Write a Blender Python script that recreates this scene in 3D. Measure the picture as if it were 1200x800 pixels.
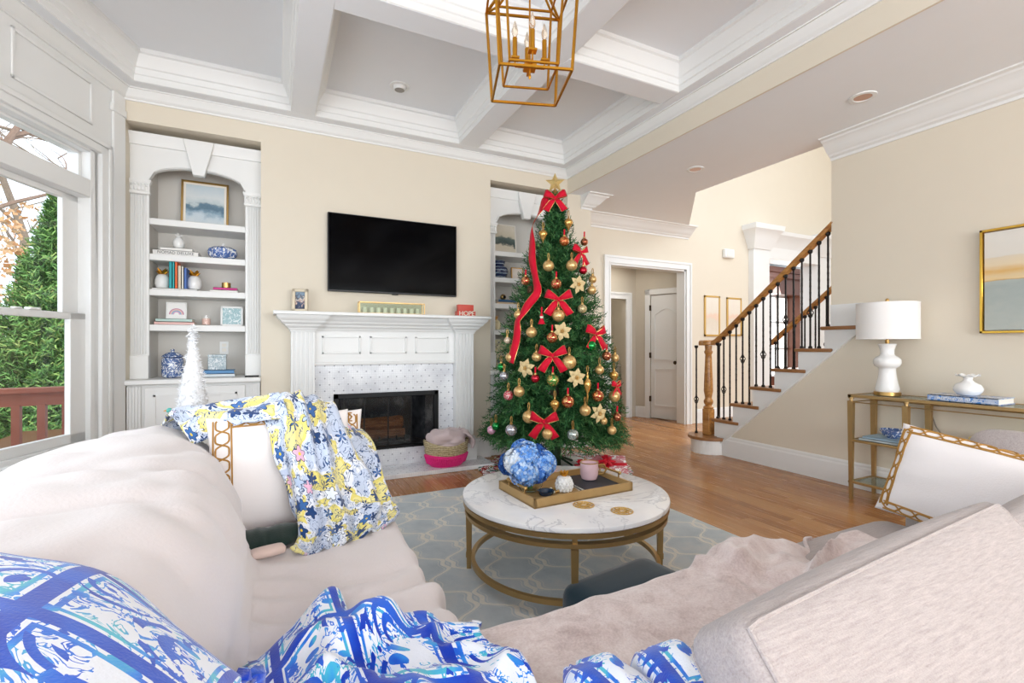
import bpy, bmesh, math, random
import numpy as np
from mathutils import Vector, Matrix, Euler
R = math.radians
PI = math.pi
for o in list(bpy.data.objects):
    bpy.data.objects.remove(o, do_unlink=True)
S = bpy.context.scene
COL = S.collection

# ------------------------------------------------------------------ camera
cam_d = bpy.data.cameras.new('camera')
cam_d.sensor_width = 36.0
cam_d.lens = 565.0 / 1200.0 * 36.0
cam_d.shift_y = 5.0 / 1200.0
cam_d.clip_start = 0.02
cam = bpy.data.objects.new('camera', cam_d)
COL.objects.link(cam)
cam.location = (0, 0, 1.2)
cam.rotation_euler = (R(90), 0, -math.atan(278.0 / 565.0))
S.camera = cam

# ------------------------------------------------------------------ world, lights, exposure
W = bpy.data.worlds.new('sky')
S.world = W
W.use_nodes = True
nt = W.node_tree
bg = nt.nodes['Background']
bg.inputs[0].default_value = (0.80, 0.90, 1.0, 1)
bg.inputs[1].default_value = 2.2
try:
    W.cycles.sampling_method = 'MANUAL'; W.cycles.sample_map_resolution = 256
except Exception:
    pass

def area(name, loc, aim, sx, sy, power, col=(1, 1, 1), spread=180):
    d = bpy.data.lights.new(name, 'AREA')
    d.shape = 'RECTANGLE'; d.size = sx; d.size_y = sy; d.energy = power; d.color = col
    d.spread = R(spread)
    o = bpy.data.objects.new(name, d); COL.objects.link(o)
    o.location = loc
    o.rotation_euler = (Vector(aim) - Vector(loc)).to_track_quat('-Z', 'Z').to_euler()
    return o
SUN = bpy.data.lights.new('sun', 'SUN'); SUN.energy = 3.0; SUN.angle = R(20); SUN.color = (1, .93, .82)
so = bpy.data.objects.new('sun', SUN); COL.objects.link(so); so.rotation_euler = (R(38), 0, R(20)); so.location = (-6, -6, 9)
# area lamps added in unseen openings behind the camera and along the left wall
area('rear_daylight_fill', (1.0, -5.42, 1.75), (1.2, 4.0, 6.5), 4.6, 2.4, 275, (0.97, 0.985, 1.0))  # fill lamp at the unseen rear wall, tilted up to brighten the ceiling
area('side_daylight_fill', (-1.76, -2.2, 1.50), (3.0, 1.4, 5.0), 3.0, 2.0, 40, (0.95, 0.98, 1.0))  # fill lamp out of view on the left, also tilted upwards
area('left_daylight_fill', (-1.78, 1.15, 1.50), (3.0, 2.2, 5.5), 2.3, 2.0, 32, (0.95, 0.98, 1.0))  # added out of view to light the sofa, table and right wall
area('hall_ceiling_fill', (3.87, -5.42, 1.3), (3.87, -1.0, 3.0), .8, 2.1, 80, (0.93, 0.97, 1.0))  # lamp added to brighten the hall ceiling, set in an unseen opening
area('powder_room_fill', (5.0, 7.2, 2.55), (5.0, 7.2, 0), .4, .4, 9, (1.0, 0.93, 0.82))  # lamp added to lift the dark powder room, no fixture there
area('side_hall_area_lamp', (4.9, 6.0, 2.55), (4.9, 6.0, 0), .3, .3, 4, (1.0, 0.95, 0.86))  # area lamp overhead in the side hall, without a fixture
area('daylight_foyer_window', (7.4, 2.2, 5.2), (6.6, 5.4, 2.6), 2.2, 1.6, 62, (1.0, 0.99, 0.97))
area('daylight_study_window', (11.0, 7.0, 2.2), (9.0, 6.2, 1.4), 1.2, 1.4, 60, (1.0, 1.0, 1.0))
area('stair_hall_fill', (6.6, 3.0, 2.3), (5.0, 5.2, 0.6), 1.2, 1.2, 16, (1.0, 0.98, 0.95))  # lamp added in mid-air above the stairs to light the hall
S.view_settings.view_transform = 'Standard'
S.view_settings.look = 'None'
S.view_settings.exposure = 0.0
S.view_settings.gamma = 1.0
S.view_settings.use_curve_mapping = False

# ------------------------------------------------------------------ materials
def lin(h):
    if not isinstance(h, str):
        return tuple(h)[:3] + (1,)
    h = h.lstrip('#')
    c = [int(h[i:i + 2], 16) / 255 for i in (0, 2, 4)]
    return tuple(x / 12.92 if x <= .04045 else ((x + .055) / 1.055) ** 2.4 for x in c) + (1,)

class G:
    """small node-graph writer"""
    def __init__(s, name):
        s.m = bpy.data.materials.new(name); s.m.use_nodes = True
        s.t = s.m.node_tree; s.b = s.t.nodes['Principled BSDF']; s.L = s.t.links
    def node(s, typ, **k):
        n = s.t.nodes.new(typ)
        for a, v in k.items():
            setattr(n, a, v)
        return n
    def put(s, sock, v):
        if isinstance(v, bpy.types.NodeSocket):
            s.L.new(v, sock)
        elif v is not None:
            sock.default_value = v
    def math(s, op, a, b=None, c=None, clamp=False):
        n = s.node('ShaderNodeMath', operation=op); n.use_clamp = clamp
        s.put(n.inputs[0], a)
        if b is not None: s.put(n.inputs[1], b)
        if c is not None: s.put(n.inputs[2], c)
        return n.outputs[0]
    def vmath(s, op, a, b=None):
        n = s.node('ShaderNodeVectorMath', operation=op)
        s.put(n.inputs[0], a)
        if b is not None: s.put(n.inputs[1], b)
        return n.outputs['Value'] if op in ('LENGTH', 'DOT_PRODUCT', 'DISTANCE') else n.outputs[0]
    def coord(s, kind='Object', scale=(1, 1, 1), rot=(0, 0, 0), loc=(0, 0, 0)):
        c = s.node('ShaderNodeTexCoord').outputs[kind]
        m = s.node('ShaderNodeMapping'); s.L.new(c, m.inputs[0])
        m.inputs['Scale'].default_value = scale; m.inputs['Rotation'].default_value = rot; m.inputs['Location'].default_value = loc
        return m.outputs[0]
    def sep(s, v):
        n = s.node('ShaderNodeSeparateXYZ'); s.L.new(v, n.inputs[0]); return n.outputs
    def comb(s, x=0, y=0, z=0):
        n = s.node('ShaderNodeCombineXYZ')
        for i, q in enumerate((x, y, z)): s.put(n.inputs[i], q)
        return n.outputs[0]
    def noise(s, v, scale, detail=3, rough=.5, dist=0, out=0):
        n = s.node('ShaderNodeTexNoise'); s.L.new(v, n.inputs['Vector'])
        n.inputs['Scale'].default_value = scale; n.inputs['Detail'].default_value = detail
        n.inputs['Roughness'].default_value = rough; n.inputs['Distortion'].default_value = dist
        return n.outputs[out]
    def vor(s, v, scale, feature='F1', rnd=1.0):
        n = s.node('ShaderNodeTexVoronoi', feature=feature); s.L.new(v, n.inputs['Vector'])
        n.inputs['Scale'].default_value = scale; n.inputs['Randomness'].default_value = rnd
        return n.outputs
    def ramp(s, f, stops, interp='LINEAR'):
        n = s.node('ShaderNodeValToRGB'); s.put(n.inputs[0], f)
        n.color_ramp.interpolation = interp
        e = n.color_ramp.elements
        while len(e) < len(stops): e.new(0.5)
        for i, (p, c) in enumerate(stops):
            e[i].position = p; e[i].color = lin(c)
        return n.outputs[0]
    def mix(s, f, a, b):
        n = s.node('ShaderNodeMix', data_type='RGBA')
        s.put(n.inputs[0], f)
        s.put(n.inputs[6], lin(a) if isinstance(a, (str, tuple)) else a)
        s.put(n.inputs[7], lin(b) if isinstance(b, (str, tuple)) else b)
        return n.outputs[2]
    def col(s, c): s.put(s.b.inputs['Base Color'], lin(c) if isinstance(c, (str, tuple)) else c); return s
    def rough(s, r): s.put(s.b.inputs['Roughness'], r); return s
    def metal(s, r): s.put(s.b.inputs['Metallic'], r); return s
    def bump(s, h, strength=.3, dist=.01):
        n = s.node('ShaderNodeBump'); n.inputs['Strength'].default_value = strength; n.inputs['Distance'].default_value = dist
        s.put(n.inputs['Height'], h); s.L.new(n.outputs[0], s.b.inputs['Normal']); return s
    def set(s, **k):
        for a, v in k.items():
            s.put(s.b.inputs[a.replace('_', ' ')], v)
        return s

def plain(name, c, rough=.5, metal=0.0, var=.04, vs=6, bump=0, bs=200, spec=.5):
    g = G(name)
    co = g.coord()
    c = lin(c)
    a = tuple(min(1, x * (1 - var)) for x in c[:3]); b = tuple(min(1, x * (1 + var)) for x in c[:3])
    g.col(g.mix(g.noise(co, vs, 2), a, b)).rough(rough).metal(metal)
    g.set(Specular_IOR_Level=spec)
    if bump:
        g.bump(g.noise(co, bs, 2), bump, .002)
    return g.m

def fabric(name, c, var=.08, weave=260, bump=.35, rough=.95, sheen=.2, c2=None):
    g = G(name); co = g.coord()
    c = lin(c)
    n1 = g.noise(co, 9, 4); n2 = g.noise(co, weave, 2)
    a = tuple(x * (1 - var) for x in c[:3]); b = tuple(min(1, x * (1 + var)) for x in c[:3])
    base = g.mix(g.math('ADD', g.math('MULTIPLY', n1, .5), g.math('MULTIPLY', n2, .5)), a, b)
    g.col(base).rough(rough).set(Specular_IOR_Level=.15, Sheen_Weight=sheen)
    g.bump(n2, bump, .003)
    return g.m

MT = {}
MT['wall'] = plain('cream_wall_paint', '#DFD5C3', .7, var=.015, bump=.04, bs=300)
MT['ceil'] = plain('ceiling_paint', '#EEF0F3', .7, var=.01)
MT['trim'] = plain('white_trim_paint', '#EAEAE8', .4, var=.01)
MT['shelfback'] = plain('shelf_back_paint', '#D6D2CB', .55, var=.015)
MT['grey'] = plain('taupe_hall_paint', '#C9C0B0', .7, var=.015)
MT['gold'] = plain('brushed_gold_metal', '#C9A467', .32, 1.0, var=.06, vs=30)
MT['champ'] = plain('champagne_metal', '#B99A68', .38, .85, var=.05, vs=30)
MT['brass'] = plain('antique_brass', '#C98F2E', .33, .9, var=.06, vs=30)
MT['black'] = plain('black_metal', '#17181A', .4, .6, var=.1)
MT['iron'] = plain('wrought_iron', '#2B2725', .45, .7, var=.15, vs=40, bump=.2)
MT['white'] = plain('white_ceramic', '#F1F1EF', .18, var=.01)
MT['page'] = plain('book_pages', '#EFEAE0', .8, var=.03)
MT['bronze'] = plain('dark_bronze', '#4A3B2B', .35, .9)

# ------------------------------------------------------------------ mesh writer
class MB:
    def __init__(s): s.v = []; s.f = []; s.uv = None; s.mi = []
    def add(s, vs, fs):
        n = len(s.v); s.v.extend([tuple(p) for p in vs]); s.f.extend([tuple(i + n for i in q) for q in fs]); return s
    def box(s, x0, x1, y0, y1, z0, z1):
        x0, x1 = min(x0, x1), max(x0, x1); y0, y1 = min(y0, y1), max(y0, y1); z0, z1 = min(z0, z1), max(z0, z1)
        return s.add([(x0, y0, z0), (x1, y0, z0), (x1, y1, z0), (x0, y1, z0), (x0, y0, z1), (x1, y0, z1), (x1, y1, z1), (x0, y1, z1)],
                     [(0, 3, 2, 1), (4, 5, 6, 7), (0, 1, 5, 4), (1, 2, 6, 5), (2, 3, 7, 6), (3, 0, 4, 7)])
    def obox(s, c, size, M3=None):
        hx, hy, hz = [q / 2 for q in size]
        vs = [(-hx, -hy, -hz), (hx, -hy, -hz), (hx, hy, -hz), (-hx, hy, -hz), (-hx, -hy, hz), (hx, -hy, hz), (hx, hy, hz), (-hx, hy, hz)]
        if M3 is not None: vs = [M3 @ Vector(v) for v in vs]
        return s.add([Vector(v) + Vector(c) for v in vs], [(0, 3, 2, 1), (4, 5, 6, 7), (0, 1, 5, 4), (1, 2, 6, 5), (2, 3, 7, 6), (3, 0, 4, 7)])
    def prism(s, pts, plane, a, b):
        n = len(pts)
        def P(p, t):
            return {'xy': (p[0], p[1], t), 'xz': (p[0], t, p[1]), 'yz': (t, p[0], p[1])}[plane]
        vs = [P(p, a) for p in pts] + [P(p, b) for p in pts]
        fs = [tuple(range(n))[::-1], tuple(range(n, 2 * n))] + [(i, (i + 1) % n, n + (i + 1) % n, n + i) for i in range(n)]
        return s.add(vs, fs)
    def lathe(s, prof, n=24, c=(0, 0, 0), sx=1, sy=1, M3=None):
        vs = []; fs = []
        for (r, z) in prof:
            for i in range(n):
                t = 2 * PI * i / n
                p = Vector((r * math.cos(t) * sx, r * math.sin(t) * sy, z))
                if M3 is not None: p = M3 @ p
                vs.append(p + Vector(c))
        m = len(prof)
        for j in range(m - 1):
            for i in range(n):
                fs.append((j * n + i, j * n + (i + 1) % n, (j + 1) * n + (i + 1) % n, (j + 1) * n + i))
        if prof[0][0] > 1e-5: fs.append(tuple(range(n))[::-1])
        if prof[-1][0] > 1e-5: fs.append(tuple((m - 1) * n + i for i in range(n)))
        return s.add(vs, fs)
    def ball(s, c, r, n=16, m=10, sc=(1, 1, 1), M3=None):
        prof = [(r * math.sin(PI * j / m), -r * math.cos(PI * j / m) * sc[2]) for j in range(m + 1)]
        prof[0] = (1e-6, prof[0][1]); prof[-1] = (1e-6, prof[-1][1])
        return s.lathe(prof, n, c, sc[0], sc[1], M3)
    def tube(s, pts, r, n=8, closed=False, caps=True):
        pts = [Vector(p) for p in pts]; m = len(pts)
        rr = r if isinstance(r, (list, tuple)) else [r] * m
        vs = []; prev = None
        for i, p in enumerate(pts):
            if closed: d = pts[(i + 1) % m] - pts[i - 1]
            else: d = pts[min(i + 1, m - 1)] - pts[max(i - 1, 0)]
            d = d.normalized() if d.length > 1e-9 else Vector((0, 0, 1))
            if prev is None:
                a = Vector((0, 0, 1)) if abs(d.z) < .9 else Vector((1, 0, 0))
                u = d.cross(a).normalized()
            else:
                u = (prev - d * prev.dot(d))
                u = u.normalized() if u.length > 1e-6 else d.orthogonal().normalized()
            prev = u; w = d.cross(u)
            for k in range(n):
                t = 2 * PI * k / n + PI / n
                vs.append(p + (u * math.cos(t) + w * math.sin(t)) * rr[i])
        fs = []
        for i in range(m if closed else m - 1):
            j = (i + 1) % m
            for k in range(n):
                fs.append((i * n + k, i * n + (k + 1) % n, j * n + (k + 1) % n, j * n + k))
        if caps and not closed:
            fs.append(tuple(range(n))[::-1]); fs.append(tuple((m - 1) * n + k for k in range(n)))
        return s.add(vs, fs)
    def bar(s, a, b, w, h=None):
        """square bar from a to b"""
        a = Vector(a); b = Vector(b); d = b - a; L = d.length
        q = d.to_track_quat('Z', 'Y').to_matrix()
        return s.obox((a + b) / 2, (w, h or w, L), q)
    def mould(s, path, prof, closed=False, side=1):
        """sweep prof [(offset, z)] along a horizontal path [(x, y)] with mitred corners; offset goes to the left of travel * side"""
        P = [Vector((p[0], p[1])) for p in path]; n = len(P); offs = []
        for i in range(n):
            if closed or 0 < i < n - 1:
                d0 = (P[i] - P[i - 1]).normalized(); d1 = (P[(i + 1) % n] - P[i]).normalized()
            elif i == 0: d0 = d1 = (P[1] - P[0]).normalized()
            else: d0 = d1 = (P[-1] - P[-2]).normalized()
            n0 = Vector((-d0.y, d0.x)) * side; n1 = Vector((-d1.y, d1.x)) * side
            b = (n0 + n1).normalized(); offs.append(b / max(.25, b.dot(n1)))
        k = len(prof); vs = []
        for i in range(n):
            for (d, z) in prof:
                q = P[i] + offs[i] * d; vs.append((q.x, q.y, z))
        fs = []
        for i in range(n if closed else n - 1):
            j = (i + 1) % n
            for a in range(k):
                b2 = (a + 1) % k
                fs.append((i * k + a, i * k + b2, j * k + b2, j * k + a))
        if not closed:
            fs.append(tuple(range(k))); fs.append(tuple((n - 1) * k + a for a in range(k))[::-1])
        return s.add(vs, fs)
    def build(s, name, mat, parent=None, smooth=False, bev=0, world=True, seg=1, angle=40, recalc=True):
        me = bpy.data.meshes.new(name)
        vs = s.v
        o = bpy.data.objects.new(name, me)
        if parent is not None and world:
            off = Vector((0, 0, 0)); q = parent
            while q is not None: off += q.location; q = q.parent
            vs = [(p[0] - off.x, p[1] - off.y, p[2] - off.z) for p in vs]
        elif parent is None and world:
            xs = [p[0] for p in vs]; ys = [p[1] for p in vs]; zs = [p[2] for p in vs]
            c = ((min(xs) + max(xs)) / 2, (min(ys) + max(ys)) / 2, min(zs))
            vs = [(p[0] - c[0], p[1] - c[1], p[2] - c[2]) for p in vs]; o.location = c
        me.from_pydata([tuple(p) for p in vs], [], s.f)
        if bev or recalc:
            b = bmesh.new(); b.from_mesh(me)
            if recalc: bmesh.ops.recalc_face_normals(b, faces=b.faces)
            if bev:
                es = [e for e in b.edges if len(e.link_faces) == 2 and e.calc_face_angle(0) > R(35)]
                bmesh.ops.bevel(b, geom=es, offset=bev, segments=seg, affect='EDGES', clamp_overlap=True, profile=.6)
            b.to_mesh(me); b.free()
        if s.uv is not None:
            l = me.uv_layers.new(name='UVMap')
            for lp in me.loops: l.data[lp.index].uv = s.uv[lp.vertex_index]
        if smooth or bev:
            me.polygons.foreach_set('use_smooth', [True] * len(me.polygons))
            try: me.set_sharp_from_angle(angle=R(angle))
            except Exception: pass
        mats = mat if isinstance(mat, (list, tuple)) else [mat]
        for m_ in mats: me.materials.append(MT[m_] if isinstance(m_, str) else m_)
        if s.mi and len(s.mi) == len(me.polygons): me.polygons.foreach_set('material_index', s.mi)
        COL.objects.link(o)
        if parent is not None: o.parent = parent
        me.update()
        return o

def box(x0, x1, y0, y1, z0, z1): return MB().box(x0, x1, y0, y1, z0, z1)
def thing(name, label, cat, loc=(0, 0, 0), rotz=0, group=None):
    o = bpy.data.objects.new(name, None); o.empty_display_size = .05; COL.objects.link(o)
    o.location = loc; o.rotation_euler = (0, 0, rotz)
    o['label'] = label; o['category'] = cat
    if group: o['group'] = group
    return o
def tag(o, label, cat, group=None):
    o['label'] = label; o['category'] = cat
    if group: o['group'] = group
    return o
def struct(o, label=None):
    o['kind'] = 'structure'
    if label: o['label'] = label
    return o
def clone(o, parent=None, **kw):
    c = o.copy(); COL.objects.link(c); c.parent = parent
    for k, v in kw.items(): c[k] = v
    for ch in list(o.children): clone(ch, c)
    return c
def rotM(rx=0, ry=0, rz=0): return Euler((rx, ry, rz)).to_matrix()

def cr(p0, p1, p2, p3, t):
    return .5 * ((2 * p1) + (-p0 + p2) * t + (2 * p0 - 5 * p1 + 4 * p2 - p3) * t * t + (-p0 + 3 * p1 - 3 * p2 + p3) * t ** 3)
def crline(P, n):
    P = np.array(P, float); m = len(P); out = []
    for i in range(n):
        x = i / (n - 1) * (m - 1); k = min(int(x), m - 2); t = x - k
        out.append(cr(P[max(k - 1, 0)], P[k], P[k + 1], P[min(k + 2, m - 1)], t))
    return np.array(out)
def fnoise(x, y, seed=0):
    """smooth value noise on arrays, about -1..1"""
    rs = np.random.RandomState(seed); T = rs.rand(64, 64) * 2 - 1
    xi = np.floor(x).astype(int); yi = np.floor(y).astype(int); fx = x - xi; fy = y - yi
    fx = fx * fx * (3 - 2 * fx); fy = fy * fy * (3 - 2 * fy)
    g = lambda a, b: T[a % 64, b % 64]
    return (g(xi, yi) * (1 - fx) + g(xi + 1, yi) * fx) * (1 - fy) + (g(xi, yi + 1) * (1 - fx) + g(xi + 1, yi + 1) * fx) * fy
def loft(rows, nu, nv, disp=None, uvs=(1, 1), thick=0):
    """smooth surface through a grid of control points, displaced along its normal by disp(U, V, P) -> height; returns an MB"""
    A = np.array([crline(r, nv) for r in rows]); B = np.zeros((nu, nv, 3))
    for j in range(nv): B[:, j] = crline(A[:, j], nu)
    U, V = np.meshgrid(np.linspace(0, 1, nu), np.linspace(0, 1, nv), indexing='ij')
    N = np.cross(np.gradient(B, axis=0), np.gradient(B, axis=1)); N /= np.linalg.norm(N, axis=2, keepdims=True) + 1e-9
    if disp is not None: B = B + N * disp(U, V, B)[..., None]
    m = MB(); m.v = [tuple(p) for p in B.reshape(-1, 3)]
    m.f = [(i * nv + j, i * nv + j + 1, (i + 1) * nv + j + 1, (i + 1) * nv + j) for i in range(nu - 1) for j in range(nv - 1)]
    m.uv = [(a * uvs[0], b * uvs[1]) for a, b in zip(U.ravel(), V.ravel())]
    return m
def thicken(o, t, off=-1):
    md = o.modifiers.new('thickness', 'SOLIDIFY'); md.thickness = t; md.offset = off; return o
def softbox(sx, sy, sz, r, n=10, puff=0.0, pinch=0.0):
    """rounded cushion block centred on the origin (superellipsoid-like), as MB; puff bulges the faces, pinch pulls corners out"""
    m = MB(); grid = {}
    def vert(p):
        k = tuple(round(q, 5) for q in p)
        if k not in grid:
            q = Vector(p); s_ = Vector((sx, sy, sz)) / 2
            inner = Vector([max(-s_[i] + r, min(s_[i] - r, q[i])) for i in range(3)])
            d = q - inner
            if d.length > 1e-9: q = inner + d.normalized() * r
            a = [q[i] / s_[i] for i in range(3)]
            bul = [(1 - a[(i + 1) % 3] ** 2) * (1 - a[(i + 2) % 3] ** 2) for i in range(3)]
            q = Vector([q[i] + (puff * bul[i] * (1 if a[i] > 0 else -1) * abs(a[i]) ** 2 if True else 0) for i in range(3)])
            grid[k] = len(m.v); m.v.append(tuple(q))
        return grid[k]
    for ax in range(3):
        b, c = (ax + 1) % 3, (ax + 2) % 3; dims = (sx, sy, sz)
        for sgn in (-1, 1):
            for i in range(n):
                for j in range(n):
                    q = []
                    for (ii, jj) in ((i, j), (i + 1, j), (i + 1, j + 1), (i, j + 1)):
                        p = [0, 0, 0]; p[ax] = sgn * dims[ax] / 2
                        # denser near the borders
                        f = lambda k: math.sin((k / n - .5) * PI) / 2
                        p[b] = f(ii) * dims[b]; p[c] = f(jj) * dims[c]; q.append(vert(p))
                    if len(set(q)) == 4: m.f.append(tuple(q if sgn > 0 else q[::-1]))
    return m
def xform(m, M3=None, loc=(0, 0, 0)):
    L = Vector(loc)
    m.v = [tuple((M3 @ Vector(p) if M3 is not None else Vector(p)) + L) for p in m.v]; return m
# ================================================================== SETTING
FP_C = 0.985           # fireplace centre line
Y0 = 4.8               # fireplace wall
XR = 4.42              # right wall
YH = 5.45              # hall wall
# ---- floor ---------------------------------------------------------
g = G('oak_strip_floor'); co = g.coord('Object'); oi = g.node('ShaderNodeObjectInfo').outputs['Random']
x, y, z = g.sep(co)
gr = g.noise(g.comb(g.math('ADD', g.math('MULTIPLY', x, 55), g.math('MULTIPLY', oi, 90)), g.math('MULTIPLY', y, 2.2), 0), 1.0, 5, .6, 1.2)
tone = g.math('ADD', g.math('MULTIPLY', gr, .62), g.math('MULTIPLY', oi, .42))
g.col(g.ramp(tone, [(.15, '#83542B'), (.45, '#A97343'), (.7, '#BB8A58'), (.95, '#CA9D6C')]))
g.rough(g.math('ADD', g.math('MULTIPLY', gr, .12), .2)).set(Specular_IOR_Level=.5)
g.bump(gr, .05, .002)
MT['oak'] = g.m
MT['subfloor'] = plain('dark_floor_joint', '#5B3A1E', .6)
floor = struct(box(-3.2, 13.0, -6.0, 9.2, -.16, -.012).build('floor', 'subfloor'), 'warm honey oak strip floor')
rng = random.Random(5)
PW = .088
plank_meshes = {}
def plank(x0, y0, y1):
    L = round(y1 - y0, 2)
    if L not in plank_meshes:
        plank_meshes[L] = box(-PW / 2 + .0007, PW / 2 - .0007, -L / 2 + .0007, L / 2 - .0007, -.012, 0).build('plank', 'oak', None, world=False, bev=.0012)
        o = plank_meshes[L]
    else:
        o = plank_meshes[L].copy(); COL.objects.link(o)
    o.parent = floor; o.matrix_parent_inverse = Matrix.Identity(4)
    o.location = Vector((x0 + PW / 2, (y0 + y1) / 2, 0)) - floor.location
far_planks = MB(); npl = 0
nx = int((6.9 + .9) / PW)
for i in range(nx):
    xx = -.9 + i * PW
    ylo, yhi = (.6, 4.82) if xx < 2.45 else ((.6, 6.45) if xx < 5.6 else (3.6, 5.5))
    yy = ylo - rng.random() * .9
    while yy < yhi:
        L = round(rng.choice((.9, 1.1, 1.3, 1.5)), 2); y1 = yy + L
        near = (xx > 2.35 and y1 > 1.2) or (xx > .3 and y1 > 3.6)
        if near and npl < 290:
            plank(xx, yy, y1); npl += 1
        else:
            far_planks.box(xx + .0007, xx + PW - .0007, yy + .0007, y1 - .0007, -.012, 0)
        yy = y1
for i in range(int(3.6 / PW)):
    xx = 6.0 + i * PW; far_planks.box(xx, xx + PW - .001, 1.0, 9.0, -.012, -.0005)
for i in range(int(6.6 / PW)):
    xx = -3.0 + i * PW; far_planks.box(xx, xx + PW - .001, -5.9, 0.5, -.012, -.0005)
o = far_planks.build('plank_field', 'oak', floor); o['kind'] = 'stuff'

# ---- fireplace wall -------------------------------------------------
m = MB()
m.box(-1.2, 3.09, Y0, YH, 3.0, 3.56)
m.box(-1.2, -1.07, Y0, YH, 0, 3.0)
m.box(-.11, .47, Y0, YH, 0, 3.0); m.box(1.5, 2.1, Y0, YH, 0, 3.0); m.box(.47, 1.5, Y0, YH, .77, 3.0); m.box(.47, 1.5, Y0, YH, 0, .2)
m.box(3.09, 3.42, Y0, YH, 0, 3.3)
m.box(-1.07, -.11, YH - .04, YH, 0, 3.0); m.box(2.1, 3.09, YH - .04, YH, 0, 3.0)
struct(m.build('wall_back', 'wall'), 'cream painted fireplace wall with two recesses')
struct(box(3.09, 3.106, -5.5, Y0, 2.985, 3.56).build('wall_beam', 'wall'), 'cream header beam between living room and hall')
CROWN = [(0, 3.155), (.012, 3.155), (.014, 3.168), (.03, 3.18), (.034, 3.19), (.062, 3.222), (.066, 3.232), (.08, 3.232), (.08, 3.25), (0, 3.25)]
th = R(20); p0 = Vector((-1.08, 4.8)); dr = Vector((math.sin(th), math.cos(th))); nn = Vector((math.cos(th), -math.sin(th)))
def lw(s, d): return (p0.x + dr.x * s + nn.x * d, p0.y + dr.y * s + nn.y * d)
def LW(m):
    m.v = [lw(p[0], p[1]) + (p[2],) for p in m.v]; return m
SL = -2.25
bend = lw(SL, 0)
struct(MB().mould([(bend[0], -5.5), bend, (-1.08, Y0), (3.09, Y0), (3.09, -5.5)], CROWN, side=-1).build('trim_1', 'trim', smooth=True), 'white crown moulding around the living room')

# ---- coffered ceiling -------------------------------------------------
ceil = struct(MB().prism([(bend[0] - .4, -5.7), (3.2, -5.7), (3.2, 4.9), (-1.5, 4.9), (bend[0] - .4, bend[1])], 'xy', 3.47, 3.56).build('ceiling', 'ceil'), 'white coffered living room ceiling')
ZS = 3.24
xs = [(.32, 1.68), (1.88, 2.93)]
ys = [(3.10, 4.62), (1.40, 2.90), (-.30, 1.20), (-2.0, -.5)]
def strip(x0, x1, y0, y1): box(x0, x1, y0, y1, ZS, 3.47).build('coffer_beam', 'ceil', ceil, bev=.002)
strip(-1.4, 3.09, 4.62, 4.80); strip(2.93, 3.09, -5.5, 4.62)
for (a, b) in ((.13, .32), (1.68, 1.88)): strip(a, b, -5.5, 4.62)
for (a, b) in ((2.90, 3.10), (1.20, 1.40), (-.5, -.3), (-2.2, -2.0), (-3.9, -3.7), (-5.5, -5.3)):
    strip(.32, 1.68, a, b); strip(1.88, 2.93, a, b)
    strip(-1.75, .13, a, b)
LWp = [lw(SL, 0), lw(-.1916, 0), lw(-.1334, .16), lw(SL, .16)]
MB().prism(LWp, 'xy', ZS, 3.47).build('coffer_beam', 'ceil', ceil)
strip(bend[0], bend[0] + .17, -5.5, bend[1])
COFF = [(0, ZS + .002), (.006, ZS + .004), (.006, ZS + .05), (.016, ZS + .056), (.02, ZS + .10), (.03, ZS + .108), (.046, ZS + .15), (.062, ZS + .175), (.066, ZS + .19), (.08, ZS + .20), (.08, ZS + .232), (0, ZS + .232)]
def coffer(path): MB().mould(path, COFF, closed=True, side=1).build('coffer_moulding', 'trim', ceil, smooth=True, angle=25)
for (a, b) in xs:
    for (c, d) in ys: coffer([(a, c), (b, c), (b, d), (a, d)])
def lx(yy, d=.16):   # x of the left strip's inner edge at a given y
    a = lw(0, d); b = lw(SL, d); t = (yy - a[1]) / (b[1] - a[1]); return a[0] + (b[0] - a[0]) * t
coffer([(lx(3.10), 3.10), (.13, 3.10), (.13, 4.62), (lx(4.62), 4.62)])
coffer([(bend[0] + .17, 1.40), (.13, 1.40), (.13, 2.90), (bend[0] + .17, 2.90)])
coffer([(bend[0] + .17, -.3), (.13, -.3), (.13, 1.2), (bend[0] + .17, 1.2)])

# ---- left wall with tall window ------------------------------------
wl = struct(bpy.data.objects.new('wall_left', None)); COL.objects.link(wl); wl['label'] = 'white panelled window wall'
GL = -1.72             # left end of the glazed opening
m = MB(); m.box(SL, 0.0, -.16, 0, -.0, .46); m.box(SL, 0.0, -.16, 0, 2.66, 3.47); m.box(-.30, 0.0, -.16, 0, .46, 2.66); m.box(SL, GL - .17, -.16, 0, .46, 2.66)
LW(m).build('wall_face', 'trim', wl)
# flat pilaster and panel mouldings
LW(MB().box(-.135, -.005, 0, .022, 0, 3.16)).build('pilaster', 'trim', wl, bev=.004)
LW(MB().box(-.155, .0, 0, .03, 3.0, 3.06)).build('pilaster_band', 'trim', wl, bev=.006)
def frame_rect(s0, s1, z0, z1, w=.022, d=.012):
    m = MB()
    for (a, b, c, e) in ((s0, s1, z0, z0 + w), (s0, s1, z1 - w, z1), (s0, s0 + w, z0, z1), (s1 - w, s1, z0, z1)): m.box(a, b, 0, d, c, e)
    return m
LW(frame_rect(-.97, -.33, 2.80, 3.11)).build('panel_moulding', 'trim', wl, bev=.004)
LW(frame_rect(-1.75, -1.10, 2.80, 3.11)).build('panel_moulding', 'trim', wl, bev=.004)
LW(frame_rect(-1.0, -.33, .10, .36)).build('panel_moulding', 'trim', wl, bev=.004)
LW(frame_rect(-1.75, -1.1, .10, .36)).build('panel_moulding', 'trim', wl, bev=.004)
win = struct(bpy.data.objects.new('window_1', None)); COL.objects.link(win); win['label'] = 'tall white double hung window with transom'
cas = MB()
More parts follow.
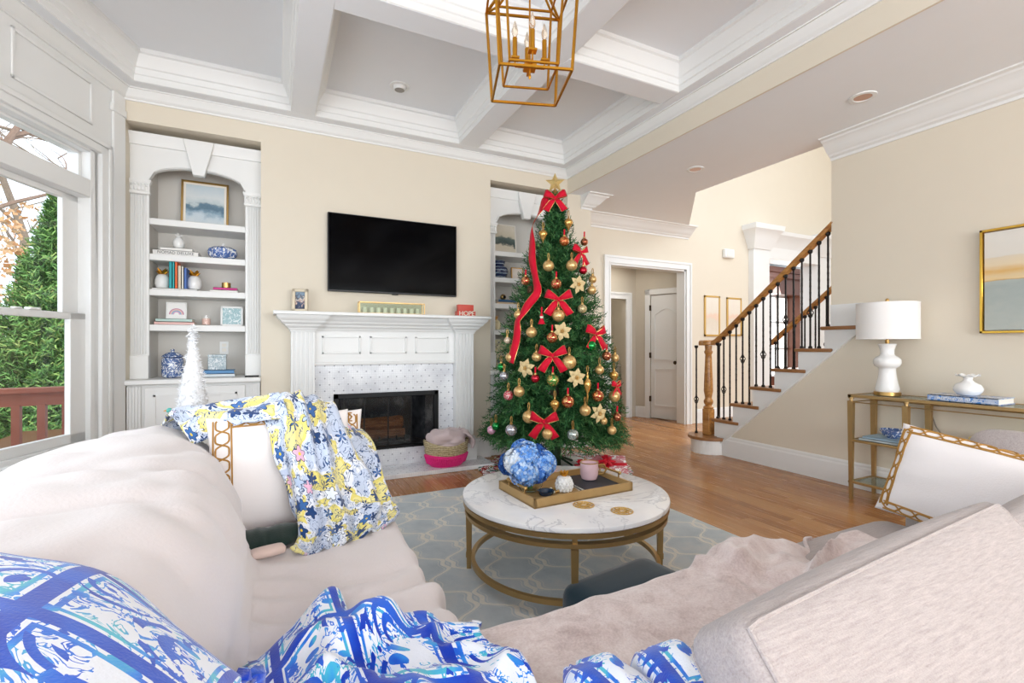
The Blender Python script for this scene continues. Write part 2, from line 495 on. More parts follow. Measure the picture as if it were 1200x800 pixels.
cas.box(-.27, -.185, 0, .03, .49, 2.69); cas.box(GL - .15, GL - .065, 0, .03, .49, 2.69); cas.box(GL - .15, -.185, 0, .03, 2.62, 2.70)
cas.box(-.21, -.18, .03, .042, .49, 2.705); cas.box(GL - .155, -.18, .03, .042, 2.675, 2.71)
LW(cas).build('casing', 'trim', win, bev=.004)
LW(MB().box(GL - .17, -.165, -.02, .065, .455, .49).box(GL - .14, -.20, 0, .03, .38, .455)).build('window_sill', 'trim', win, bev=.006)
fr = MB()
fr.box(-.34, -.27, -.16, 0, .49, 2.62); fr.box(GL - .07, GL, -.16, 0, .49, 2.62)
fr.box(GL, -.34, -.16, 0, 2.60, 2.66); fr.box(GL, -.34, -.13, 0, 2.27, 2.40); fr.box(GL, -.34, -.16, -.0, .46, .52)
LW(fr).build('window_frame', 'trim', win, bev=.004)
tr = MB(); tr.box(GL, -.34, -.09, -.06, 2.40, 2.425); tr.box(GL, -.34, -.09, -.06, 2.58, 2.60); tr.box(-.37, -.34, -.09, -.06, 2.4, 2.6)
LW(tr).build('transom_sash', 'trim', win, bev=.003)
up = MB(); up.box(GL, -.34, -.12, -.085, 2.23, 2.27); up.box(-.475, -.34, -.12, -.085, 1.43, 2.27); up.box(GL, GL + .1, -.12, -.085, 1.43, 2.27); up.box(GL, -.34, -.12, -.085, 1.39, 1.43)
LW(up).build('upper_sash', 'trim', win, bev=.003)
lo = MB(); lo.box(GL, -.34, -.075, -.035, 1.385, 1.43); lo.box(-.475, -.34, -.075, -.035, .52, 1.43); lo.box(GL, GL + .1, -.075, -.035, .52, 1.43); lo.box(GL, -.34, -.075, -.035, .52, .585)
LW(lo).build('lower_sash', 'trim', win, bev=.003)
LW(MB().box(-.80, -.72, -.065, -.025, 1.43, 1.445).box(-.90, -.85, -.06, -.03, 1.43, 1.44)).build('sash_lock', 'white', win, bev=.003)
g = G('window_glass'); g.t.nodes.remove(g.b)
tb = g.node('ShaderNodeBsdfTransparent'); gl = g.node('ShaderNodeBsdfGlossy'); gl.inputs['Roughness'].default_value = .02
fz = g.node('ShaderNodeLayerWeight'); fz.inputs[0].default_value = .5
fzz = g.math('ADD', .03, g.math('MULTIPLY', g.math('POWER', fz.outputs['Facing'], 5), .25))
mx = g.node('ShaderNodeMixShader'); g.L.new(fzz, mx.inputs[0]); g.L.new(tb.outputs[0], mx.inputs[1]); g.L.new(gl.outputs[0], mx.inputs[2])
g.L.new(mx.outputs[0], g.t.nodes['Material Output'].inputs[0]); MT['glass'] = g.m
for (z0, z1, d) in ((2.425, 2.58, -.075), (1.43, 2.23, -.102), (.585, 1.385, -.055)):
    LW(MB().box(GL + .05, -.36, d - .002, d + .002, z0, z1)).build('pane', 'glass', win)
# wall beyond the bend, with the opening of the next window, and the unseen rear wall with openings added for light
m = MB(); x = bend[0]
m.box(x - .16, x, -5.6, -3.8, 0, 3.5); m.box(x - .16, x, 2.4, bend[1] + .05, 0, 3.5); m.box(x - .16, x, -3.8, 2.4, 0, .5); m.box(x - .16, x, -3.8, 2.4, 2.7, 3.5); m.box(x - .16, x, -.5, -.2, .5, 2.7)
struct(m.build('wall_side', 'trim'), 'white window wall beside the sofa')
m = MB(); m.box(x - .16, -1.4, -5.7, -5.5, 0, 3.5); m.box(3.4, 3.45, -5.7, -5.5, 0, 3.5); m.box(4.3, 4.6, -5.7, -5.5, 0, 3.5); m.box(3.45, 4.3, -5.7, -5.5, 2.4, 3.5); m.box(-1.4, 3.4, -5.7, -5.5, 0, .5); m.box(-1.4, 3.4, -5.7, -5.5, 3.0, 3.5)
struct(m.build('wall_rear', 'wall'), 'unseen cream rear wall with openings added for light')

# ---- right wall, hall ceiling, hall wall -----------------------------
struct(MB().prism([(-5.5, 0), (3.86, 0), (3.86, .08), (2.58, 1.12), (2.58, 3.0), (-5.5, 3.0)], 'yz', XR, XR + .12).build('wall_right', 'wall'), 'cream wall behind the console table')
HC = [(3.106, -5.6), (XR, -5.6), (XR, 4.11), (5.70, YH), (3.42, YH), (3.42, Y0), (3.106, Y0)]
struct(MB().prism(HC, 'xy', 2.992, 3.3).build('ceiling_hall', 'ceil'), 'smooth white hall ceiling')
HCR = [(0, 2.83), (.012, 2.83), (.016, 2.85), (.04, 2.862), (.05, 2.876), (.075, 2.89), (.10, 2.92), (.135, 2.955), (.15, 2.962), (.16, 2.975), (.19, 2.982), (.195, 3.001), (0, 3.001)]
struct(MB().mould([(XR, -5.5), (XR, 2.58)], HCR, side=1).build('trim_2', 'trim', smooth=True, angle=25), 'wide white crown moulding on the right wall')
struct(MB().mould([(5.70, YH), (3.42, YH), (3.42, Y0), (3.275, Y0)], HCR, side=1).build('trim_3', 'trim', smooth=True, angle=25), 'white crown moulding on the hall wall')
m = MB()
m.box(3.42, 4.20, YH, YH + .15, 0, 5.6); m.box(5.64, 7.10, YH, YH + .15, 0, 5.6); m.box(4.20, 5.64, YH, YH + .15, 2.36, 5.6); m.box(7.10, 9.6, YH, YH + .15, 2.85, 5.6); m.box(9.05, 9.6, YH, YH + .15, 0, 2.85)
struct(m.build('wall_hall', 'wall'), 'cream two storey hall wall')
m = MB(); m.box(9.6, 9.7, -.5, YH + .15, 0, 5.6); struct(m.build('wall_foyer', 'wall'), 'cream foyer side wall')
struct(box(4.3, 9.7, .4, YH + .15, 5.6, 5.7).build('ceiling_foyer', 'ceil'), 'foyer ceiling')
# baseboards
BB = [(0, 0), (.018, 0), (.018, .17), (.012, .185), (.012, .20), (.006, .215), (0, .215)]
struct(MB().mould([(XR, -5.5), (XR, 3.80)], BB, side=1).build('baseboard_right', 'trim'), 'tall white baseboard on the right wall')
struct(MB().mould([(2.1, Y0), (1.88, Y0)], BB, side=1).build('baseboard_back', 'trim'), 'white baseboard beside the fireplace')
struct(MB().mould([(4.09, YH), (3.42, YH), (3.42, Y0), (3.09, Y0)], BB, side=1).build('baseboard_pier', 'trim'), 'white baseboard around the pier')
struct(MB().mould([(6.98, YH), (5.86, YH)], BB, side=1).build('baseboard_hall', 'trim'), 'white baseboard on the hall wall')
# cased opening in the hall wall
tr4 = struct(bpy.data.objects.new('trim_4', None)); COL.objects.link(tr4); tr4['label'] = 'white casing of the opening to the side hall'
def casing(x0, x1, zt, y, w=.105):
    m = MB()
    for (a, b) in ((x0 - w, x0), (x1, x1 + w)): m.box(a, b, y - .022, y, 0, zt)
    m.box(x0 - w, x1 + w, y - .022, y, zt, zt + w)
    for (a, b) in ((x0 - w, x0 - w + .03), (x1 + w - .03, x1 + w)): m.box(a, b, y - .036, y - .022, 0, zt + w - .03)
    m.box(x0 - w, x1 + w, y - .036, y - .022, zt + w - .03, zt + w)
    for (a, b) in ((x0 - .018, x0), (x1, x1 + .018)): m.box(a, b, y - .03, y - .022, 0, zt)
    m.box(x0 - .018, x1 + .018, y - .03, y - .022, zt, zt + .018)
    return m
casing(4.20, 5.64, 2.36, YH).build('casing', 'trim', tr4)
box(4.20, 4.225, YH - .005, YH + .155, 0, 2.36).box(5.615, 5.64, YH - .005, YH + .155, 0, 2.36).box(4.2, 5.64, YH - .005, YH + .155, 2.335, 2.36).build('jamb', 'trim', tr4)
# pilaster and entablature of the study opening
tr5 = struct(bpy.data.objects.new('trim_5', None)); COL.objects.link(tr5); tr5['label'] = 'white pilasters and entablature of the study opening'
for (a, b) in ((7.06, 7.45), (8.80, 9.15)):
    box(a, b, YH - .10, YH + .25, 0, 2.84).build('pilaster', 'trim', tr5, bev=.004)
    cap = [(0, 2.80), (.02, 2.80), (.03, 2.84), (.05, 2.88), (.08, 2.96), (.12, 3.06), (.16, 3.10), (.17, 3.18), (0, 3.18)]
    MB().mould([(a, YH + .06), (a, YH - .10), (b, YH - .10), (b, YH + .06)], cap, side=-1).build('capital', 'trim', tr5, smooth=True, angle=30)
    box(a, b, YH - .10, YH, 2.8, 3.18).build('capital_block', 'trim', tr5)
box(7.45, 8.80, YH - .08, YH + .2, 2.66, 2.9).build('lintel', 'trim', tr5, bev=.004)
MB().mould([(7.45, YH - .06), (8.8, YH - .06)], [(0, 2.86), (.02, 2.86), (.03, 2.9), (.08, 3.0), (.13, 3.06), (.14, 3.12), (0, 3.12)], side=-1).build('cornice', 'trim', tr5, smooth=True, angle=30)
# ---- side hall with closet door and powder room ------------------------
m = MB(); m.box(3.95, 4.05, YH + .15, 6.45, 0, 2.6)
m.box(4.05, 4.45, 6.42, 6.52, 0, 2.6); m.box(5.28, 5.62, 6.42, 6.52, 0, 2.6); m.box(4.45, 5.28, 6.42, 6.52, 1.98, 2.6)
struct(m.build('wall_sidehall', 'grey'), 'taupe side hall walls')
struct(casing(4.45, 5.28, 1.98, 6.42, .11).build('trim_6', 'trim'), 'white casing of the powder room doorway')
struct(box(3.95, 6.3, YH + .15, 8.2, 2.6, 2.7).build('ceiling_sidehall', 'ceil'), 'side hall ceiling')
# angled closet wall: from A (far) to B (near)
A = Vector((5.50, 6.42)); B = Vector((5.80, 5.60)); dw = (B - A).normalized(); nw = Vector((-dw.y, dw.x)) * -1   # nw points to the hall (-x)
if nw.x > 0: nw = -nw
def CW(m):
    m.v = [(A.x + dw.x * p[0] + nw.x * p[1], A.y + dw.y * p[0] + nw.y * p[1], p[2]) for p in m.v]; return m
m = MB(); m.box(-.05, .27, -.1, 0, 0, 2.6); m.box(.80, .92, -.1, 0, 0, 2.6); m.box(.27, .80, -.1, 0, 2.04, 2.6)
struct(CW(m).build('wall_closet', 'grey'), 'taupe angled closet wall')
m = MB()
for (a, b, c, d) in ((.18, .27, 0, 2.13), (.80, .885, 0, 2.13), (.18, .885, 2.04, 2.13)): m.box(a, b, 0, .02, c, d)
struct(CW(m).build('trim_7', 'trim', bev=.004), 'white casing of the closet door')
struct(CW(box(0, .18, 0, .015, 0, .18)).build('baseboard_closet', 'trim', bev=.003), 'white baseboard by the closet door')
dr1 = struct(bpy.data.objects.new('door_1', None)); COL.objects.link(dr1); dr1['label'] = 'white two panel closet door with dark knob'
CW(box(.275, .795, -.05, -.012, .01, 2.035)).build('door_slab', 'trim', dr1, bev=.003)
def dpan(z0, z1, arch):
    s0, s1 = .345, .72; m = MB()
    if arch:
        top = [(s0 + (s1 - s0) * k / 12, z1 + .09 * math.sin(PI * k / 12) ** 1.5) for k in range(13)]
    else: top = [(s0, z1), (s1, z1)]
    pts = [(s1, z0), (s0, z0)] + top
    n = len(pts)
    for k in range(n):
        a = pts[k]; b = pts[(k + 1) % n]
        m.bar((a[0], -.006, a[1]), (b[0], -.006, b[1]), .022, .022)
    return m
CW(dpan(.98, 1.72, True)).build('upper_panel', 'trim', dr1); CW(dpan(.22, .82, False)).build('lower_panel', 'trim', dr1)
k = MB().lathe([(.02, 0), (.02, .008), (.008, .012), (.008, .03), (.026, .038), (.03, .05), (.022, .062), (1e-5, .064)], 16, (0, 0, 0), M3=rotM(-PI / 2))
k.v = [(p[0] + .715, p[1] - .012, p[2] + .93) for p in k.v]
CW(k).build('knob', 'bronze', dr1, smooth=True)
for zz in (.28, 1.0, 1.78): CW(box(.262, .282, -.014, .024, zz, zz + .09)).build('hinge', 'bronze', dr1)
# powder room glimpse
struct(box(3.9, 6.2, 7.9, 8.0, 0, 2.6).box(3.9, 4.0, 6.52, 8.0, 0, 2.6).box(6.1, 6.2, 6.52, 8.0, 0, 2.6).build('wall_powder', 'grey'), 'taupe powder room walls')
# ================================================================== OUTSIDE THE WINDOW
def needle_mesh(prof, n, seed, base=(0, 0, 0), L=(.16, .26), needles=26, nl=.035, nwid=.006, up=.15, droop=-.35, inner=.35, flat=False, jitter=.1, zlo=None):
    """cloud of needled sprigs around a solid-of-revolution profile [(z, r)]; returns numpy verts, quads"""
    rs = np.random.RandomState(seed)
    zs = np.array([p[0] for p in prof]); rr = np.array([p[1] for p in prof])
    # sample z in proportion to radius
    w = np.interp(np.linspace(zs[0], zs[-1], 400), zs, rr) + .04; cdf = np.cumsum(w); cdf /= cdf[-1]
    z = np.interp(rs.rand(n), cdf, np.linspace(zs[0], zs[-1], 400))
    r0 = np.interp(z, zs, rr); ang = rs.rand(n) * 2 * PI
    dep = 1 - inner * rs.rand(n) ** 1.6
    tip = np.stack([np.cos(ang) * r0 * dep, np.sin(ang) * r0 * dep, z + (rs.rand(n) - .5) * .06], 1)
    out = np.stack([np.cos(ang), np.sin(ang), np.zeros(n)], 1)
    pitch = droop + (up - droop) * (z - zs[0]) / (zs[-1] - zs[0]) + (rs.rand(n) - .5) * .9
    yaw = (rs.rand(n) - .5) * 1.3
    ca, sa = np.cos(ang + yaw), np.sin(ang + yaw)
    d = np.stack([ca * np.cos(pitch), sa * np.cos(pitch), np.sin(pitch)], 1)
    ln = L[0] + (L[1] - L[0]) * rs.rand(n)
    ln = np.minimum(ln, r0 * .9 + .06)
    start = tip - d * ln[:, None]
    V = []; t = np.linspace(0.05, 1.0, needles)
    side = np.cross(d, np.array([0, 0, 1.])); side /= np.linalg.norm(side, axis=1, keepdims=True) + 1e-9
    upv = np.cross(side, d)
    allv = []
    for k in range(needles):
        phi = k * 2.4 + rs.rand(n) * .8
        if flat: phi = (k % 2) * PI + (rs.rand(n) - .5) * .9
        lat = side * np.cos(phi)[:, None] + upv * np.sin(phi)[:, None]
        b = start + d * (ln * t[k])[:, None]
        nd = d * .62 + lat * .78
        nd /= np.linalg.norm(nd, axis=1, keepdims=True)
        sz = nl * (1.05 - .35 * t[k]) * (.8 + .4 * rs.rand(n))
        e = b + nd * sz[:, None]
        wv = np.cross(nd, lat + d * .3); wv /= np.linalg.norm(wv, axis=1, keepdims=True) + 1e-9
        wv = wv * nwid
        allv.append(np.stack([b - wv * .5, b + wv * .5, e + wv * .28, e - wv * .28], 1))
    # the twig itself
    tw = side * .004
    allv.append(np.stack([start - tw, start + tw, tip + tw * .4, tip - tw * .4], 1))
    A = np.stack(allv, 1).reshape(-1, 3) + np.array(base)
    q = np.arange(len(A)).reshape(-1, 4)
    return A, q
def np_obj(name, V, Q, mat, parent=None):
    me = bpy.data.meshes.new(name)
    if parent is not None:
        off = np.zeros(3); p = parent
        while p is not None: off += np.array(p.location); p = p.parent
        V = V - off
    me.vertices.add(len(V)); me.vertices.foreach_set('co', V.astype(np.float32).ravel())
    k = Q.shape[1]
    me.loops.add(Q.size); me.loops.foreach_set('vertex_index', Q.astype(np.int32).ravel())
    me.polygons.add(len(Q)); me.polygons.foreach_set('loop_start', np.arange(0, Q.size, k, dtype=np.int32)); me.polygons.foreach_set('loop_total', np.full(len(Q), k, np.int32))
    me.update(calc_edges=True); me.materials.append(MT[mat] if isinstance(mat, str) else mat)
    o = bpy.data.objects.new(name, me); COL.objects.link(o)
    if parent is not None: o.parent = parent
    return o
def leafmat(name, stops, rough=.6, ns=2.2):
    g = G(name); rnd = g.node('ShaderNodeNewGeometry').outputs['Random Per Island']
    n = g.noise(g.coord(), ns, 2)
    g.col(g.ramp(g.math('ADD', g.math('MULTIPLY', rnd, .5), g.math('MULTIPLY', n, .5)), stops)).rough(rough).set(Specular_IOR_Level=.2)
    return g.m
MT['cedar'] = leafmat('cedar_needles', [(.2, '#35552E'), (.45, '#5B8A48'), (.65, '#82AA5E'), (.85, '#B4B36E')])
MT['bark'] = plain('grey_brown_bark', '#8B7A6C', .9, var=.25, vs=14, bump=.5, bs=40)
MT['bark2'] = plain('reddish_bark', '#8C7466', .9, var=.25, vs=14, bump=.5, bs=40)
MT['lawn'] = plain('lawn_green', '#6E7B4A', .95, var=.3, vs=3)
MT['deck'] = plain('red_brown_deck_stain', '#8A4B38', .6, var=.14, vs=12, bump=.2)
struct(box(-45, -1.9, 6.9, 60, -1.6, -1.5).build('ground', 'lawn'), 'lawn beyond the deck')
struct(box(-8, -1.4, 4.4, 6.6, -.3, -.2).build('deck_floor', 'deck'), 'red brown deck floor')
t = thing('deck_railing', 'red brown wooden deck railing outside the window', 'railing', (-3.5, 6.1, -.2))
def rail_pt(k, z): return Vector((-6.0 + 4.6 * k, 5.72 + .55 * k, z))
MB().bar(rail_pt(0, .775), rail_pt(1, .775), .15, .045).build('top_rail', 'deck', t)
MB().bar(rail_pt(0, .69), rail_pt(1, .69), .04, .13).build('rail_board', 'deck', t)
MB().bar(rail_pt(0, -.08), rail_pt(1, -.08), .04, .09).build('bottom_rail', 'deck', t)
for k in range(26):
    c = rail_pt((k + .5) / 26, 0); MB().box(c.x - .03, c.x + .03, c.y - .03, c.y + .03, -.12, .64).build('baluster', 'deck', t)
c = rail_pt(.62, 0); MB().box(c.x - .055, c.x + .055, c.y - .055, c.y + .055, -.2, .74).build('post', 'deck', t)
def cedar(x, y, h, r, seed, label):
    c = Vector((x, y, -1.5))
    t = thing('cedar_tree', label, 'tree', c, group=None)
    prof = [(.15, r * .85), (h * .25, r), (h * .5, r * .85), (h * .75, r * .5), (h * .93, r * .17), (h, .03)]
    V, Q = needle_mesh(prof, int(5200 * r * h / 5), seed, tuple(c), L=(.3, .6), needles=16, nl=.12, nwid=.022, up=.9, droop=.25, inner=.4, jitter=.3)
    o = np_obj('foliage', V, Q, 'cedar', t); o['kind'] = 'stuff'
    MB().tube([(c.x, c.y, c.z), (c.x + .02, c.y, c.z + h * .9)], [.12, .02], 8).build('trunk', 'bark', t)
cedar(-3.2, 10.6, 5.5, 1.05, 3, 'tall green cedar in the window, its tip before the sky')
cedar(-4.75, 10.0, 3.9, 1.0, 4, 'shorter green cedar at the left edge of the window')
cedar(-1.9, 12.2, 4.6, 1.1, 9, 'green cedar nearest the right window jamb')
def bare_tree(x, y, h, seed, label, mat):
    rs = random.Random(seed); c = Vector((x, y, -1.5)); t = thing('bare_tree', label, 'tree', c)
    tr = MB(); br = MB()
    pts = [c + Vector((rs.uniform(-.1, .1) * k, rs.uniform(-.1, .1) * k, h * k / 6)) for k in range(7)]
    tr.tube(pts, [.17 * (1 - k / 7.5) for k in range(7)], 8)
    def grow(p, d_, L, r, lev):
        q = p; path = [q]; dd = d_.copy()
        for i in range(4):
            dd = (dd + Vector((rs.uniform(-.3, .3), rs.uniform(-.3, .3), rs.uniform(-.12, .25)))).normalized(); q = q + dd * L / 4; path.append(q)
        br.tube(path, [r * (1 - k / 5) + .004 for k in range(5)], 5, caps=False)
        if lev > 0:
            for i in range(3):
                k = rs.randint(1, 4); nd = (dd + Vector((rs.uniform(-1, 1), rs.uniform(-1, 1), rs.uniform(-.2, .7)))).normalized()
                grow(path[k], nd, L * .62, r * .55, lev - 1)
    for i in range(11):
        k = rs.uniform(2.3, 6); j = int(k); p = pts[j].lerp(pts[min(6, j + 1)], k - j); a = rs.uniform(0, 2 * PI)
        grow(p, Vector((math.cos(a), math.sin(a), rs.uniform(.1, .8))).normalized(), h * .26, .05, 2)
    tr.build('trunk', mat, t, smooth=True); br.build('branches', mat, t, smooth=True, recalc=False)['kind'] = 'stuff'
bare_tree(-6.9, 19.5, 12.0, 1, 'bare grey tree behind the cedars, seen through the transom', 'bark')
bare_tree(-4.6, 18.5, 11.5, 2, 'bare grey tree nearest the right window jamb', 'bark')
bare_tree(-5.5, 14.6, 9.5, 3, 'bare reddish tree at the left window edge', 'bark2')
MT['autumn'] = leafmat('autumn_leaves', [(.2, '#B07A4E'), (.5, '#CFA277'), (.8, '#E2C6A4')])
c = Vector((-6.6, 16.6, -1.5))
t = thing('autumn_tree', 'tree with sparse orange leaves at the left window edge', 'tree', c)
V, Q = needle_mesh([(3.0, .5), (4.2, 1.3), (6.0, 1.5), (7.2, .4)], 110, 17, tuple(c), L=(.2, .4), needles=6, nl=.14, nwid=.09, inner=.8)
np_obj('leaves', V, Q, 'autumn', t)['kind'] = 'stuff'
MB().tube([c, c + Vector((.1, 0, 2.5)), c + Vector((.2, .1, 6))], [.14, .1, .03], 8).build('trunk', 'bark2', t)
# ================================================================== BUILT-IN BOOKCASES
def text_mb(s, size, depth=.002):
    c = bpy.data.curves.new('lettering', 'FONT'); c.body = s; c.size = size; c.extrude = depth; c.align_x = 'CENTER'; c.align_y = 'CENTER'
    o = bpy.data.objects.new('lettering', c); COL.objects.link(o)
    bpy.context.view_layer.update()
    dg = bpy.context.evaluated_depsgraph_get(); me = bpy.data.meshes.new_from_object(o.evaluated_get(dg))
    m = MB(); m.add([v.co[:] for v in me.vertices], [tuple(p.vertices) for p in me.polygons])
    bpy.data.objects.remove(o, do_unlink=True); bpy.data.curves.remove(c); bpy.data.meshes.remove(me)
    return m
def flutes(m, x0, x1, yf, z0, z1, n=5, d=.01):
    """fluted face looking to -y"""
    w = (x1 - x0) / (2 * n + 1)
    for k in range(n + 1): m.box(x0 + 2 * k * w, x0 + (2 * k + 1) * w, yf, yf + d, z0, z1)
    return m
UF = 4.94; UB = 5.30
def builtin(x0, x1, label):
    t = thing('built_in_bookcase', label, 'bookcase', ((x0 + x1) / 2, 5.1, 0))
    pw = .128; xi0, xi1 = x0 + pw, x1 - pw
    box(x0, x1, UB, UB + .02, .92, 2.96).build('back_panel', 'shelfback', t)
    for (a, b) in ((x0, xi0), (xi1, x1)):
        m = box(a, b, UF + .012, UF + .06, .925, 2.5); flutes(m, a + .02, b - .02, UF, 1.13, 2.45, 4, .012)
        m.build('pilaster', 'trim', t, bev=.002)
        box(a, b, UF - .012, UF + .02, .925, 1.12).build('pedestal', 'trim', t, bev=.004)
        MB().mould([(a, UF + .03), (a, UF - .002), (b, UF - .002), (b, UF + .03)], [(0, 2.455), (.008, 2.46), (.012, 2.475), (.006, 2.48), (.006, 2.54), (.014, 2.555), (.02, 2.575), (0, 2.578)], side=-1).build('capital', 'trim', t)
        cap = MB()
        for k in range(5):
            xx = a + .014 + k * (b - a - .028) / 4; cap.ball((xx, UF - .012, 2.505), .013, 8, 6, (1, .6, 1.7)); cap.ball((xx, UF - .014, 2.535), .01, 8, 6)
        cap.build('carved_leaves', 'trim', t, smooth=True)
    box(xi0 - .02, xi0, UF + .05, UB, .925, 2.9).build('side_panel', 'shelfback', t); box(xi1, xi1 + .02, UF + .05, UB, .925, 2.9).build('side_panel', 'shelfback', t)
    n = 20; arc = []
    for k in range(n + 1):
        f = k / n; arc.append((xi0 + (xi1 - xi0) * f, 2.578 + .138 * math.sqrt(max(0, 1 - ((2 * f - 1) * .999) ** 2)) ** .85 if 0 < k < n else 2.578))
    MB().prism([(x1, 2.578), (x1, 2.945), (x0, 2.945), (x0, 2.578)] + arc, 'xz', UF, UF + .05).build('arch_panel', 'trim', t, bev=.003)
    arch = MB()
    for k in range(n): arch.bar((arc[k][0], UF - .002, arc[k][1] + .012), (arc[k + 1][0], UF - .002, arc[k + 1][1] + .012), .02, .012)
    arch.build('arch_moulding', 'trim', t)
    MB().mould([(x0, UF), (x1, UF)], [(0, 2.86), (.012, 2.865), (.02, 2.90), (.035, 2.93), (.04, 2.945), (.04, 2.958), (0, 2.958)], side=-1).build('cornice', 'trim', t, smooth=True, angle=30)
    xc = (x0 + x1) / 2 + .005
    MB().prism([(xc - .042, 2.655), (xc + .042, 2.655), (xc + .115, 2.955), (xc - .115, 2.955)], 'xz', UF - .055, UF + .01).build('keystone', 'trim', t, bev=.004)
    for z in (2.273, 1.975, 1.678, 1.380): box(xi0, xi1, UF + .02, UB, z - .055, z).build('shelf', 'trim', t, bev=.004)
    box(x0 - (.0), x1, 4.765, UB + .02, .885, .925).build('counter', 'trim', t, bev=.006)
    box(x0 + .005, x1 - .005, 4.83, UB, 0, .885).build('cabinet_body', 'trim', t)
    for (a, b) in ((x0 + .01, x0 + .10), (x1 - .10, x1 - .01)):
        flutes(MB().box(a, b, 4.815, 4.835, .1, .87), a, b, 4.805, .1, .87, 4).build('cabinet_pilaster', 'trim', t)
    w = (x1 - x0 - .24) / 2
    for k in range(2):
        a = x0 + .12 + k * w + .003; b = a + w - .006
        d = box(a, b, 4.808, 4.83, .12, .86).build('door', 'trim', t, bev=.003)
        m = MB()
        for (p, q, r, s_) in ((a + .06, b - .06, .18, .195), (a + .06, b - .06, .785, .80), (a + .06, a + .075, .18, .80), (b - .075, b - .06, .18, .80)): m.box(p, q, 4.80, 4.81, r, s_)
        m.build('door_moulding', 'trim', d)
    return t
builtin(-1.07, -.11, 'white arched built-in bookcase left of the fireplace')
builtin(2.10, 3.09, 'white arched built-in bookcase behind the Christmas tree')

# ================================================================== FIREPLACE
def tilemat(name, flat):
    g = G(name); co = g.coord(); x, y, z = g.sep(co)
    h = y if flat else z
    sx, sy = .082, .058
    row = g.math('FLOOR', g.math('DIVIDE', h, sy))
    xs_ = g.math('ADD', g.math('DIVIDE', x, sx), g.math('MULTIPLY', g.math('FLOORED_MODULO', row, 2), .5))
    fx = g.math('MULTIPLY', g.math('SUBTRACT', g.math('FRACT', xs_), .5), sx); fy = g.math('MULTIPLY', g.math('SUBTRACT', g.math('FRACT', g.math('DIVIDE', h, sy)), .5), sy)
    r = g.math('SQRT', g.math('ADD', g.math('MULTIPLY', fx, fx), g.math('MULTIPLY', fy, fy)))
    dot = g.math('LESS_THAN', r, .0068)
    v = g.vor(g.comb(x, h, 0), 48, 'DISTANCE_TO_EDGE', .15)[0]
    gro = g.math('LESS_THAN', v, .06)
    n = g.noise(co, 3.5, 5, .6)
    base = g.ramp(n, [(.35, '#D3D5DB'), (.55, '#EEF0F3'), (.8, '#F6F7F9')])
    g.col(g.mix(dot, g.mix(g.math('MULTIPLY', gro, .35), base, '#B9BBC0'), '#9C9EA6')).rough(.22)
    return g.m
MT['tile'] = tilemat('dotted_marble_mosaic', False); MT['tileh'] = tilemat('dotted_marble_hearth', True)
fp = thing('fireplace', 'white fluted fireplace mantel with dotted marble tile surround', 'fireplace', (FP_C, 4.7, 0))
cx0, cx1 = .127, .321; dx0, dx1 = 1.648, 1.842
for (a, b) in ((cx0, cx1), (dx0, dx1)):
    m = box(a, b, 4.652, Y0, .27, 1.335); flutes(m, a, b, 4.638, .29, 1.32, 5, .015); m.build('column', 'trim', fp, bev=.002)
    box(a - .022, b + .022, 4.60, Y0, 0, .25).box(a - .012, b + .012, 4.62, Y0, .25, .275).build('plinth', 'trim', fp, bev=.004)
PATH = [(cx0, Y0), (cx0, 4.638), (cx1, 4.638), (cx1, 4.70), (dx0, 4.70), (dx0, 4.638), (dx1, 4.638), (dx1, Y0)]
MB().mould(PATH, [(-.02, 1.325), (.006, 1.325), (.008, 1.337), (.016, 1.345), (.02, 1.356), (.045, 1.375), (.05, 1.388), (.075, 1.405), (.082, 1.42), (.10, 1.435), (.112, 1.452), (.118, 1.472), (-.02, 1.472)], side=-1).build('cornice', 'trim', fp, smooth=True, angle=25)
box(-.013, 1.985, 4.50, Y0, 1.468, 1.499).build('mantel_shelf', 'trim', fp, bev=.006)
box(cx1, dx0, 4.70, Y0, 1.03, 1.40).build('frieze', 'trim', fp)
for (a, b) in ((.385, .725), (.81, 1.16), (1.245, 1.585)):
    m = MB()
    for (p, q, r, s_) in ((a, b, 1.125, 1.143), (a, b, 1.272, 1.29), (a, a + .018, 1.125, 1.29), (b - .018, b, 1.125, 1.29)): m.box(p, q, 4.688, 4.702, r, s_)
    m.build('frieze_panel', 'trim', fp, bev=.003)
MB().mould([(cx1, 4.70), (dx0, 4.70)], [(-.01, 1.02), (.012, 1.02), (.018, 1.03), (.018, 1.04), (.006, 1.052), (-.01, 1.052)], side=-1).build('ledge', 'trim', fp)
fx0, fx1, fz0, fz1 = .486, 1.486, .205, .752
m = box(cx1, fx0, 4.722, Y0 + .01, .04, 1.03).box(fx1, dx0, 4.722, Y0 + .01, .04, 1.03).box(fx0, fx1, 4.722, Y0 + .01, fz1, 1.03).box(fx0, fx1, 4.722, Y0 + .01, .04, fz0)
m.build('tile_surround', 'tile', fp)
m = MB(); w = .045
for (a, b, c, d) in ((fx0, fx1, fz1 - w, fz1), (fx0, fx1, fz0, fz0 + .03), (fx0, fx0 + w, fz0, fz1), (fx1 - w, fx1, fz0, fz1)): m.box(a, b, 4.70, 4.75, c, d)
m.build('firebox_frame', 'black', fp, bev=.004)
g = G('smoked_glass'); g.t.nodes.remove(g.b)
tb = g.node('ShaderNodeBsdfTransparent'); tb.inputs[0].default_value = (.72, .74, .76, 1)
gl = g.node('ShaderNodeBsdfGlossy'); gl.inputs['Roughness'].default_value = .12
mx = g.node('ShaderNodeMixShader'); mx.inputs[0].default_value = .06
g.L.new(tb.outputs[0], mx.inputs[1]); g.L.new(gl.outputs[0], mx.inputs[2]); g.L.new(mx.outputs[0], g.t.nodes['Material Output'].inputs[0]); MT['smoked'] = g.m
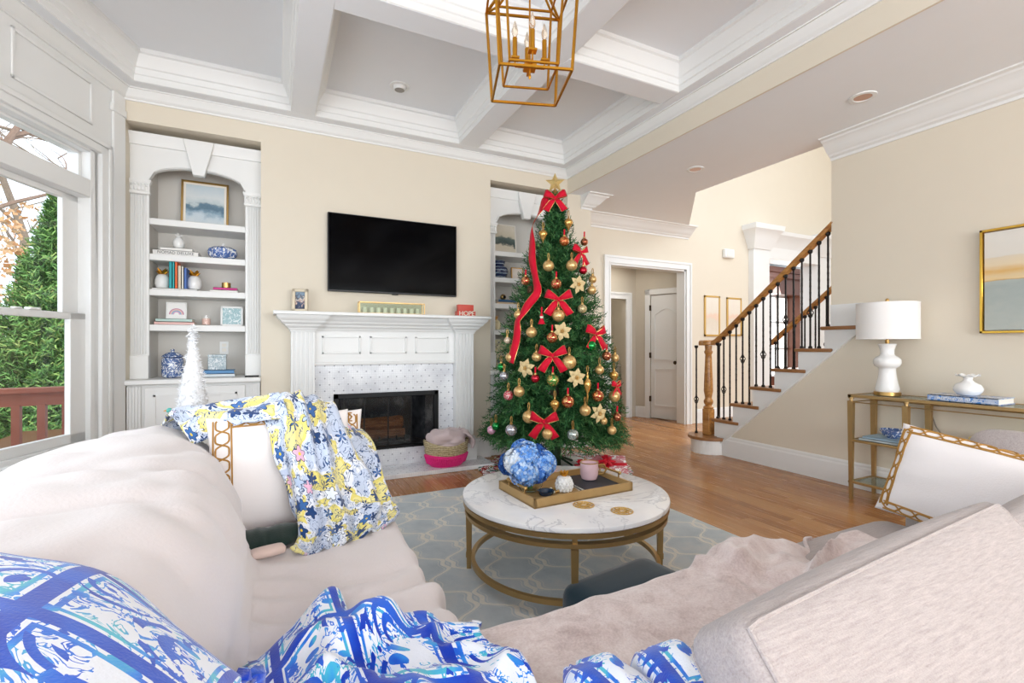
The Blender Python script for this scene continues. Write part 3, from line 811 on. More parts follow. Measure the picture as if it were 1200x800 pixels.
gw = (fx1 - fx0 - .10) / 4
for k in range(4):
    a = fx0 + .05 + k * gw
    if k < 3: box(a + .004, a + gw - .004, 4.722, 4.726, fz0 + .035, fz1 - .05).build('glass_door', 'smoked', fp)
    else: box(a + gw * .62, a + gw * .98, 4.722, 4.726, fz0 + .035, fz1 - .05).build('glass_door', 'smoked', fp)
    box(a + gw - .005, a + gw + .005, 4.716, 4.73, fz0 + .03, fz1 - .045).build('door_stile', 'black', fp)
g = G('sooty_firebrick'); co = g.coord(); n = g.noise(co, 4, 5, .7)
g.col(g.ramp(n, [(.3, '#1B1C1E'), (.5, '#45464A'), (.62, '#8C8A86'), (.8, '#B5B2AC')])).rough(.9); MT['soot'] = g.m
x0, x1, y0, y1, z0, z1 = .476, 1.494, 4.76, 5.36, .206, .764
m = box(x0, x1, y1, y1 + .02, z0, z1).box(x0, x1, y0, y1, z0, z0 + .012).box(x0, x1, y0, y1, z1 - .012, z1)
m.add([(x0, y0, z0), (x0 + .012, y0, z0), (x0 + .2, y1, z0), (x0 + .19, y1, z0), (x0, y0, z1), (x0 + .012, y0, z1), (x0 + .2, y1, z1), (x0 + .19, y1, z1)], [(0, 3, 2, 1), (4, 5, 6, 7), (0, 1, 5, 4), (1, 2, 6, 5), (2, 3, 7, 6), (3, 0, 4, 7)])
m.add([(x1 - .012, y0, z0), (x1, y0, z0), (x1 - .19, y1, z0), (x1 - .2, y1, z0), (x1 - .012, y0, z1), (x1, y0, z1), (x1 - .19, y1, z1), (x1 - .2, y1, z1)], [(0, 3, 2, 1), (4, 5, 6, 7), (0, 1, 5, 4), (1, 2, 6, 5), (2, 3, 7, 6), (3, 0, 4, 7)])
m.build('firebox_lining', 'soot', fp)
gt = thing('log_grate', 'black iron log grate inside the firebox', 'grate', (1.0, 4.98, z0 + .012))
m = MB()
for k in range(6):
    xx = .76 + k * .085; m.tube([(xx, 4.86, .30), (xx, 4.87, .262), (xx, 5.1, .262), (xx, 5.12, .30)], .007, 6)
m.tube([(.72, 4.9, .255), (1.23, 4.9, .255)], .007, 6); m.tube([(.72, 5.07, .255), (1.23, 5.07, .255)], .007, 6); m.build('bars', 'black', gt)
m = MB()
for (xx, yy) in ((.76, 4.9), (1.19, 4.9), (.76, 5.07), (1.19, 5.07)): m.tube([(xx, yy, .218), (xx, yy, .258)], .007, 6)
m.build('feet', 'black', gt)
g = G('split_firewood'); co = g.coord(scale=(6, 40, 40)); n = g.noise(co, 1.5, 5, .6)
g.col(g.ramp(n, [(.3, '#7A4426'), (.5, '#B06B3E'), (.7, '#CF9560')])).rough(.85).bump(n, .5, .01); MT['wood_log'] = g.m
def log(x0, x1, yc, zc, r, label, rz):
    m = MB(); rs = random.Random(int(x0 * 999)); nseg = 10
    pts = [(x0 + (x1 - x0) * k / nseg, yc, zc + .004 * rs.uniform(-1, 1)) for k in range(nseg + 1)]
    m.tube(pts, [r * rs.uniform(.92, 1.08) for _ in pts], 7)
    tag(m.build('firewood_log', 'wood_log', smooth=True, angle=50), label, 'log', 'logs in the fireplace')
log(.77, 1.19, 4.93, .315, .048, 'lower split log in front on the fireplace grate', 0)
log(.79, 1.17, 5.03, .318, .05, 'split log at the back of the fireplace grate', 0)
log(.74, 1.18, 4.98, .415, .066, 'thick split log lying on top in the fireplace', 0)
ht = tag(box(.06, 1.95, 4.36, 4.722, 0, .04).build('hearth_slab', 'tileh', bev=.003), 'white marble tile hearth in front of the firebox', 'hearth')

# ================================================================== TELEVISION
tv = thing('television', 'large black flat television mounted above the mantel', 'television', (1.06, 4.78, 1.71))
MT['tvplastic'] = plain('tv_black_plastic', '#101114', .4)
g = G('tv_screen'); n = g.noise(g.coord(), 2.0, 2); g.col('#030305').rough(.10).set(Specular_IOR_Level=.06); MT['screen'] = g.m
box(.438, 1.692, 4.738, 4.785, 1.707, 2.437).build('housing', 'tvplastic', tv, bev=.004)
box(.446, 1.684, 4.7345, 4.739, 1.720, 2.429).build('screen', 'screen', tv)
box(1.03, 1.09, 4.742, 4.77, 1.697, 1.709).build('sensor', 'tvplastic', tv, bev=.003)
box(.8, 1.3, 4.785, 4.80, 1.9, 2.25).build('wall_bracket', 'black', tv)

# ================================================================== THINGS ON THE MANTEL AND SHELVES
def pic(name, label, x0, x1, y, z0, z1, matf, mati, fw=.018, tilt=0, depth=.02, mat2=None, mw=0, rz=0, cat='picture frame'):
    """framed picture facing -y; tilt leans the top back"""
    t = thing(name, label, cat, ((x0 + x1) / 2, y, z0), rz)
    w = x1 - x0; h = z1 - z0; M3 = rotM(-tilt)
    m = MB()
    for (a, b, c, d) in ((-w / 2, w / 2, 0, fw), (-w / 2, w / 2, h - fw, h), (-w / 2, -w / 2 + fw, 0, h), (w / 2 - fw, w / 2, 0, h)): m.box(a, b, -depth / 2, depth / 2, c, d)
    xform(m, M3).build('frame', matf, t, world=False, bev=.002)
    if mat2:
        xform(box(-w / 2 + fw * .8, w / 2 - fw * .8, -.001, .004, fw * .8, h - fw * .8), M3).build('mount', mat2, t, world=False)
    i = fw * .8 + mw
    xform(box(-w / 2 + i, w / 2 - i, -.003, .003, i, h - i), M3).build('picture', mati, t, world=False)
    return t
def art(name, stops, scale=(1, 1, 1), ns=4, axis=2, amp=.25, lo=0, hi=1):
    """soft landscape bands along z distorted by noise"""
    g = G(name); co = g.coord('Generated'); x, y, z = g.sep(co)
    n = g.noise(co, ns, 4, .6)
    f = g.math('ADD', (x, y, z)[axis], g.math('MULTIPLY', g.math('SUBTRACT', n, .5), amp))
    g.col(g.ramp(f, stops)).rough(.6); return g.m
A1 = art('watercolour_landscape', [(.0, '#D8E0E4'), (.18, '#C7D4DC'), (.30, '#8FA9BA'), (.38, '#5F7C90'), (.46, '#6A8799'), (.52, '#C3CFD2'), (.70, '#DADFE0'), (1, '#CAD7DE')], ns=3.5, amp=.45)
pic('picture_frame', 'watercolour landscape in gold frame on the top left shelf', -.755, -.385, 5.17, 2.273, 2.70, 'gold', A1, .018, .10, mat2='page', mw=.022)
A2 = art('dark_pine_watercolour', [(.0, '#D8CDBB'), (.28, '#CFC4B0'), (.36, '#3F4E4C'), (.52, '#5A6A66'), (.60, '#C9BFA9'), (1, '#DCD3C3')], ns=3.5, amp=.5)
pic('picture_frame', 'dark pine landscape canvas on the shelf behind the tree', 2.245, 2.60, 5.16, 2.273, 2.645, 'page', A2, .012, .12)
BK = {}
def bkmat(c):
    if c not in BK: BK[c] = plain('book_cloth', c, .55, var=.06, vs=20)
    return BK[c]
def book(x0, x1, y0, y1, z0, z1, c, label, group=None, upright=False, title=None, tcol='#303236', tsize=.02):
    t = thing('book', label, 'book', ((x0 + x1) / 2, (y0 + y1) / 2, z0), group=group)
    b = .003
    if upright:
        m = box(x0, x0 + b, y0, y1, z0, z1).box(x1 - b, x1, y0, y1, z0, z1).box(x0, x1, y0, y0 + b, z0, z1)
        m.build('cover', bkmat(c), t); box(x0 + b, x1 - b, y0 + b, y1 - .004, z0 + .003, z1 - .004).build('pages', 'page', t)
    else:
        m = box(x0, x1, y0, y1, z0, z0 + b).box(x0, x1, y0, y1, z1 - b, z1).box(x0, x1, y0, y0 + b, z0, z1)
        m.build('cover', bkmat(c), t); box(x0 + .003, x1 - .003, y0 + b, y1 - .004, z0 + b, z1 - b).build('pages', 'page', t)
    if title:
        tm = text_mb(title, tsize, .0006); xform(tm, rotM(PI / 2), ((x0 + x1) / 2, y0 - .0005, (z0 + z1) / 2))
        tm.build('lettering', bkmat(tcol), t, recalc=False)
    return t
SH = 2.273, 1.975, 1.678, 1.380
# second shelf
book(-.925, -.60, 4.99, 5.20, SH[1], SH[1] + .042, '#E6E4E0', 'white book lettered NOMAD DELUXE below the white pineapple', title='NOMAD DELUXE', tsize=.034)
book(-.875, -.645, 5.0, 5.18, SH[1] + .042, SH[1] + .068, '#EDEBE6', 'thinner white book directly beneath the white pineapple')
t = thing('ceramic_pineapple', 'small white ceramic pineapple on the white books', 'ornament', (-.755, 5.08, SH[1] + .068))
MB().lathe([(.015, 0), (.03, .008), (.042, .03), (.045, .055), (.038, .082), (.022, .1), (.01, .105)], 18, t.location).build('body', 'white', t, smooth=True)
m = MB(); L = t.location
for k in range(7):
    a = k * 2 * PI / 7; q = Vector((math.cos(a), math.sin(a), 0)); m.tube([L + Vector((0, 0, .1)), L + q * .016 + Vector((0, 0, .12)), L + q * .034 + Vector((0, 0, .125 + .02 * (k % 2)))], [.006, .006, .001], 5)
m.tube([L + Vector((0, 0, .1)), L + Vector((0, 0, .145))], [.007, .001], 5); m.build('crown_leaves', 'white', t, smooth=True)
def bw_mat(name, scale=18, ground='#F2F4F6', blue='#2F4F93', thr=.5, dist=1.5, blue2='#6E8CC4'):
    g = G(name); co = g.coord(); n = g.noise(co, scale, 3, .6, dist); v = g.vor(co, scale * 1.3, 'F1')[0]
    a = g.math('GREATER_THAN', g.math('ABSOLUTE', g.math('SUBTRACT', n, .5)), .085)
    b = g.math('LESS_THAN', v, .26)
    f = g.math('MAXIMUM', g.math('SUBTRACT', 1.0, a), b)
    g.col(g.mix(f, ground, g.mix(g.noise(co, 30, 2), blue, blue2))).rough(.15); return g.m
MT['chinoiserie'] = bw_mat('blue_white_porcelain'); MT['chinoiserie2'] = bw_mat('navy_white_porcelain', 26, '#E9EDF2', '#1F3566')
t = thing('ceramic_pumpkin', 'blue and white porcelain pumpkin on the second left shelf', 'ornament', (-.425, 5.10, SH[1]))
m = MB(); n = 48; prof = [(.02, .0), (.075, .004), (.108, .03), (.122, .065), (.112, .098), (.075, .118), (.03, .118), (.012, .112)]
for j, (r, z) in enumerate(prof):
    for i in range(n):
        a = 2 * PI * i / n; rr = r * (1 - .09 * abs(math.cos(a * 4)) ** 6); m.v.append((L.x * 0 + -.425 + rr * math.cos(a), 5.10 + rr * math.sin(a), SH[1] + z))
for j in range(len(prof) - 1):
    for i in range(n): m.f.append((j * n + i, j * n + (i + 1) % n, (j + 1) * n + (i + 1) % n, (j + 1) * n + i))
m.f.append(tuple(range(n))); m.build('body', 'chinoiserie', t, smooth=True)
MB().tube([(-.425, 5.10, SH[1] + .108), (-.423, 5.10, SH[1] + .135), (-.415, 5.10, SH[1] + .152)], [.014, .011, .012], 8).build('stem', 'white', t, smooth=True)
# third shelf
book(-.93, -.61, 4.985, 5.17, SH[2], SH[2] + .014, '#EFEDE9', 'flat white book under the pineapple bookends')
z3 = SH[2] + .014
def bookend(xc, label):
    t = thing('bookend', label, 'bookend', (xc, 5.08, z3), group='white and gold pineapple bookends')
    MB().lathe([(.02, 0), (.045, .008), (.056, .04), (.056, .075), (.044, .11), (.025, .125), (.01, .128)], 20, t.location).build('body', 'white', t, smooth=True)
    m = MB(); L = t.location
    for k in range(8):
        a = k * 2 * PI / 8; q = Vector((math.cos(a), math.sin(a), 0)); h = .03 + .022 * (k % 2)
        m.tube([L + Vector((0, 0, .12)), L + q * .025 + Vector((0, 0, .12 + h * .7)), L + q * .045 + Vector((0, 0, .125 + h))], [.010, .012, .001], 5)
    m.build('gold_leaves', 'brass', t, smooth=True)
bookend(-.872, 'white pineapple bookend with gold leaves left of the upright books')
bookend(-.640, 'white pineapple bookend with gold leaves right of the upright books')
xx = -.812
for (w, h, c, lb) in ((.024, .262, '#17A0A8', 'tall teal book standing between the bookends'), (.016, .246, '#2FB3B5', 'lighter teal book next to the tall teal one'), (.020, .262, '#E8672E', 'tall orange book standing between the bookends'), (.026, .196, '#D9CBB5', 'beige speckled book standing right of the orange book'), (.016, .19, '#E6E2D8', 'pale ivory book standing between the bookends'), (.022, .182, '#4C6FB5', 'blue book standing against the right bookend')):
    book(xx, xx + w, 4.99, 5.15, z3, z3 + h, c, lb, upright=True); xx += w + .001
book(-.515, -.30, 5.0, 5.16, SH[2], SH[2] + .02, '#EDE9E4', 'white book under the pink book on the third shelf')
book(-.49, -.305, 5.0, 5.15, SH[2] + .02, SH[2] + .042, '#D2358A', 'bright pink book below the small gold bowl')
o = MB().lathe([(.03, 0), (.036, .004), (.036, .05), (.032, .05), (.032, .008), (1e-5, .008)], 20, (-.395, 5.07, SH[2] + .042)).build('brass_bowl', 'gold', smooth=True); tag(o, 'small round brass bowl on the bright pink book', 'bowl')
# fourth shelf
book(-.915, -.63, 4.99, 5.17, SH[3], SH[3] + .026, '#E3B9B2', 'blush pink book at the bottom of the fourth shelf pile')
book(-.905, -.645, 4.99, 5.16, SH[3] + .026, SH[3] + .052, '#B9D3CB', 'pale mint book under the rainbow picture')
g = G('rainbow_print'); x, y, z = g.sep(g.coord('Generated'))
r = g.math('SQRT', g.math('ADD', g.math('POWER', g.math('SUBTRACT', x, .5), 2), g.math('POWER', g.math('SUBTRACT', z, .25), 2)))
up_ = g.math('GREATER_THAN', z, .25)
rb = g.ramp(r, [(.0, '#F2F0EE'), (.13, '#D6A7C0'), (.20, '#8FB3CE'), (.27, '#E9C1B2'), (.34, '#C88FA8'), (.41, '#F2F0EE')], 'CONSTANT')
g.col(g.mix(up_, '#F2F0EE', rb)).rough(.6)
pic('picture_frame', 'white framed rainbow print on the pale mint book', -.845, -.695, 5.07, SH[3] + .052, SH[3] + .20, 'white', g.m, .01, .08)
t = thing('candle_jar', 'pink candle in clear glass on the fourth left shelf', 'candle', (-.548, 5.06, SH[3]))
MT['clear'] = MT['glass']
MB().lathe([(.034, 0), (.037, .004), (.037, .09), (.034, .09), (.034, .006), (1e-5, .006)], 20, t.location).build('glass_jar', 'glass', t, smooth=True)
MB().lathe([(.032, .007), (.032, .062), (1e-5, .062)], 20, t.location).build('wax', plain('pink_wax', '#E9C3B5', .5), t, smooth=True)
A3 = bw_mat('lace_print', 30, '#EAF1F1', '#8FB5BC', blue2='#B4CED2')
pic('picture_frame', 'white frame with pale blue lace print on the fourth shelf', -.44, -.262, 5.07, SH[3], SH[3] + .178, 'white', A3, .016, .08, cat='picture frame')
# counter
t = thing('ginger_jar', 'blue and white lidded ginger jar on the left counter', 'jar', (-.79, 5.02, .925))
MB().lathe([(.06, 0), (.076, .01), (.08, .04), (.08, .15), (.075, .17), (.06, .178)], 28, t.location).build('body', 'chinoiserie2', t, smooth=True)
MB().lathe([(.062, .178), (.078, .18), (.078, .188), (.05, .21), (.015, .222), (.012, .228), (.018, .238), (.008, .248), (1e-5, .249)], 28, t.location).build('lid', 'chinoiserie2', t, smooth=True)
book(-.62, -.32, 4.95, 5.13, .925, .953, '#DDE4E8', 'pale grey book at the bottom of the counter pile')
book(-.60, -.325, 4.95, 5.12, .953, .985, '#5C8FBE', 'mid blue book on the left counter pile')
A4 = bw_mat('ikat_print', 34, '#D9DEDF', '#7E949E', blue2='#A9BAC2')
t = thing('patterned_box', 'grey and white patterned box on the mid blue book', 'box', (-.46, 5.05, .985)); box(-.53, -.39, 5.0, 5.09, .985, 1.10).build('body', A4, t, bev=.003); box(-.532, -.388, 4.998, 5.092, 1.10, 1.122).build('lid', A4, t, bev=.003)
t = thing('wall_outlet', 'white power outlet on the bookcase back panel', 'outlet', (-.43, UB - .004, 1.10)); box(-.466, -.394, UB - .008, UB, 1.12, 1.24).build('plate', 'trim', t, bev=.002)
for zz in (1.145, 1.19): box(-.448, -.412, UB - .010, UB - .006, zz, zz + .03).build('socket', 'page', t, bev=.002)
tag(box(-.235, -.125, 4.80, 4.835, .925, .94).build('remote_control', 'tvplastic', bev=.004), 'black remote control on the right end of the left counter', 'remote')
# mantel shelf
ZM = 1.499
MT['photo'] = art('couple_snapshot', [(.1, '#2E3A55'), (.3, '#43506B'), (.45, '#C6A595'), (.55, '#D8D3CE'), (.7, '#3D3944'), (.85, '#7E93A6')], ns=5, amp=1.2)
MT['silverleaf'] = plain('champagne_leaf_frame', '#CBBEA7', .4, .4, var=.12, vs=20)
pic('photo_frame', 'small champagne photo frame at the left end of the mantel', .135, .265, 4.66, ZM, ZM + .205, 'silverleaf', 'photo', .026, .10, depth=.03, rz=R(-12))
t = thing('tealight_holder', 'long brass and glass tealight box on the mantel', 'candle holder', (1.005, 4.64, ZM))
x0, x1, y0, y1, z0, z1 = .70, 1.31, 4.60, 4.68, ZM, ZM + .112
m = MB(); b = .005
for yy in (y0, y1):
    for zz in (z0 + b, z1 - b): m.bar((x0, yy, zz), (x1, yy, zz), b * 1.6)
    for xx in (x0, x1): m.bar((xx, yy, z0), (xx, yy, z1), b * 1.6)
for xx in (x0, x1):
    for zz in (z0 + b, z1 - b): m.bar((xx, y0, zz), (xx, y1, zz), b * 1.6)
m.build('brass_frame', 'champ', t)
box(x0, x1, y0, y1, z0, z0 + .004).build('mirror_base', plain('mirror_base', '#7F7A5C', .35, .6), t)
g = G('thin_box_glass'); g.t.nodes.remove(g.b)
tb = g.node('ShaderNodeBsdfTransparent'); tb.inputs[0].default_value = (.90, .93, .88, 1); gl = g.node('ShaderNodeBsdfGlossy'); gl.inputs['Roughness'].default_value = .25
mx = g.node('ShaderNodeMixShader'); mx.inputs[0].default_value = .012; g.L.new(tb.outputs[0], mx.inputs[1]); g.L.new(gl.outputs[0], mx.inputs[2]); g.L.new(mx.outputs[0], g.t.nodes['Material Output'].inputs[0]); MT['boxglass'] = g.m
box(x0 + .004, x1 - .004, y0 - .001, y0 + .001, z0 + .01, z1 - .01).build('glass_pane', 'boxglass', t); box(x0 + .004, x1 - .004, y1 - .001, y1 + .001, z0 + .01, z1 - .01).build('glass_pane', 'boxglass', t)
MT['wax'] = plain('ivory_wax', '#E4E2CF', .5)
for k in range(9):
    c = (x0 + .055 + k * .0625, 4.64, z0 + .004); q = thing('tealight', ('leftmost', 'second from left', 'third from left', 'fourth from left', 'middle', 'fourth from right', 'third from right', 'second from right', 'rightmost')[k] + ' ivory tealight in the brass box on the mantel', 'candle', c, group='tealights on the mantel')
    MB().lathe([(.019, 0), (.021, .002), (.021, .055), (.017, .058), (1e-5, .056)], 14, c).build('wax', 'wax', q, smooth=True)
    MB().tube([Vector(c) + Vector((0, 0, .055)), Vector(c) + Vector((0, 0, .066))], .0012, 5).build('wick', 'black', q)
t = thing('hope_block', 'red block ornament spelling HOPE on the mantel right end', 'ornament', (1.75, 4.64, ZM))
MT['redpaint'] = plain('glossy_red_paint', '#C8412F', .3)
box(1.665, 1.835, 4.62, 4.67, ZM + .055, ZM + .12).build('top_block', 'redpaint', t, bev=.004)
box(1.652, 1.848, 4.60, 4.68, ZM, ZM + .054).build('base_block', 'redpaint', t, bev=.004)
xform(text_mb('HOPE', .066, .004), rotM(PI / 2), (1.75, 4.597, ZM + .027)).build('lettering', 'wax', t, recalc=False)
# right bookcase things that show beside the tree
t = thing('striped_jar', 'navy striped ginger vase on the shelf behind the tree', 'vase', (2.33, 5.08, SH[1]))
g = G('navy_banded_glaze'); co = g.coord(); x, y, z = g.sep(co); n = g.noise(co, 30, 2)
f = g.math('FRACT', g.math('ADD', g.math('MULTIPLY', z, 26), g.math('MULTIPLY', n, .5)))
g.col(g.ramp(f, [(0, '#1D2C4E'), (.55, '#27406B'), (.6, '#B9CBD8'), (.75, '#1D2C4E')], 'CONSTANT')).rough(.25)
MB().lathe([(.07, 0), (.085, .01), (.105, .06), (.11, .09), (.095, .125), (.065, .145), (.06, .155), (.066, .165), (.072, .20), (.06, .21), (1e-5, .21)], 28, t.location).build('body', g.m, t, smooth=True)
A5 = art('cream_script_print', [(0, '#EADDD2'), (.5, '#F0E6DC'), (1, '#EEDFD4')])
pic('picture_frame', 'small gold framed cream print on the shelf behind the tree', 2.50, 2.66, 5.10, SH[1], SH[1] + .15, 'gold', A5, .012, .06)
book(2.26, 2.52, 4.98, 5.15, SH[2], SH[2] + .022, '#D9BE9A', 'tan book at the bottom of the pile behind the tree')
book(2.28, 2.51, 4.98, 5.14, SH[2] + .022, SH[2] + .05, '#2F5F88', 'blue book on the tan book behind the tree')
t = thing('gold_knot', 'small gold round ornament on the blue book', 'ornament', (2.375, 5.06, SH[2] + .05)); c = Vector(t.location)
MB().ball(c + Vector((0, 0, .035)), .035, 16, 10).build('body', 'gold', t, smooth=True); MB().lathe([(.018, -.003), (.018, .003), (1e-5, .003)], 14, c + Vector((0, -.034, .035)), M3=rotM(PI / 2)).build('hole', 'black', t)
t = thing('pineapple_jar', 'cream pineapple jar with gold leaves behind the tree', 'jar', (2.285, 5.07, SH[3])); c = Vector(t.location)
MB().lathe([(.03, 0), (.05, .006), (.062, .05), (.055, .09), (.03, .115), (.01, .118)], 20, c).build('body', plain('cream_glaze', '#DCCFA8', .3), t, smooth=True)
m = MB()
for k in range(7):
    a = k * 2 * PI / 7; q = Vector((math.cos(a), math.sin(a), 0)); m.tube([c + Vector((0, 0, .11)), c + q * .018 + Vector((0, 0, .145)), c + q * .03 + Vector((0, 0, .17))], [.009, .009, .001], 5)
m.build('gold_leaves', 'gold', t, smooth=True)
t = thing('floral_box', 'navy floral lidded box on the counter behind the tree', 'box', (2.30, 5.05, .925))
MT['navyfloral'] = bw_mat('navy_floral_box', 22, '#22335A', '#D8D6C4', blue2='#B5A86A'); box(2.20, 2.42, 4.98, 5.14, .925, 1.22).build('body', 'navyfloral', t, bev=.004); box(2.195, 2.425, 4.975, 5.145, 1.22, 1.27).build('lid', 'navyfloral', t, bev=.004)
# basket of throws on the hearth
g = G('woven_seagrass'); co = g.coord(scale=(1, 1, 1)); x, y, z = g.sep(co)
wv = g.math('SINE', g.math('MULTIPLY', z, 420)); n = g.noise(co, 60, 2)
g.col(g.ramp(g.math('ADD', g.math('MULTIPLY', wv, .25), n), [(.2, '#8E7C56'), (.55, '#C9B98F'), (.85, '#E2D6B4')])).rough(.85).bump(wv, .6, .006); MT['seagrass'] = g.m
c = Vector((1.50, 4.50, .04))
t = thing('throw_basket', 'round woven basket with hot pink base on the hearth', 'basket', c)
def wavy(prof, n, ov=0, amp=0, ph=0, sx=1.0, sy=.72):
    m = MB()
    for (r, z) in prof:
        for i in range(n):
            a = 2 * PI * i / n; dz = amp * math.cos(a * 2 + ph) * (z / .25)
            m.v.append((c.x + r * sx * math.cos(a), c.y + r * sy * math.sin(a), c.z + z + dz))
    for j in range(len(prof) - 1):
        for i in range(n): m.f.append((j * n + i, j * n + (i + 1) % n, (j + 1) * n + (i + 1) % n, (j + 1) * n + i))
    return m
MT['hotpink'] = fabric('hot_pink_yarn', '#F2308A', .2, 90, .8)
wavy([(1e-4, .002), (.155, .002), (.18, .03), (.20, .08), (.208, .12), (.195, .122), (.175, .03)], 40, amp=.02).build('pink_base', 'hotpink', t, smooth=True)
fr_ = MB()
for i in range(64):
    a = 2 * PI * i / 64; fr_.tube([(c.x + .188 * math.cos(a), c.y + .137 * math.sin(a), c.z + .035), (c.x + .213 * math.cos(a), c.y + .155 * math.sin(a), c.z + .10 + .014 * math.cos(2 * a))], .008, 5)
fr_.build('pink_fringe', 'hotpink', t)
wavy([(.196, .105), (.212, .125), (.214, .155), (.20, .16), (.195, .12)], 40, amp=.02).build('lower_rim', 'seagrass', t, smooth=True)
wavy([(.195, .14), (.215, .17), (.226, .22), (.222, .235), (.208, .232), (.198, .17)], 40, amp=.028).build('upper_rim', 'seagrass', t, smooth=True)
MT['mauve'] = fabric('pale_mauve_throw', '#C9B7B7', .1, 160, .5)
def bump_(U, V, P): return .022 * fnoise(U * 9, V * 4, 3) + .012 * fnoise(U * 18, V * 9, 5)
rows = []
for k in range(9):
    a = -PI + 2 * PI * k / 8; rows.append([(c.x + r * math.cos(a), c.y + r * .72 * math.sin(a), c.z + z) for (r, z) in ((.01, .335), (.10, .34), (.17, .325), (.205, .285), (.20, .235), (.19, .20))])
tag(loft(rows, 80, 26, bump_).build('folded_throw', 'mauve', smooth=True, angle=180), 'pale mauve throw folded into the woven basket', 'throw')
rows = [[(c.x + .12, c.y - .13, c.z + .33), (c.x + .18, c.y - .14, c.z + .30), (c.x + .225, c.y - .15, c.z + .24), (c.x + .235, c.y - .15, c.z + .17)], [(c.x + .14, c.y - .02, c.z + .345), (c.x + .20, c.y - .03, c.z + .32), (c.x + .245, c.y - .04, c.z + .25), (c.x + .255, c.y - .05, c.z + .19)], [(c.x + .13, c.y + .08, c.z + .34), (c.x + .20, c.y + .07, c.z + .31), (c.x + .24, c.y + .06, c.z + .25), (c.x + .24, c.y + .05, c.z + .20)]]
o = thicken(loft(rows, 20, 20, bump_).build('throw_corner', 'mauve', bpy.data.objects['folded_throw'], smooth=True, angle=180), .01)
# ================================================================== CHRISTMAS TREE
TX, TY = 2.46, 4.05
MT['fir'] = leafmat('fir_needles', [(.15, '#16361F'), (.4, '#2C5C35'), (.65, '#4A8049'), (.9, '#86AC6C')], .55, 3)
tree = thing('christmas_tree', 'tall decorated green Christmas tree in the corner beside the fireplace', 'Christmas tree', (TX, TY, 0))
TPROF = [(.27, .62), (.34, .70), (.5, .70), (.8, .64), (1.24, .56), (1.66, .44), (2.08, .30), (2.4, .17), (2.58, .09), (2.70, .03)]
V, Q = needle_mesh(TPROF, 1900, 21, (TX, TY, 0), L=(.17, .30), needles=30, nl=.052, nwid=.0085, up=.9, droop=-.45, inner=.42)
V2, Q2 = needle_mesh([(a, b * .62) for a, b in TPROF], 900, 22, (TX, TY, 0), L=(.15, .25), needles=22, nl=.05, nwid=.010, up=.8, droop=-.3, inner=.5)
o = np_obj('foliage', np.concatenate([V, V2]), np.concatenate([Q, Q2 + len(V)]), 'fir', tree); o['kind'] = 'stuff'
V, Q = needle_mesh([(.24, .55), (.30, .74), (.38, .76), (.44, .72)], 260, 25, (TX, TY, 0), L=(.22, .34), needles=34, nl=.05, nwid=.0065, up=-.15, droop=-.45, inner=.2)
o = np_obj('lower_branches', V, Q, 'fir', tree); o['kind'] = 'stuff'
MB().lathe([(.05, .05), (.045, .5), (.03, 1.6), (.008, 2.66)], 10, (TX, TY, 0)).build('trunk', 'bark', tree, smooth=True)
m = MB()
for k in range(4):
    a = k * PI / 2 + .4; m.tube([(TX + .3 * math.cos(a), TY + .3 * math.sin(a), .025), (TX + .05 * math.cos(a), TY + .05 * math.sin(a), .12)], .012, 6)
m.lathe([(.06, .02), (.06, .22), (.05, .22), (.05, .02)], 14, (TX, TY, 0)).build('stand', plain('green_tree_stand', '#2E4632', .5, .4), tree)

def glassball(name, c1, c2=None, rough=.18, metal=.75, scale=22, thr=.5):
    g = G(name)
    if c2:
        n = g.noise(g.coord('Generated'), scale / 4, 3, .6, 1.0); g.col(g.mix(g.math('GREATER_THAN', n, thr), c1, c2))
    else: g.col(c1)
    g.rough(rough).metal(metal).set(Coat_Weight=.4); MT[name] = g.m
glassball('ball_gold', '#E0BC82', '#D0A563', .30, .55, 30); glassball('ball_orange', '#C8542F', '#D8A35C'); glassball('ball_copper', '#9C4A32', '#C7855E'); glassball('ball_redgold', '#B8352E', '#D7A868')
glassball('ball_red', '#BE1430', None); glassball('ball_lattice', '#D9C79A', '#8C7B4C', .3, .4, 60); glassball('ball_green', '#0E8A3C', None); glassball('ball_pearl', '#E2D5C2', '#C9A684', .2, .2)
glassball('ball_silver', '#D6D7DC', '#A9A9B4', .12, .8, 40); glassball('ball_greengold', '#2F9A46', '#D6A860', .2, .6); glassball('ball_redwhite', '#C02C3C', '#EFE6E2', .25, .2, 50, .56); glassball('ball_pink', '#E6B7CC', '#D68FB2', .2, .3)
glassball('ball_clear', '#C9CFCB', '#8FA09A', .06, .6, 30); glassball('drop_gold', '#E0B468', '#C8913F', .2, .7)
MT['velvet'] = fabric('red_velvet_ribbon', '#D01030', .15, 300, .2, .55, .08)
MT['goldpetal'] = fabric('champagne_glitter_petal', '#D9C290', .12, 300, .3, .5, .3)
RED_LOOP = {'ball_orange', 'ball_redgold', 'ball_red', 'ball_greengold', 'ball_copper', 'longdrop'}
def tpos(az, r, z): a = R(az); return Vector((TX + r * math.cos(a), TY + r * math.sin(a), z))
def loop(t, top, red):
    m = MB(); n = 10
    if red: m.tube([top + Vector((0, 0, 0)), top + Vector((.002, 0, .05))], .008, 6); m.build('ribbon_loop', 'velvet', t)
    else:
        m.tube([top + Vector((.009 * math.sin(2 * PI * k / n), 0, .026 - .028 * math.cos(2 * PI * k / n))) for k in range(n)], .0035, 5, closed=True); m.build('hanging_loop', 'gold', t)
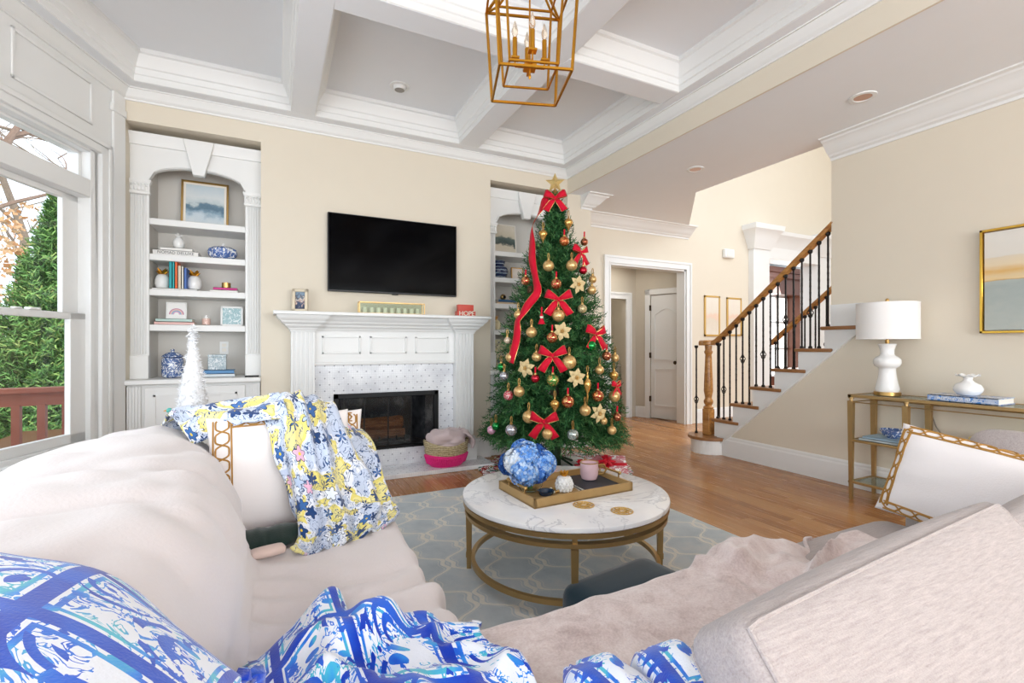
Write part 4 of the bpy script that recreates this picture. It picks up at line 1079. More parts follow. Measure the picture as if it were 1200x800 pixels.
def orn(kind, az, r, z, d, label):
    c = tpos(az, r + .025, z)
    if kind.startswith('ball'):
        t = thing('ball_ornament', label, 'ornament', c - Vector((0, 0, d / 2)), group='ball ornaments on the Christmas tree')
        MB().ball(c, d / 2, 22, 14).build('ball', kind, t, smooth=True, angle=180)
        top = c + Vector((0, 0, d / 2)); MB().lathe([(.013, -.004), (.013, .010), (.004, .013)], 10, top).build('cap', 'gold', t)
        loop(t, top + Vector((0, 0, .012)), kind in RED_LOOP)
    elif kind in ('drop_gold', 'longdrop'):
        t = thing('drop_ornament', label, 'ornament', c - Vector((0, 0, .08)), group='drop ornaments on the Christmas tree')
        pr = [(1e-4, -.075), (.006, -.05), (.03, -.012), (.042, .012), (.036, .034), (.016, .048), (.007, .055), (.006, .07)]
        if kind == 'longdrop': pr = [(1e-4, -.17), (.004, -.12), (.009, -.08), (.007, -.06), (.026, -.02), (.034, .02), (.022, .055), (.008, .07), (.012, .085), (.005, .10), (.005, .12)]
        MB().lathe(pr, 18, c).build('drop', 'drop_gold', t, smooth=True, angle=60); loop(t, c + Vector((0, 0, pr[-1][1])), False)
    elif kind == 'bell':
        t = thing('figure_ornament', label, 'ornament', c - Vector((0, 0, .05)))
        MB().lathe([(.032, -.05), (.026, -.03), (.012, .0)], 14, c).build('skirt', 'velvet', t, smooth=True); MB().ball(c + Vector((0, 0, .012)), .016, 12, 8).build('head', 'wax', t, smooth=True)
        MB().lathe([(.018, .02), (.008, .04), (1e-4, .055)], 12, c).build('hat', 'velvet', t, smooth=True); loop(t, c + Vector((0, 0, .05)), True)
    elif kind == 'cone':
        t = thing('pinecone', label, 'pinecone', c - Vector((0, 0, .035))); m = MB(); core = MB().lathe([(1e-4, -.035), (.02, -.02), (.022, .0), (.014, .025), (1e-4, .035)], 12, c)
        core.build('core', 'bronze', t, smooth=True)
        for j in range(5):
            for k in range(7):
                a = k * 2 * PI / 7 + j * .45; zz = -.026 + j * .013; rr = .024 - abs(j - 1.5) * .004; m.ball(c + Vector((rr * math.cos(a), rr * math.sin(a), zz)), .009, 6, 4, (1, 1, .5))
        m.build('scales', plain('cone_scales', '#5D4029', .7), t)
    elif kind == 'poin':
        t = thing('poinsettia_ornament', label, 'ornament', c - Vector((0, 0, .06)), group='champagne poinsettias on the Christmas tree')
        out = (tpos(az, 1, 0) - tpos(az, 0, 0)).normalized(); q = out.to_track_quat('Z', 'Y').to_matrix(); lay = 0
        for (n_, L_, lift) in ((6, .085, .015), (5, .06, .03)):
            for k in range(n_):
                a = k * 2 * PI / n_ + lift * 20; m = MB()
                dv = Vector((math.cos(a), math.sin(a), 0)); sv = Vector((-math.sin(a), math.cos(a), 0))
                pts = [(0, .004, 0), (.35, .02, lift), (.65, .022, lift + .006), (1, .001, lift - .008)]
                rows = []
                for (f, w, h) in pts:
                    p = dv * L_ * f
                    rows.append((p - sv * w + Vector((0, 0, h)), p + Vector((0, 0, h + .005)), p + sv * w + Vector((0, 0, h))))
                vs = [c + q @ v for rw in rows for v in rw]
                m.add(vs, [(3 * i + j, 3 * i + j + 1, 3 * i + j + 4, 3 * i + j + 3) for i in range(3) for j in range(2)])
                m.build('petal', 'goldpetal', t, smooth=True, angle=180, recalc=False)
        m = MB()
        for k in range(5):
            a = k * 2 * PI / 5; m.ball(c + q @ Vector((.01 * math.cos(a), .01 * math.sin(a), .034)), .008, 8, 6)
        m.build('centre_beads', 'gold', t, smooth=True)
def bow(az, r, z, s, label):
    c = tpos(az, r + .05, z); t = thing('velvet_bow', label, 'bow', c - Vector((0, 0, .09 * s)), group='red velvet bows on the Christmas tree')
    out = (tpos(az, 1, 0) - tpos(az, 0, 0)).normalized(); sd = Vector((-out.y, out.x, 0)); up_ = Vector((0, 0, 1)); s = s * 1.1; w = .027 * s
    def ribbon(pts, name, ww=None):
        m = MB(); ww = ww or [w] * len(pts)
        for k, (a, b, h, wx, wz) in enumerate(pts):
            p = c + sd * a + up_ * b + out * h; e = (sd * wx + up_ * wz).normalized() * ww[k]
            m.v += [tuple(p - e), tuple(p + e)]
        m.f = [(2 * k, 2 * k + 1, 2 * k + 3, 2 * k + 2) for k in range(len(pts) - 1)]
        thicken(m.build(name, 'velvet', t, smooth=True, angle=180, recalc=False), .003, 0)
        g_ = MB()
        g_.tube([m.v[2 * k] for k in range(len(pts))], .0022, 4); g_.tube([m.v[2 * k + 1] for k in range(len(pts))], .0022, 4); g_.build('gold_edge', 'gold', t)
    for sg in (-1, 1):
        ribbon([(0, 0, .005, 0, 1), (sg * .035 * s, .018 * s, .028 * s, 0, 1), (sg * .08 * s, .04 * s, .018 * s, -sg * .3, 1), (sg * .098 * s, .045 * s, 0, -sg * .35, 1), (sg * .08 * s, .035 * s, -.015 * s, -sg * .3, 1), (0, 0, -.006, 0, 1)], 'bow_loop', [w * .5, w * .9, w * 1.2, w * 1.2, w, w * .5])
        ribbon([(0, 0, 0, 1, 0), (sg * .03 * s, -.035 * s, .012 * s, 1, sg * .5), (sg * .06 * s, -.075 * s, .008 * s, 1, sg * .5), (sg * .085 * s, -.115 * s, .012 * s, 1, sg * .5)], 'bow_tail', [w * .5, w * .9, w, w * 1.15])
    MB().ball(c + out * .006, .014 * s, 10, 8, (1, 1, 1.2)).build('knot', 'velvet', t, smooth=True)
ORN = [
 ('drop_gold', -146.0, .236, 2.227, 0, 'gold drop ornament near the top, right of the red ribbon'),
 ('ball_orange', -103.8, .263, 2.162, .091, 'orange and gold ball, highest round ornament at the tree front'),
 ('drop_gold', -84.4, .189, 2.346, 0, 'gold drop ornament just under the top bow'),
 ('ball_copper', -39.2, .261, 2.201, .074, 'copper ball at the upper right edge of the tree'),
 ('ball_gold', -129.9, .352, 1.92, .102, 'gold ball below the left gold drop, left of a similar ball'),
 ('ball_gold', -97.3, .350, 1.927, .102, 'gold ball directly below the highest red bow'),
 ('ball_redgold', -119.7, .408, 1.748, .098, 'red and gold ball above the upper middle bow'),
 ('poin', -93.7, .408, 1.747, 0, 'highest champagne poinsettia on the tree'),
 ('ball_gold', -63.5, .388, 1.815, .074, 'gold ball at the right edge, upper one of two'),
 ('ball_gold', -72.5, .423, 1.708, .081, 'gold ball at the right edge, lower one of two'),
 ('ball_red', -79.2, .361, 1.89, .074, 'dark red ball right of the gold ball pair, upper right'),
 ('ball_redgold', -160.7, .395, 1.794, .084, 'red and gold ball left of the long ribbon'),
 ('ball_gold', -117.8, .493, 1.463, .109, 'large gold ball hanging under the upper middle bow'),
 ('ball_lattice', -92.5, .476, 1.526, .081, 'beige lattice ball below the highest poinsettia'),
 ('bell', -134.0, .499, 1.439, 0, 'little red and cream figure ornament beside the ribbon'),
 ('ball_gold', -160.8, .491, 1.481, .081, 'gold ball at the left where the ribbon crosses over'),
 ('cone', -150.8, .423, 1.707, 0, 'brown pinecone next to the long red ribbon'),
 ('ball_gold', -142.5, .536, 1.318, .097, 'gold ball right of the ribbon at mid height'),
 ('ball_redgold', -123.6, .55, 1.27, .097, 'red and gold ball beside the second poinsettia'),
 ('poin', -115.1, .534, 1.325, 0, 'champagne poinsettia above the middle bow'),
 ('ball_green', -89.2, .566, 1.2, .091, 'bright green ball under the right hand bow'),
 ('ball_copper', -72.2, .582, 1.109, .084, 'copper red ball below and right of the green ball'),
 ('ball_gold', -57.7, .586, 1.089, .074, 'gold ball at the right edge beside the copper ball'),
 ('ball_pearl', -168.5, .557, 1.249, .063, 'small pearl ball at the left edge of the tree'),
 ('ball_gold', -161.4, .584, 1.097, .091, 'gold ball at the lower end of the long ribbon'),
 ('ball_gold', -136.2, .582, 1.105, .084, 'gold ball left of the middle bow'),
 ('ball_gold', -109.8, .589, 1.06, .123, 'largest gold ball, right of the middle bow'),
 ('poin', -144.1, .601, 1.008, 0, 'large champagne poinsettia left of the middle bow'),
 ('ball_green', -171.8, .602, 1.008, .074, 'green ball at the left edge at mid height'),
 ('ball_silver', -165.9, .616, .93, .084, 'silver ball below the left green ball'),
 ('ball_red', -136.3, .617, .92, .074, 'small plain red ball under the large poinsettia'),
 ('ball_greengold', -122.8, .619, .909, .105, 'green and gold ball below the middle bow'),
 ('poin', -105.1, .615, .93, 0, 'champagne poinsettia under the largest gold ball'),
 ('longdrop', -96.1, .626, .855, 0, 'long slender gold finial ornament at the tree front'),
 ('ball_gold', -83.2, .603, .99, .079, 'gold ball right of the long finial'),
 ('ball_redwhite', -158.8, .642, .765, .088, 'red and white patterned ball at the lower left'),
 ('ball_gold', -149.0, .636, .805, .097, 'gold ball next to the red and white ball'),
 ('drop_gold', -121.3, .654, .698, 0, 'gold drop ornament above the lowest bow'),
 ('ball_redgold', -112.0, .65, .73, .109, 'red and gold ball at the lower centre'),
 ('ball_redgold', -87.8, .642, .77, .102, 'red and gold ball right of the long finial'),
 ('ball_gold', -69.7, .644, .754, .102, 'large gold ball at the lower right under the small bow'),
 ('ball_gold', -99.4, .659, .655, .097, 'gold ball directly below the long finial'),
 ('poin', -89.3, .663, .625, 0, 'lowest champagne poinsettia at the right'),
 ('ball_gold', -139.8, .668, .598, .109, 'pale gold ball left of the lowest bow'),
 ('ball_silver', -152.8, .688, .475, .105, 'silver ball at the bottom left of the tree'),
 ('ball_pink', -173.5, .692, .444, .079, 'pink ball at the bottom left edge'),
 ('ball_green', -168.4, .687, .486, .074, 'green ball beside the pink ball at the bottom left'),
 ('ball_gold', -126.0, .687, .468, .097, 'gold ball under the lowest bow'),
 ('ball_clear', -109.2, .688, .461, .097, 'clear silvery ball at the bottom centre'),
 ('ball_gold', -78.0, .689, .471, .079, 'gold ball at the bottom right of the tree'),
 ('ball_copper', -69.9, .673, .573, .074, 'copper ball at the lower right edge'),
 ('ball_gold', -84.7, .675, .556, .063, 'small gold ball under the lowest poinsettia'),
 ('drop_gold', -66.1, .616, .924, 0, 'slim gold drop ornament at the right edge above the small bow')]
for q in ORN: orn(*q)
for (az, r, z, s, lb) in ((-79.6, .306, 2.057, .85, 'highest red velvet bow, at the upper right'), (-117.5, .454, 1.606, 1.05, 'red velvet bow at the upper middle of the tree'), (-83.7, .54, 1.302, 1.0, 'red velvet bow at the right above the green ball'), (-123.0, .58, 1.118, 1.05, 'red velvet bow in the middle of the tree'), (-68.6, .631, .841, .65, 'small red velvet bow at the right edge'), (-128.5, .673, .569, 1.05, 'lowest red velvet bow on the tree')):
    bow(az, r, z, s, lb)
bow(-120, .10, 2.60, .95, 'red velvet bow tied under the gold star')
# long ribbon trailing from the top
RB = [(-150, .10, 2.60), (-167.6, .12, 2.576), (172, .17, 2.45), (-178.0, .235, 2.287), (-160.2, .325, 2.081), (-150.0, .375, 1.925), (-144.5, .425, 1.794), (-139.8, .462, 1.667), (-150.6, .50, 1.547), (-155.7, .525, 1.452), (-157.8, .545, 1.372), (-156.0, .59, 1.2), (-158.1, .615, 1.047)]
pts = crline([tuple(tpos(a, r + .02, z)) for a, r, z in RB], 70); m = MB()
for k, p in enumerate(pts):
    p = Vector(p); a = pts[min(k + 1, 69)]; b = pts[max(k - 1, 0)]; d = Vector(a - b).normalized()
    out = Vector((p.x - TX, p.y - TY, 0)).normalized(); sd = d.cross(out).normalized(); tw = .3 * math.sin(k * .33); e = (sd * math.cos(tw) + out * math.sin(tw)) * .036
    p = p + out * .012 * math.sin(k * .5); m.v += [tuple(p - e), tuple(p + e)]
m.f = [(2 * k, 2 * k + 1, 2 * k + 3, 2 * k + 2) for k in range(69)]
rb = thing('velvet_ribbon', 'long red velvet ribbon trailing down the left of the tree', 'ribbon', tpos(-158.1, .615, 1.0))
thicken(m.build('ribbon_band', 'velvet', rb, smooth=True, angle=180, recalc=False), .003, 0)
g_ = MB(); g_.tube(m.v[0::2], .0022, 4); g_.tube(m.v[1::2], .0022, 4); g_.build('gold_edge', 'gold', rb)
# star
c = Vector((TX - .01, TY - .02, 2.785)); st = thing('tree_star', 'gold glitter star topping the Christmas tree', 'star', (c.x, c.y, 2.66))
fo = Vector((-.50, -.86, 0)); sd = Vector((-fo.y, fo.x, 0)); m = MB(); ring = []
for k in range(10):
    a = PI / 2 + k * PI / 5; r_ = .10 if k % 2 == 0 else .044; m.v.append(tuple(c + sd * r_ * math.cos(a) + Vector((0, 0, r_ * math.sin(a)))))
m.v += [tuple(c + fo * .03), tuple(c - fo * .03)]
for k in range(10): m.f += [(k, (k + 1) % 10, 10), ((k + 1) % 10, k, 11)]
m.build('star', plain('gold_glitter', '#E3C886', .35, .6, var=.3, vs=120), st); MB().lathe([(.02, -.14), (.008, -.05)], 10, c).build('star_holder', 'gold', st)
m = MB()
for k in range(10):
    a = k * PI / 5 + .3; m.tube([c + Vector((0, 0, -.09)), c + sd * .08 * math.cos(a) + fo * .05 * math.sin(a) + Vector((0, 0, -.09 + .03 * math.sin(a * 3)))], [.004, .002], 4)
m.build('gold_sprigs', 'gold', st)
# skirt
g = G('embroidered_tree_skirt'); u, v, _ = g.sep(g.coord('UV')); n = g.noise(g.coord(), 26, 3); vv = g.vor(g.coord(), 15)
rim = g.math('GREATER_THAN', v, .62)
mask = g.math('MULTIPLY', rim, g.math('LESS_THAN', g.math('ABSOLUTE', g.math('SUBTRACT', n, .5)), .075))
bl = g.math('MULTIPLY', rim, g.math('LESS_THAN', vv[0], .35))
colr = g.ramp(g.sep(vv[1])[0], [(0, '#9C2B2B'), (.3, '#2F5B3A'), (.55, '#A67B3E'), (.75, '#B98C9A'), (.9, '#4A6A63')], 'CONSTANT')
g.col(g.mix(g.math('MAXIMUM', mask, bl), '#EDECEA', colr)).rough(.9); MT['skirt'] = g.m
m = MB(); nr, na = 14, 128; m.uv = []
for j in range(nr):
    for i in range(na):
        a = 2 * PI * i / na; r_ = .10 + (.72 - .10) * j / (nr - 1); 
        if j > nr - 3: r_ += .028 * abs(math.cos(a * 8))
        zz = .012 + .012 * (1 - j / (nr - 1)) + .008 * math.sin(a * 11 + j * .3) * (j / nr) + .010 * math.cos(a * 5) ** 2 * (j / nr)
        m.v.append((TX + r_ * math.cos(a), TY + r_ * math.sin(a), zz)); m.uv.append((i / na * 16, j / (nr - 1)))
for j in range(nr - 1):
    for i in range(na): m.f.append((j * na + i, j * na + (i + 1) % na, (j + 1) * na + (i + 1) % na, (j + 1) * na + i))
o = tag(thicken(m.build('tree_skirt', 'skirt', smooth=True, angle=180), .008), 'white tree skirt with embroidered scalloped edge under the tree', 'tree skirt')
# presents
MT['giftwhite'] = bw_mat('red_sprig_wrapping', 14, '#EFEDEC', '#B9525E', blue2='#D9A0A4'); MT['giftsilver'] = plain('silver_gift_wrap', '#C9CACF', .35, .3); MT['ribbonred'] = plain('red_satin', '#C8142B', .35)
def gift(name, label, c, size, rz, tilt, wrap, plume=True):
    t = thing(name, label, 'present', c, rz); sx, sy, sz = size; M3 = rotM(tilt, 0, 0)
    def P(m): return xform(m, M3, (0, 0, abs(math.sin(tilt)) * sy / 2))
    P(box(-sx / 2, sx / 2, -sy / 2, sy / 2, 0, sz)).build('box', wrap, t, world=False, bev=.003)
    P(box(-.018, .018, -sy / 2 - .002, sy / 2 + .002, -.002, sz + .002).box(-sx / 2 - .002, sx / 2 + .002, -.018, .018, -.002, sz + .002)).build('ribbon', 'ribbonred', t, world=False)
    m = MB()
    for k in range(6):
        a = k * PI / 3; m.tube([(0, 0, sz), (.03 * math.cos(a), .03 * math.sin(a), sz + .035), (.065 * math.cos(a), .065 * math.sin(a), sz + .03), (.04 * math.cos(a), .04 * math.sin(a), sz + .006)], [.006, .014, .014, .005], 6)
    P(m).build('ribbon_bow', 'ribbonred', t, world=False, smooth=True)
gift('gift_box', 'tilted white present with big red ribbon right of the tree', (2.62, 3.44, .025), (.34, .26, .10), R(-32), R(24), 'giftwhite')
gift('gift_box', 'small silver present with red bow below the tree', (2.13, 3.60, .025), (.14, .11, .09), R(-25), 0, 'giftsilver')
gift('gift_box', 'small red topped white present behind the tilted one', (2.46, 3.55, .025), (.16, .12, .12), R(-15), 0, 'giftwhite')
# ================================================================== STAIRCASE
g = G('oak_stair_wood'); co = g.coord(scale=(30, 3, 30)); n = g.noise(co, 1.2, 4, .6, .8)
g.col(g.ramp(n, [(.25, '#8A5628'), (.5, '#B07A40'), (.75, '#C99757')])).rough(.3); MT['stairoak'] = g.m
MT['treadoak'] = plain('dark_oak_tread', '#96683F', .35, var=.15, vs=12)
st = thing('staircase', 'oak and white staircase with black iron balusters rising to the right', 'staircase', (4.95, 3.2, 0))
SX0, SX1 = XR, 5.45; RUN = .24; RISE = .197
tz = [.19 + RISE * i for i in range(8)]               # tread tops
ty = [None] + [3.86 - RUN * (i - 1) for i in range(1, 8)]  # nosing y of treads 2..8
for i in range(1, 7):
    y1 = ty[i]; z = tz[i]
    box(SX0 - .035, SX1 + .035, y1 - RUN - .10, y1, z - .032, z).build('tread', 'treadoak', st, bev=.008, seg=2)
    box(SX0 + .002, SX1, y1 - .05, y1 - .03, tz[i - 1], z - .03).build('riser', 'trim', st)
# curtail step
arc = [(4.44 + .215 * math.cos(a), 3.93 + .215 * math.sin(a)) for a in [R(-90 - 10 * k) for k in range(0, 20)]]
def curtail(r, x1): return [(x1, 3.93 - r * .9), ] + [(4.44 + r * math.cos(R(a)), 3.93 + r * math.sin(R(a))) for a in range(-90, -275, -10)] + [(x1, 3.93 + r)]
MB().prism(curtail(.20, 5.45), 'xy', 0, .155).build('curtail_riser', 'trim', st)
MB().prism(curtail(.235, 5.47), 'xy', .155, .188).build('curtail_tread', 'treadoak', st, bev=.006)
# stringer on the wall side facing the room
pts = [(3.80, .0), (3.80, .20)]
for i in range(1, 7): pts += [(ty[i] - .03, tz[i - 1]), (ty[i] - .03, tz[i] - .03)]
pts += [(2.58, tz[6]), (2.58, 1.56), (2.32, 1.56), (2.32, 1.335), (2.39, 1.27), (3.76, .105)]
MB().prism(pts, 'yz', XR - .018, XR + .02).build('stringer', 'trim', st)
m = MB()
m.bar((XR - .022, 3.78, .10), (XR - .022, 2.385, 1.285), .03, .016); m.bar((XR - .022, 2.385, 1.285), (XR - .022, 2.32, 1.345), .03, .016); m.build('stringer_moulding', 'trim', st)
body = [(3.85, .0)] + pts[1:-6] + [(2.58, tz[6]), (2.58, .0)]
MB().prism([(3.80, 0), (3.80, .18)] + [q for i in range(1, 7) for q in ((ty[i] - .04, tz[i - 1]), (ty[i] - .04, tz[i] - .04))] + [(2.42, tz[6] - .04), (2.42, 0)], 'yz', XR + .12, SX1).build('carriage', 'trim', st)
# newel
NY = 3.96; NX = 4.455
nw_ = box(NX - .048, NX + .048, NY - .048, NY + .048, .188, .48).build('newel_base', 'stairoak', st, bev=.006)
MB().lathe([(.048, .48), (.056, .49), (.056, .50), (.035, .52), (.05, .545), (.052, .57), (.036, .60), (.04, .63), (.05, .68), (.047, .80), (.037, 1.06), (.034, 1.10), (.046, 1.12), (.046, 1.135), (.036, 1.15), (.04, 1.20)], 20, (NX, NY, 0)).build('newel_turning', 'stairoak', st, smooth=True)
sl = RISE / RUN
def rz(y): return 1.235 + sl * (3.86 - y)
def rail(x, y0, y1, vol):
    m = MB(); path = [(x, y0 - (y0 - y1) * k / 10, rz(y0 - (y0 - y1) * k / 10)) for k in range(11)]
    if vol: path = [(x + .02, NY + .13, 1.232), (x, NY + .05, 1.232), (x, NY, 1.232), (x, 3.90, 1.232), (x, 3.86, 1.242)] + path[1:]
    prof = [(-.032, -.028), (.032, -.028), (.036, .0), (.03, .022), (.012, .032), (-.012, .032), (-.03, .022), (-.036, .0)]
    k = len(prof)
    for p in path:
        for (a, b) in prof: m.v.append((p[0] + a, p[1], p[2] + b))
    for i in range(len(path) - 1):
        for a in range(k): b = (a + 1) % k; m.f.append((i * k + a, i * k + b, (i + 1) * k + b, (i + 1) * k + a))
    m.f += [tuple(range(k)), tuple((len(path) - 1) * k + a for a in range(k))]
    m.build('handrail', 'stairoak', st, smooth=True)
rail(NX, 3.86, 2.57, True)
MB().lathe([(.062, 1.205), (.072, 1.215), (.072, 1.25), (.06, 1.262), (1e-5, 1.264)], 24, (NX, NY, 0)).build('newel_cap', 'stairoak', st, smooth=True)
rail(5.41, 3.86, 1.8, False)
def baluster(x, y, z0, z1, basket):
    m = MB(); m.box(x - .006, x + .006, y - .006, y + .006, z0, z1 - .0)
    # twisted length
    tw0, tw1 = z0 + (z1 - z0) * .28, z0 + (z1 - z0) * .78; k = 22
    for i in range(k):
        a = i * .5; m.obox((x, y, tw0 + (tw1 - tw0) * (i + .5) / k), (.013, .013, (tw1 - tw0) / k), rotM(0, 0, a))
    o = m.build('baluster', 'iron', st)
    MB().lathe([(.018, z0), (.018, z0 + .012), (.011, z0 + .024)], 8, (x, y, 0)).build('shoe', 'iron', o)
    MB().lathe([(.011, z1 - .035), (.02, z1 - .024), (.022, z1 - .008), (.018, z1)], 8, (x, y, 0)).build('collar', 'iron', o)
    if basket is not None:
        zb = z0 + (z1 - z0) * basket; b = MB()
        for j in range(4):
            b.tube([(x + .026 * math.sin(PI * t / 8) * math.cos(j * PI / 2 + t * .5), y + .026 * math.sin(PI * t / 8) * math.sin(j * PI / 2 + t * .5), zb - .05 + .1 * t / 8) for t in range(9)], .0042, 5)
        b.build('basket', 'iron', o)
for i in range(1, 7):
    for k in range(3):
        y = ty[i] - .03 - k * .08
        if i == 6 and k == 2: continue
        baluster(NX, y, tz[i], rz(y) - .026, (.36 if k == 1 else None) if i % 2 else (.52 if k == 1 else None))
baluster(NX - .05, NY + .13, .188, 1.205, .38); baluster(NX + .085, NY + .10, .188, 1.205, None); baluster(NX + .06, NY - .10, .188, 1.23, None)
for i in range(1, 7):
    for k in range(2):
        y = ty[i] - .05 - k * .12; baluster(5.41, y, tz[i], rz(y) - .026, .45 if k else None)
m = MB(); m.tube([(NX, 2.59, 2.37), (NX, 2.585, 2.40), (NX, 2.58, 2.45)], .008, 6)

# ================================================================== HALL THINGS
A6 = art('faint_botanical_print', [(0, '#E3DACB'), (.35, '#DCD0BE'), (.5, '#E6C9B4'), (.6, '#E2D8C9'), (1, '#E6DFD2')], ns=4, amp=.5)
MT['palegold'] = plain('pale_gold_frame', '#D9B36A', .4, .6)
pic('picture_frame', 'slim gold framed print on the hall wall nearer the doorway', 6.03, 6.37, YH - .012, 1.35, 1.99, 'palegold', A6, .028)
pic('picture_frame', 'slim gold framed print on the hall wall nearer the column', 6.53, 6.87, YH - .012, 1.36, 1.98, 'palegold', A6, .028)
t = thing('door_chime', 'small white chime box high on the hall wall', 'door chime', (6.55, YH, 2.61)); box(6.44, 6.66, YH - .06, YH, 2.61, 2.75).build('cover', 'trim', t, bev=.01); box(6.48, 6.62, YH - .064, YH - .058, 2.63, 2.73).build('grille', 'page', t, bev=.002)
# powder room
A7 = art('muted_floral_print', [(0, '#8A8B80'), (.35, '#6F7B76'), (.5, '#A66A62'), (.62, '#A9AAA0'), (1, '#B9B8AE')], ns=5, amp=.7)
pic('picture_frame', 'framed floral print inside the powder room', 5.20, 5.72, 7.89, 1.50, 2.15, 'page', A7, .05)
t = thing('hand_towel', 'cream towel on a dark ring in the powder room', 'towel', (5.55, 7.88, 1.0)); box(5.46, 5.60, 7.83, 7.86, .92, 1.32).build('cloth', 'page', t, bev=.01); MB().tube([(5.48, 7.85, 1.34), (5.68, 7.85, 1.34)], .012, 8).build('bar', 'bronze', t)
t = thing('vanity', 'white vanity cabinet inside the powder room', 'vanity', (5.4, 7.6, 0)); box(4.9, 5.9, 7.35, 7.9, .05, .80).build('cabinet', 'trim', t, bev=.004); box(4.88, 5.92, 7.32, 7.9, .80, .84).build('top', 'white', t, bev=.006)
for a in (5.0, 5.42): 
    d = box(a, a + .38, 7.338, 7.35, .12, .72).build('door', 'trim', t, bev=.003); MB().tube([(a + .19, 7.32, .5), (a + .19, 7.32, .6)], .008, 6).build('handle', 'bronze', d)
# study seen past the stairs
MT['darkwood'] = plain('cherry_bookcase_wood', '#6B3A24', .35, var=.2, vs=5)
sw = struct(box(9.4, 14.5, 8.6, 8.7, 0, 3.4).box(7.0, 7.1, YH + .15, 8.6, 0, 3.4).box(14.5, 14.6, YH, 8.7, 0, 3.4).build('wall_study', 'trim'), 'pale study walls')
struct(box(7.0, 14.6, YH + .15, 8.7, 3.4, 3.5).build('ceiling_study', 'ceil'), 'study ceiling')
t = thing('study_bookcase', 'tall dark cherry bookcase in the far study', 'bookcase', (11.9, 7.4, 0))
box(10.2, 12.6, 7.86, 7.9, 0, 2.95).build('back', 'darkwood', t)
for xx in (10.2, 11.5, 12.55): box(xx, xx + .05, 7.4, 7.9, 0, 2.85).build('upright', 'darkwood', t)
box(10.15, 12.65, 7.3, 7.95, 2.78, 2.9).box(10.1, 12.7, 7.25, 7.95, 2.9, 3.02).build('cornice', 'darkwood', t, bev=.01)
for zz in (.5, 1.0, 1.45, 1.9, 2.35): box(11.55, 12.55, 7.42, 7.88, zz, zz + .035).build('shelf', 'darkwood', t)
box(10.25, 11.5, 7.42, 7.88, 2.42, 2.78).build('valance', 'darkwood', t)
wn = struct(bpy.data.objects.new('window_2', None)); COL.objects.link(wn); wn['label'] = 'bright study window beside the bookcase'
g = G('bright_daylight_glass'); g.col('#FFFFFF').set(Emission_Color=(1, .98, .93, 1), Emission_Strength=1.6); MT['daylight'] = g.m
box(10.27, 11.49, 7.80, 7.83, .45, 2.42).build('daylight_pane', 'daylight', wn)
for zz in (.45, 1.1, 1.75, 2.38): box(10.25, 11.5, 7.77, 7.80, zz, zz + .05).build('muntin', 'trim', wn)
for xx in (10.25, 10.66, 11.06, 11.45): box(xx, xx + .05, 7.77, 7.80, .45, 2.42).build('muntin', 'trim', wn)
rs = random.Random(3)
xx = 11.66
for (w, h, c_, lb) in ((.06, .3, '#7C3B2C', 'maroon book upright in the study bookcase'), (.05, .27, '#3A4A5E', 'slate blue book upright in the study bookcase'), (.07, .31, '#C9B48C', 'tan book upright in the study bookcase'), (.05, .25, '#2F3A33', 'dark green book upright in the study bookcase'), (.06, .29, '#A8552F', 'rust coloured book upright in the study bookcase')):
    book(xx, xx + w, 7.5, 7.7, 1.486, 1.486 + h, c_, lb, group='books in the study bookcase', upright=True); xx += w + .004

# ================================================================== CONSOLE TABLE
ct = thing('console_table', 'slim gold metal console table with glass top along the right wall', 'console table', (4.21, 1.35, 0))
CX0, CX1, CY0, CY1, CZ = 4.035, 4.385, .42, 2.235, .82
g = G('table_glass'); g.col('#B9C8BE').rough(.06).set(Transmission_Weight=.7, IOR=1.1, Alpha=.75); MT['tglass'] = g.m
def frame_top(z, x0, x1, y0, y1, w, h, name):
    m = MB(); m.box(x0, x1, y0, y0 + w, z - h, z); m.box(x0, x1, y1 - w, y1, z - h, z); m.box(x0, x0 + w, y0, y1, z - h, z); m.box(x1 - w, x1, y0, y1, z - h, z)
    return m.build(name, 'champ', ct, bev=.003)
frame_top(CZ, CX0, CX1, CY0, CY1, .03, .022, 'top_frame'); frame_top(CZ - .055, CX0 + .01, CX1 - .01, CY0 + .01, CY1 - .01, .010, .008, 'apron_rail')
box(CX0 + .025, CX1 - .025, CY0 + .025, CY1 - .025, CZ - .010, CZ - .002).build('glass_top', 'tglass', ct)
legs_y = [CY1 - .018, 1.85, .80, CY0 + .018]
for y in legs_y:
    for x in (CX0 + .018, CX1 - .018):
        b = MB(); w1, w0 = .019, .011
        b.v = [(x - w0, y - w0, 0), (x + w0, y - w0, 0), (x + w0, y + w0, 0), (x - w0, y + w0, 0), (x - w1, y - w1, CZ - .05), (x + w1, y - w1, CZ - .05), (x + w1, y + w1, CZ - .05), (x - w1, y + w1, CZ - .05)]
        b.f = [(0, 3, 2, 1), (4, 5, 6, 7), (0, 1, 5, 4), (1, 2, 6, 5), (2, 3, 7, 6), (3, 0, 4, 7)]
        lg = b.build('leg', 'champ', ct); MB().lathe([(.012, CZ - .05), (.012, CZ - .035), (.02, CZ - .03), (.02, CZ - .022)], 10, (x, y, 0)).build('collar', 'champ', lg)
for (a, b_) in ((1.84, CY1), (CY0, .81)):
    for z in (.47, .145):
        frame_top(z, CX0 + .005, CX1 - .005, a, b_, .018, .018, 'shelf_frame'); box(CX0 + .02, CX1 - .02, a + .016, b_ - .016, z - .010, z - .003).build('glass_shelf', 'tglass', ct)
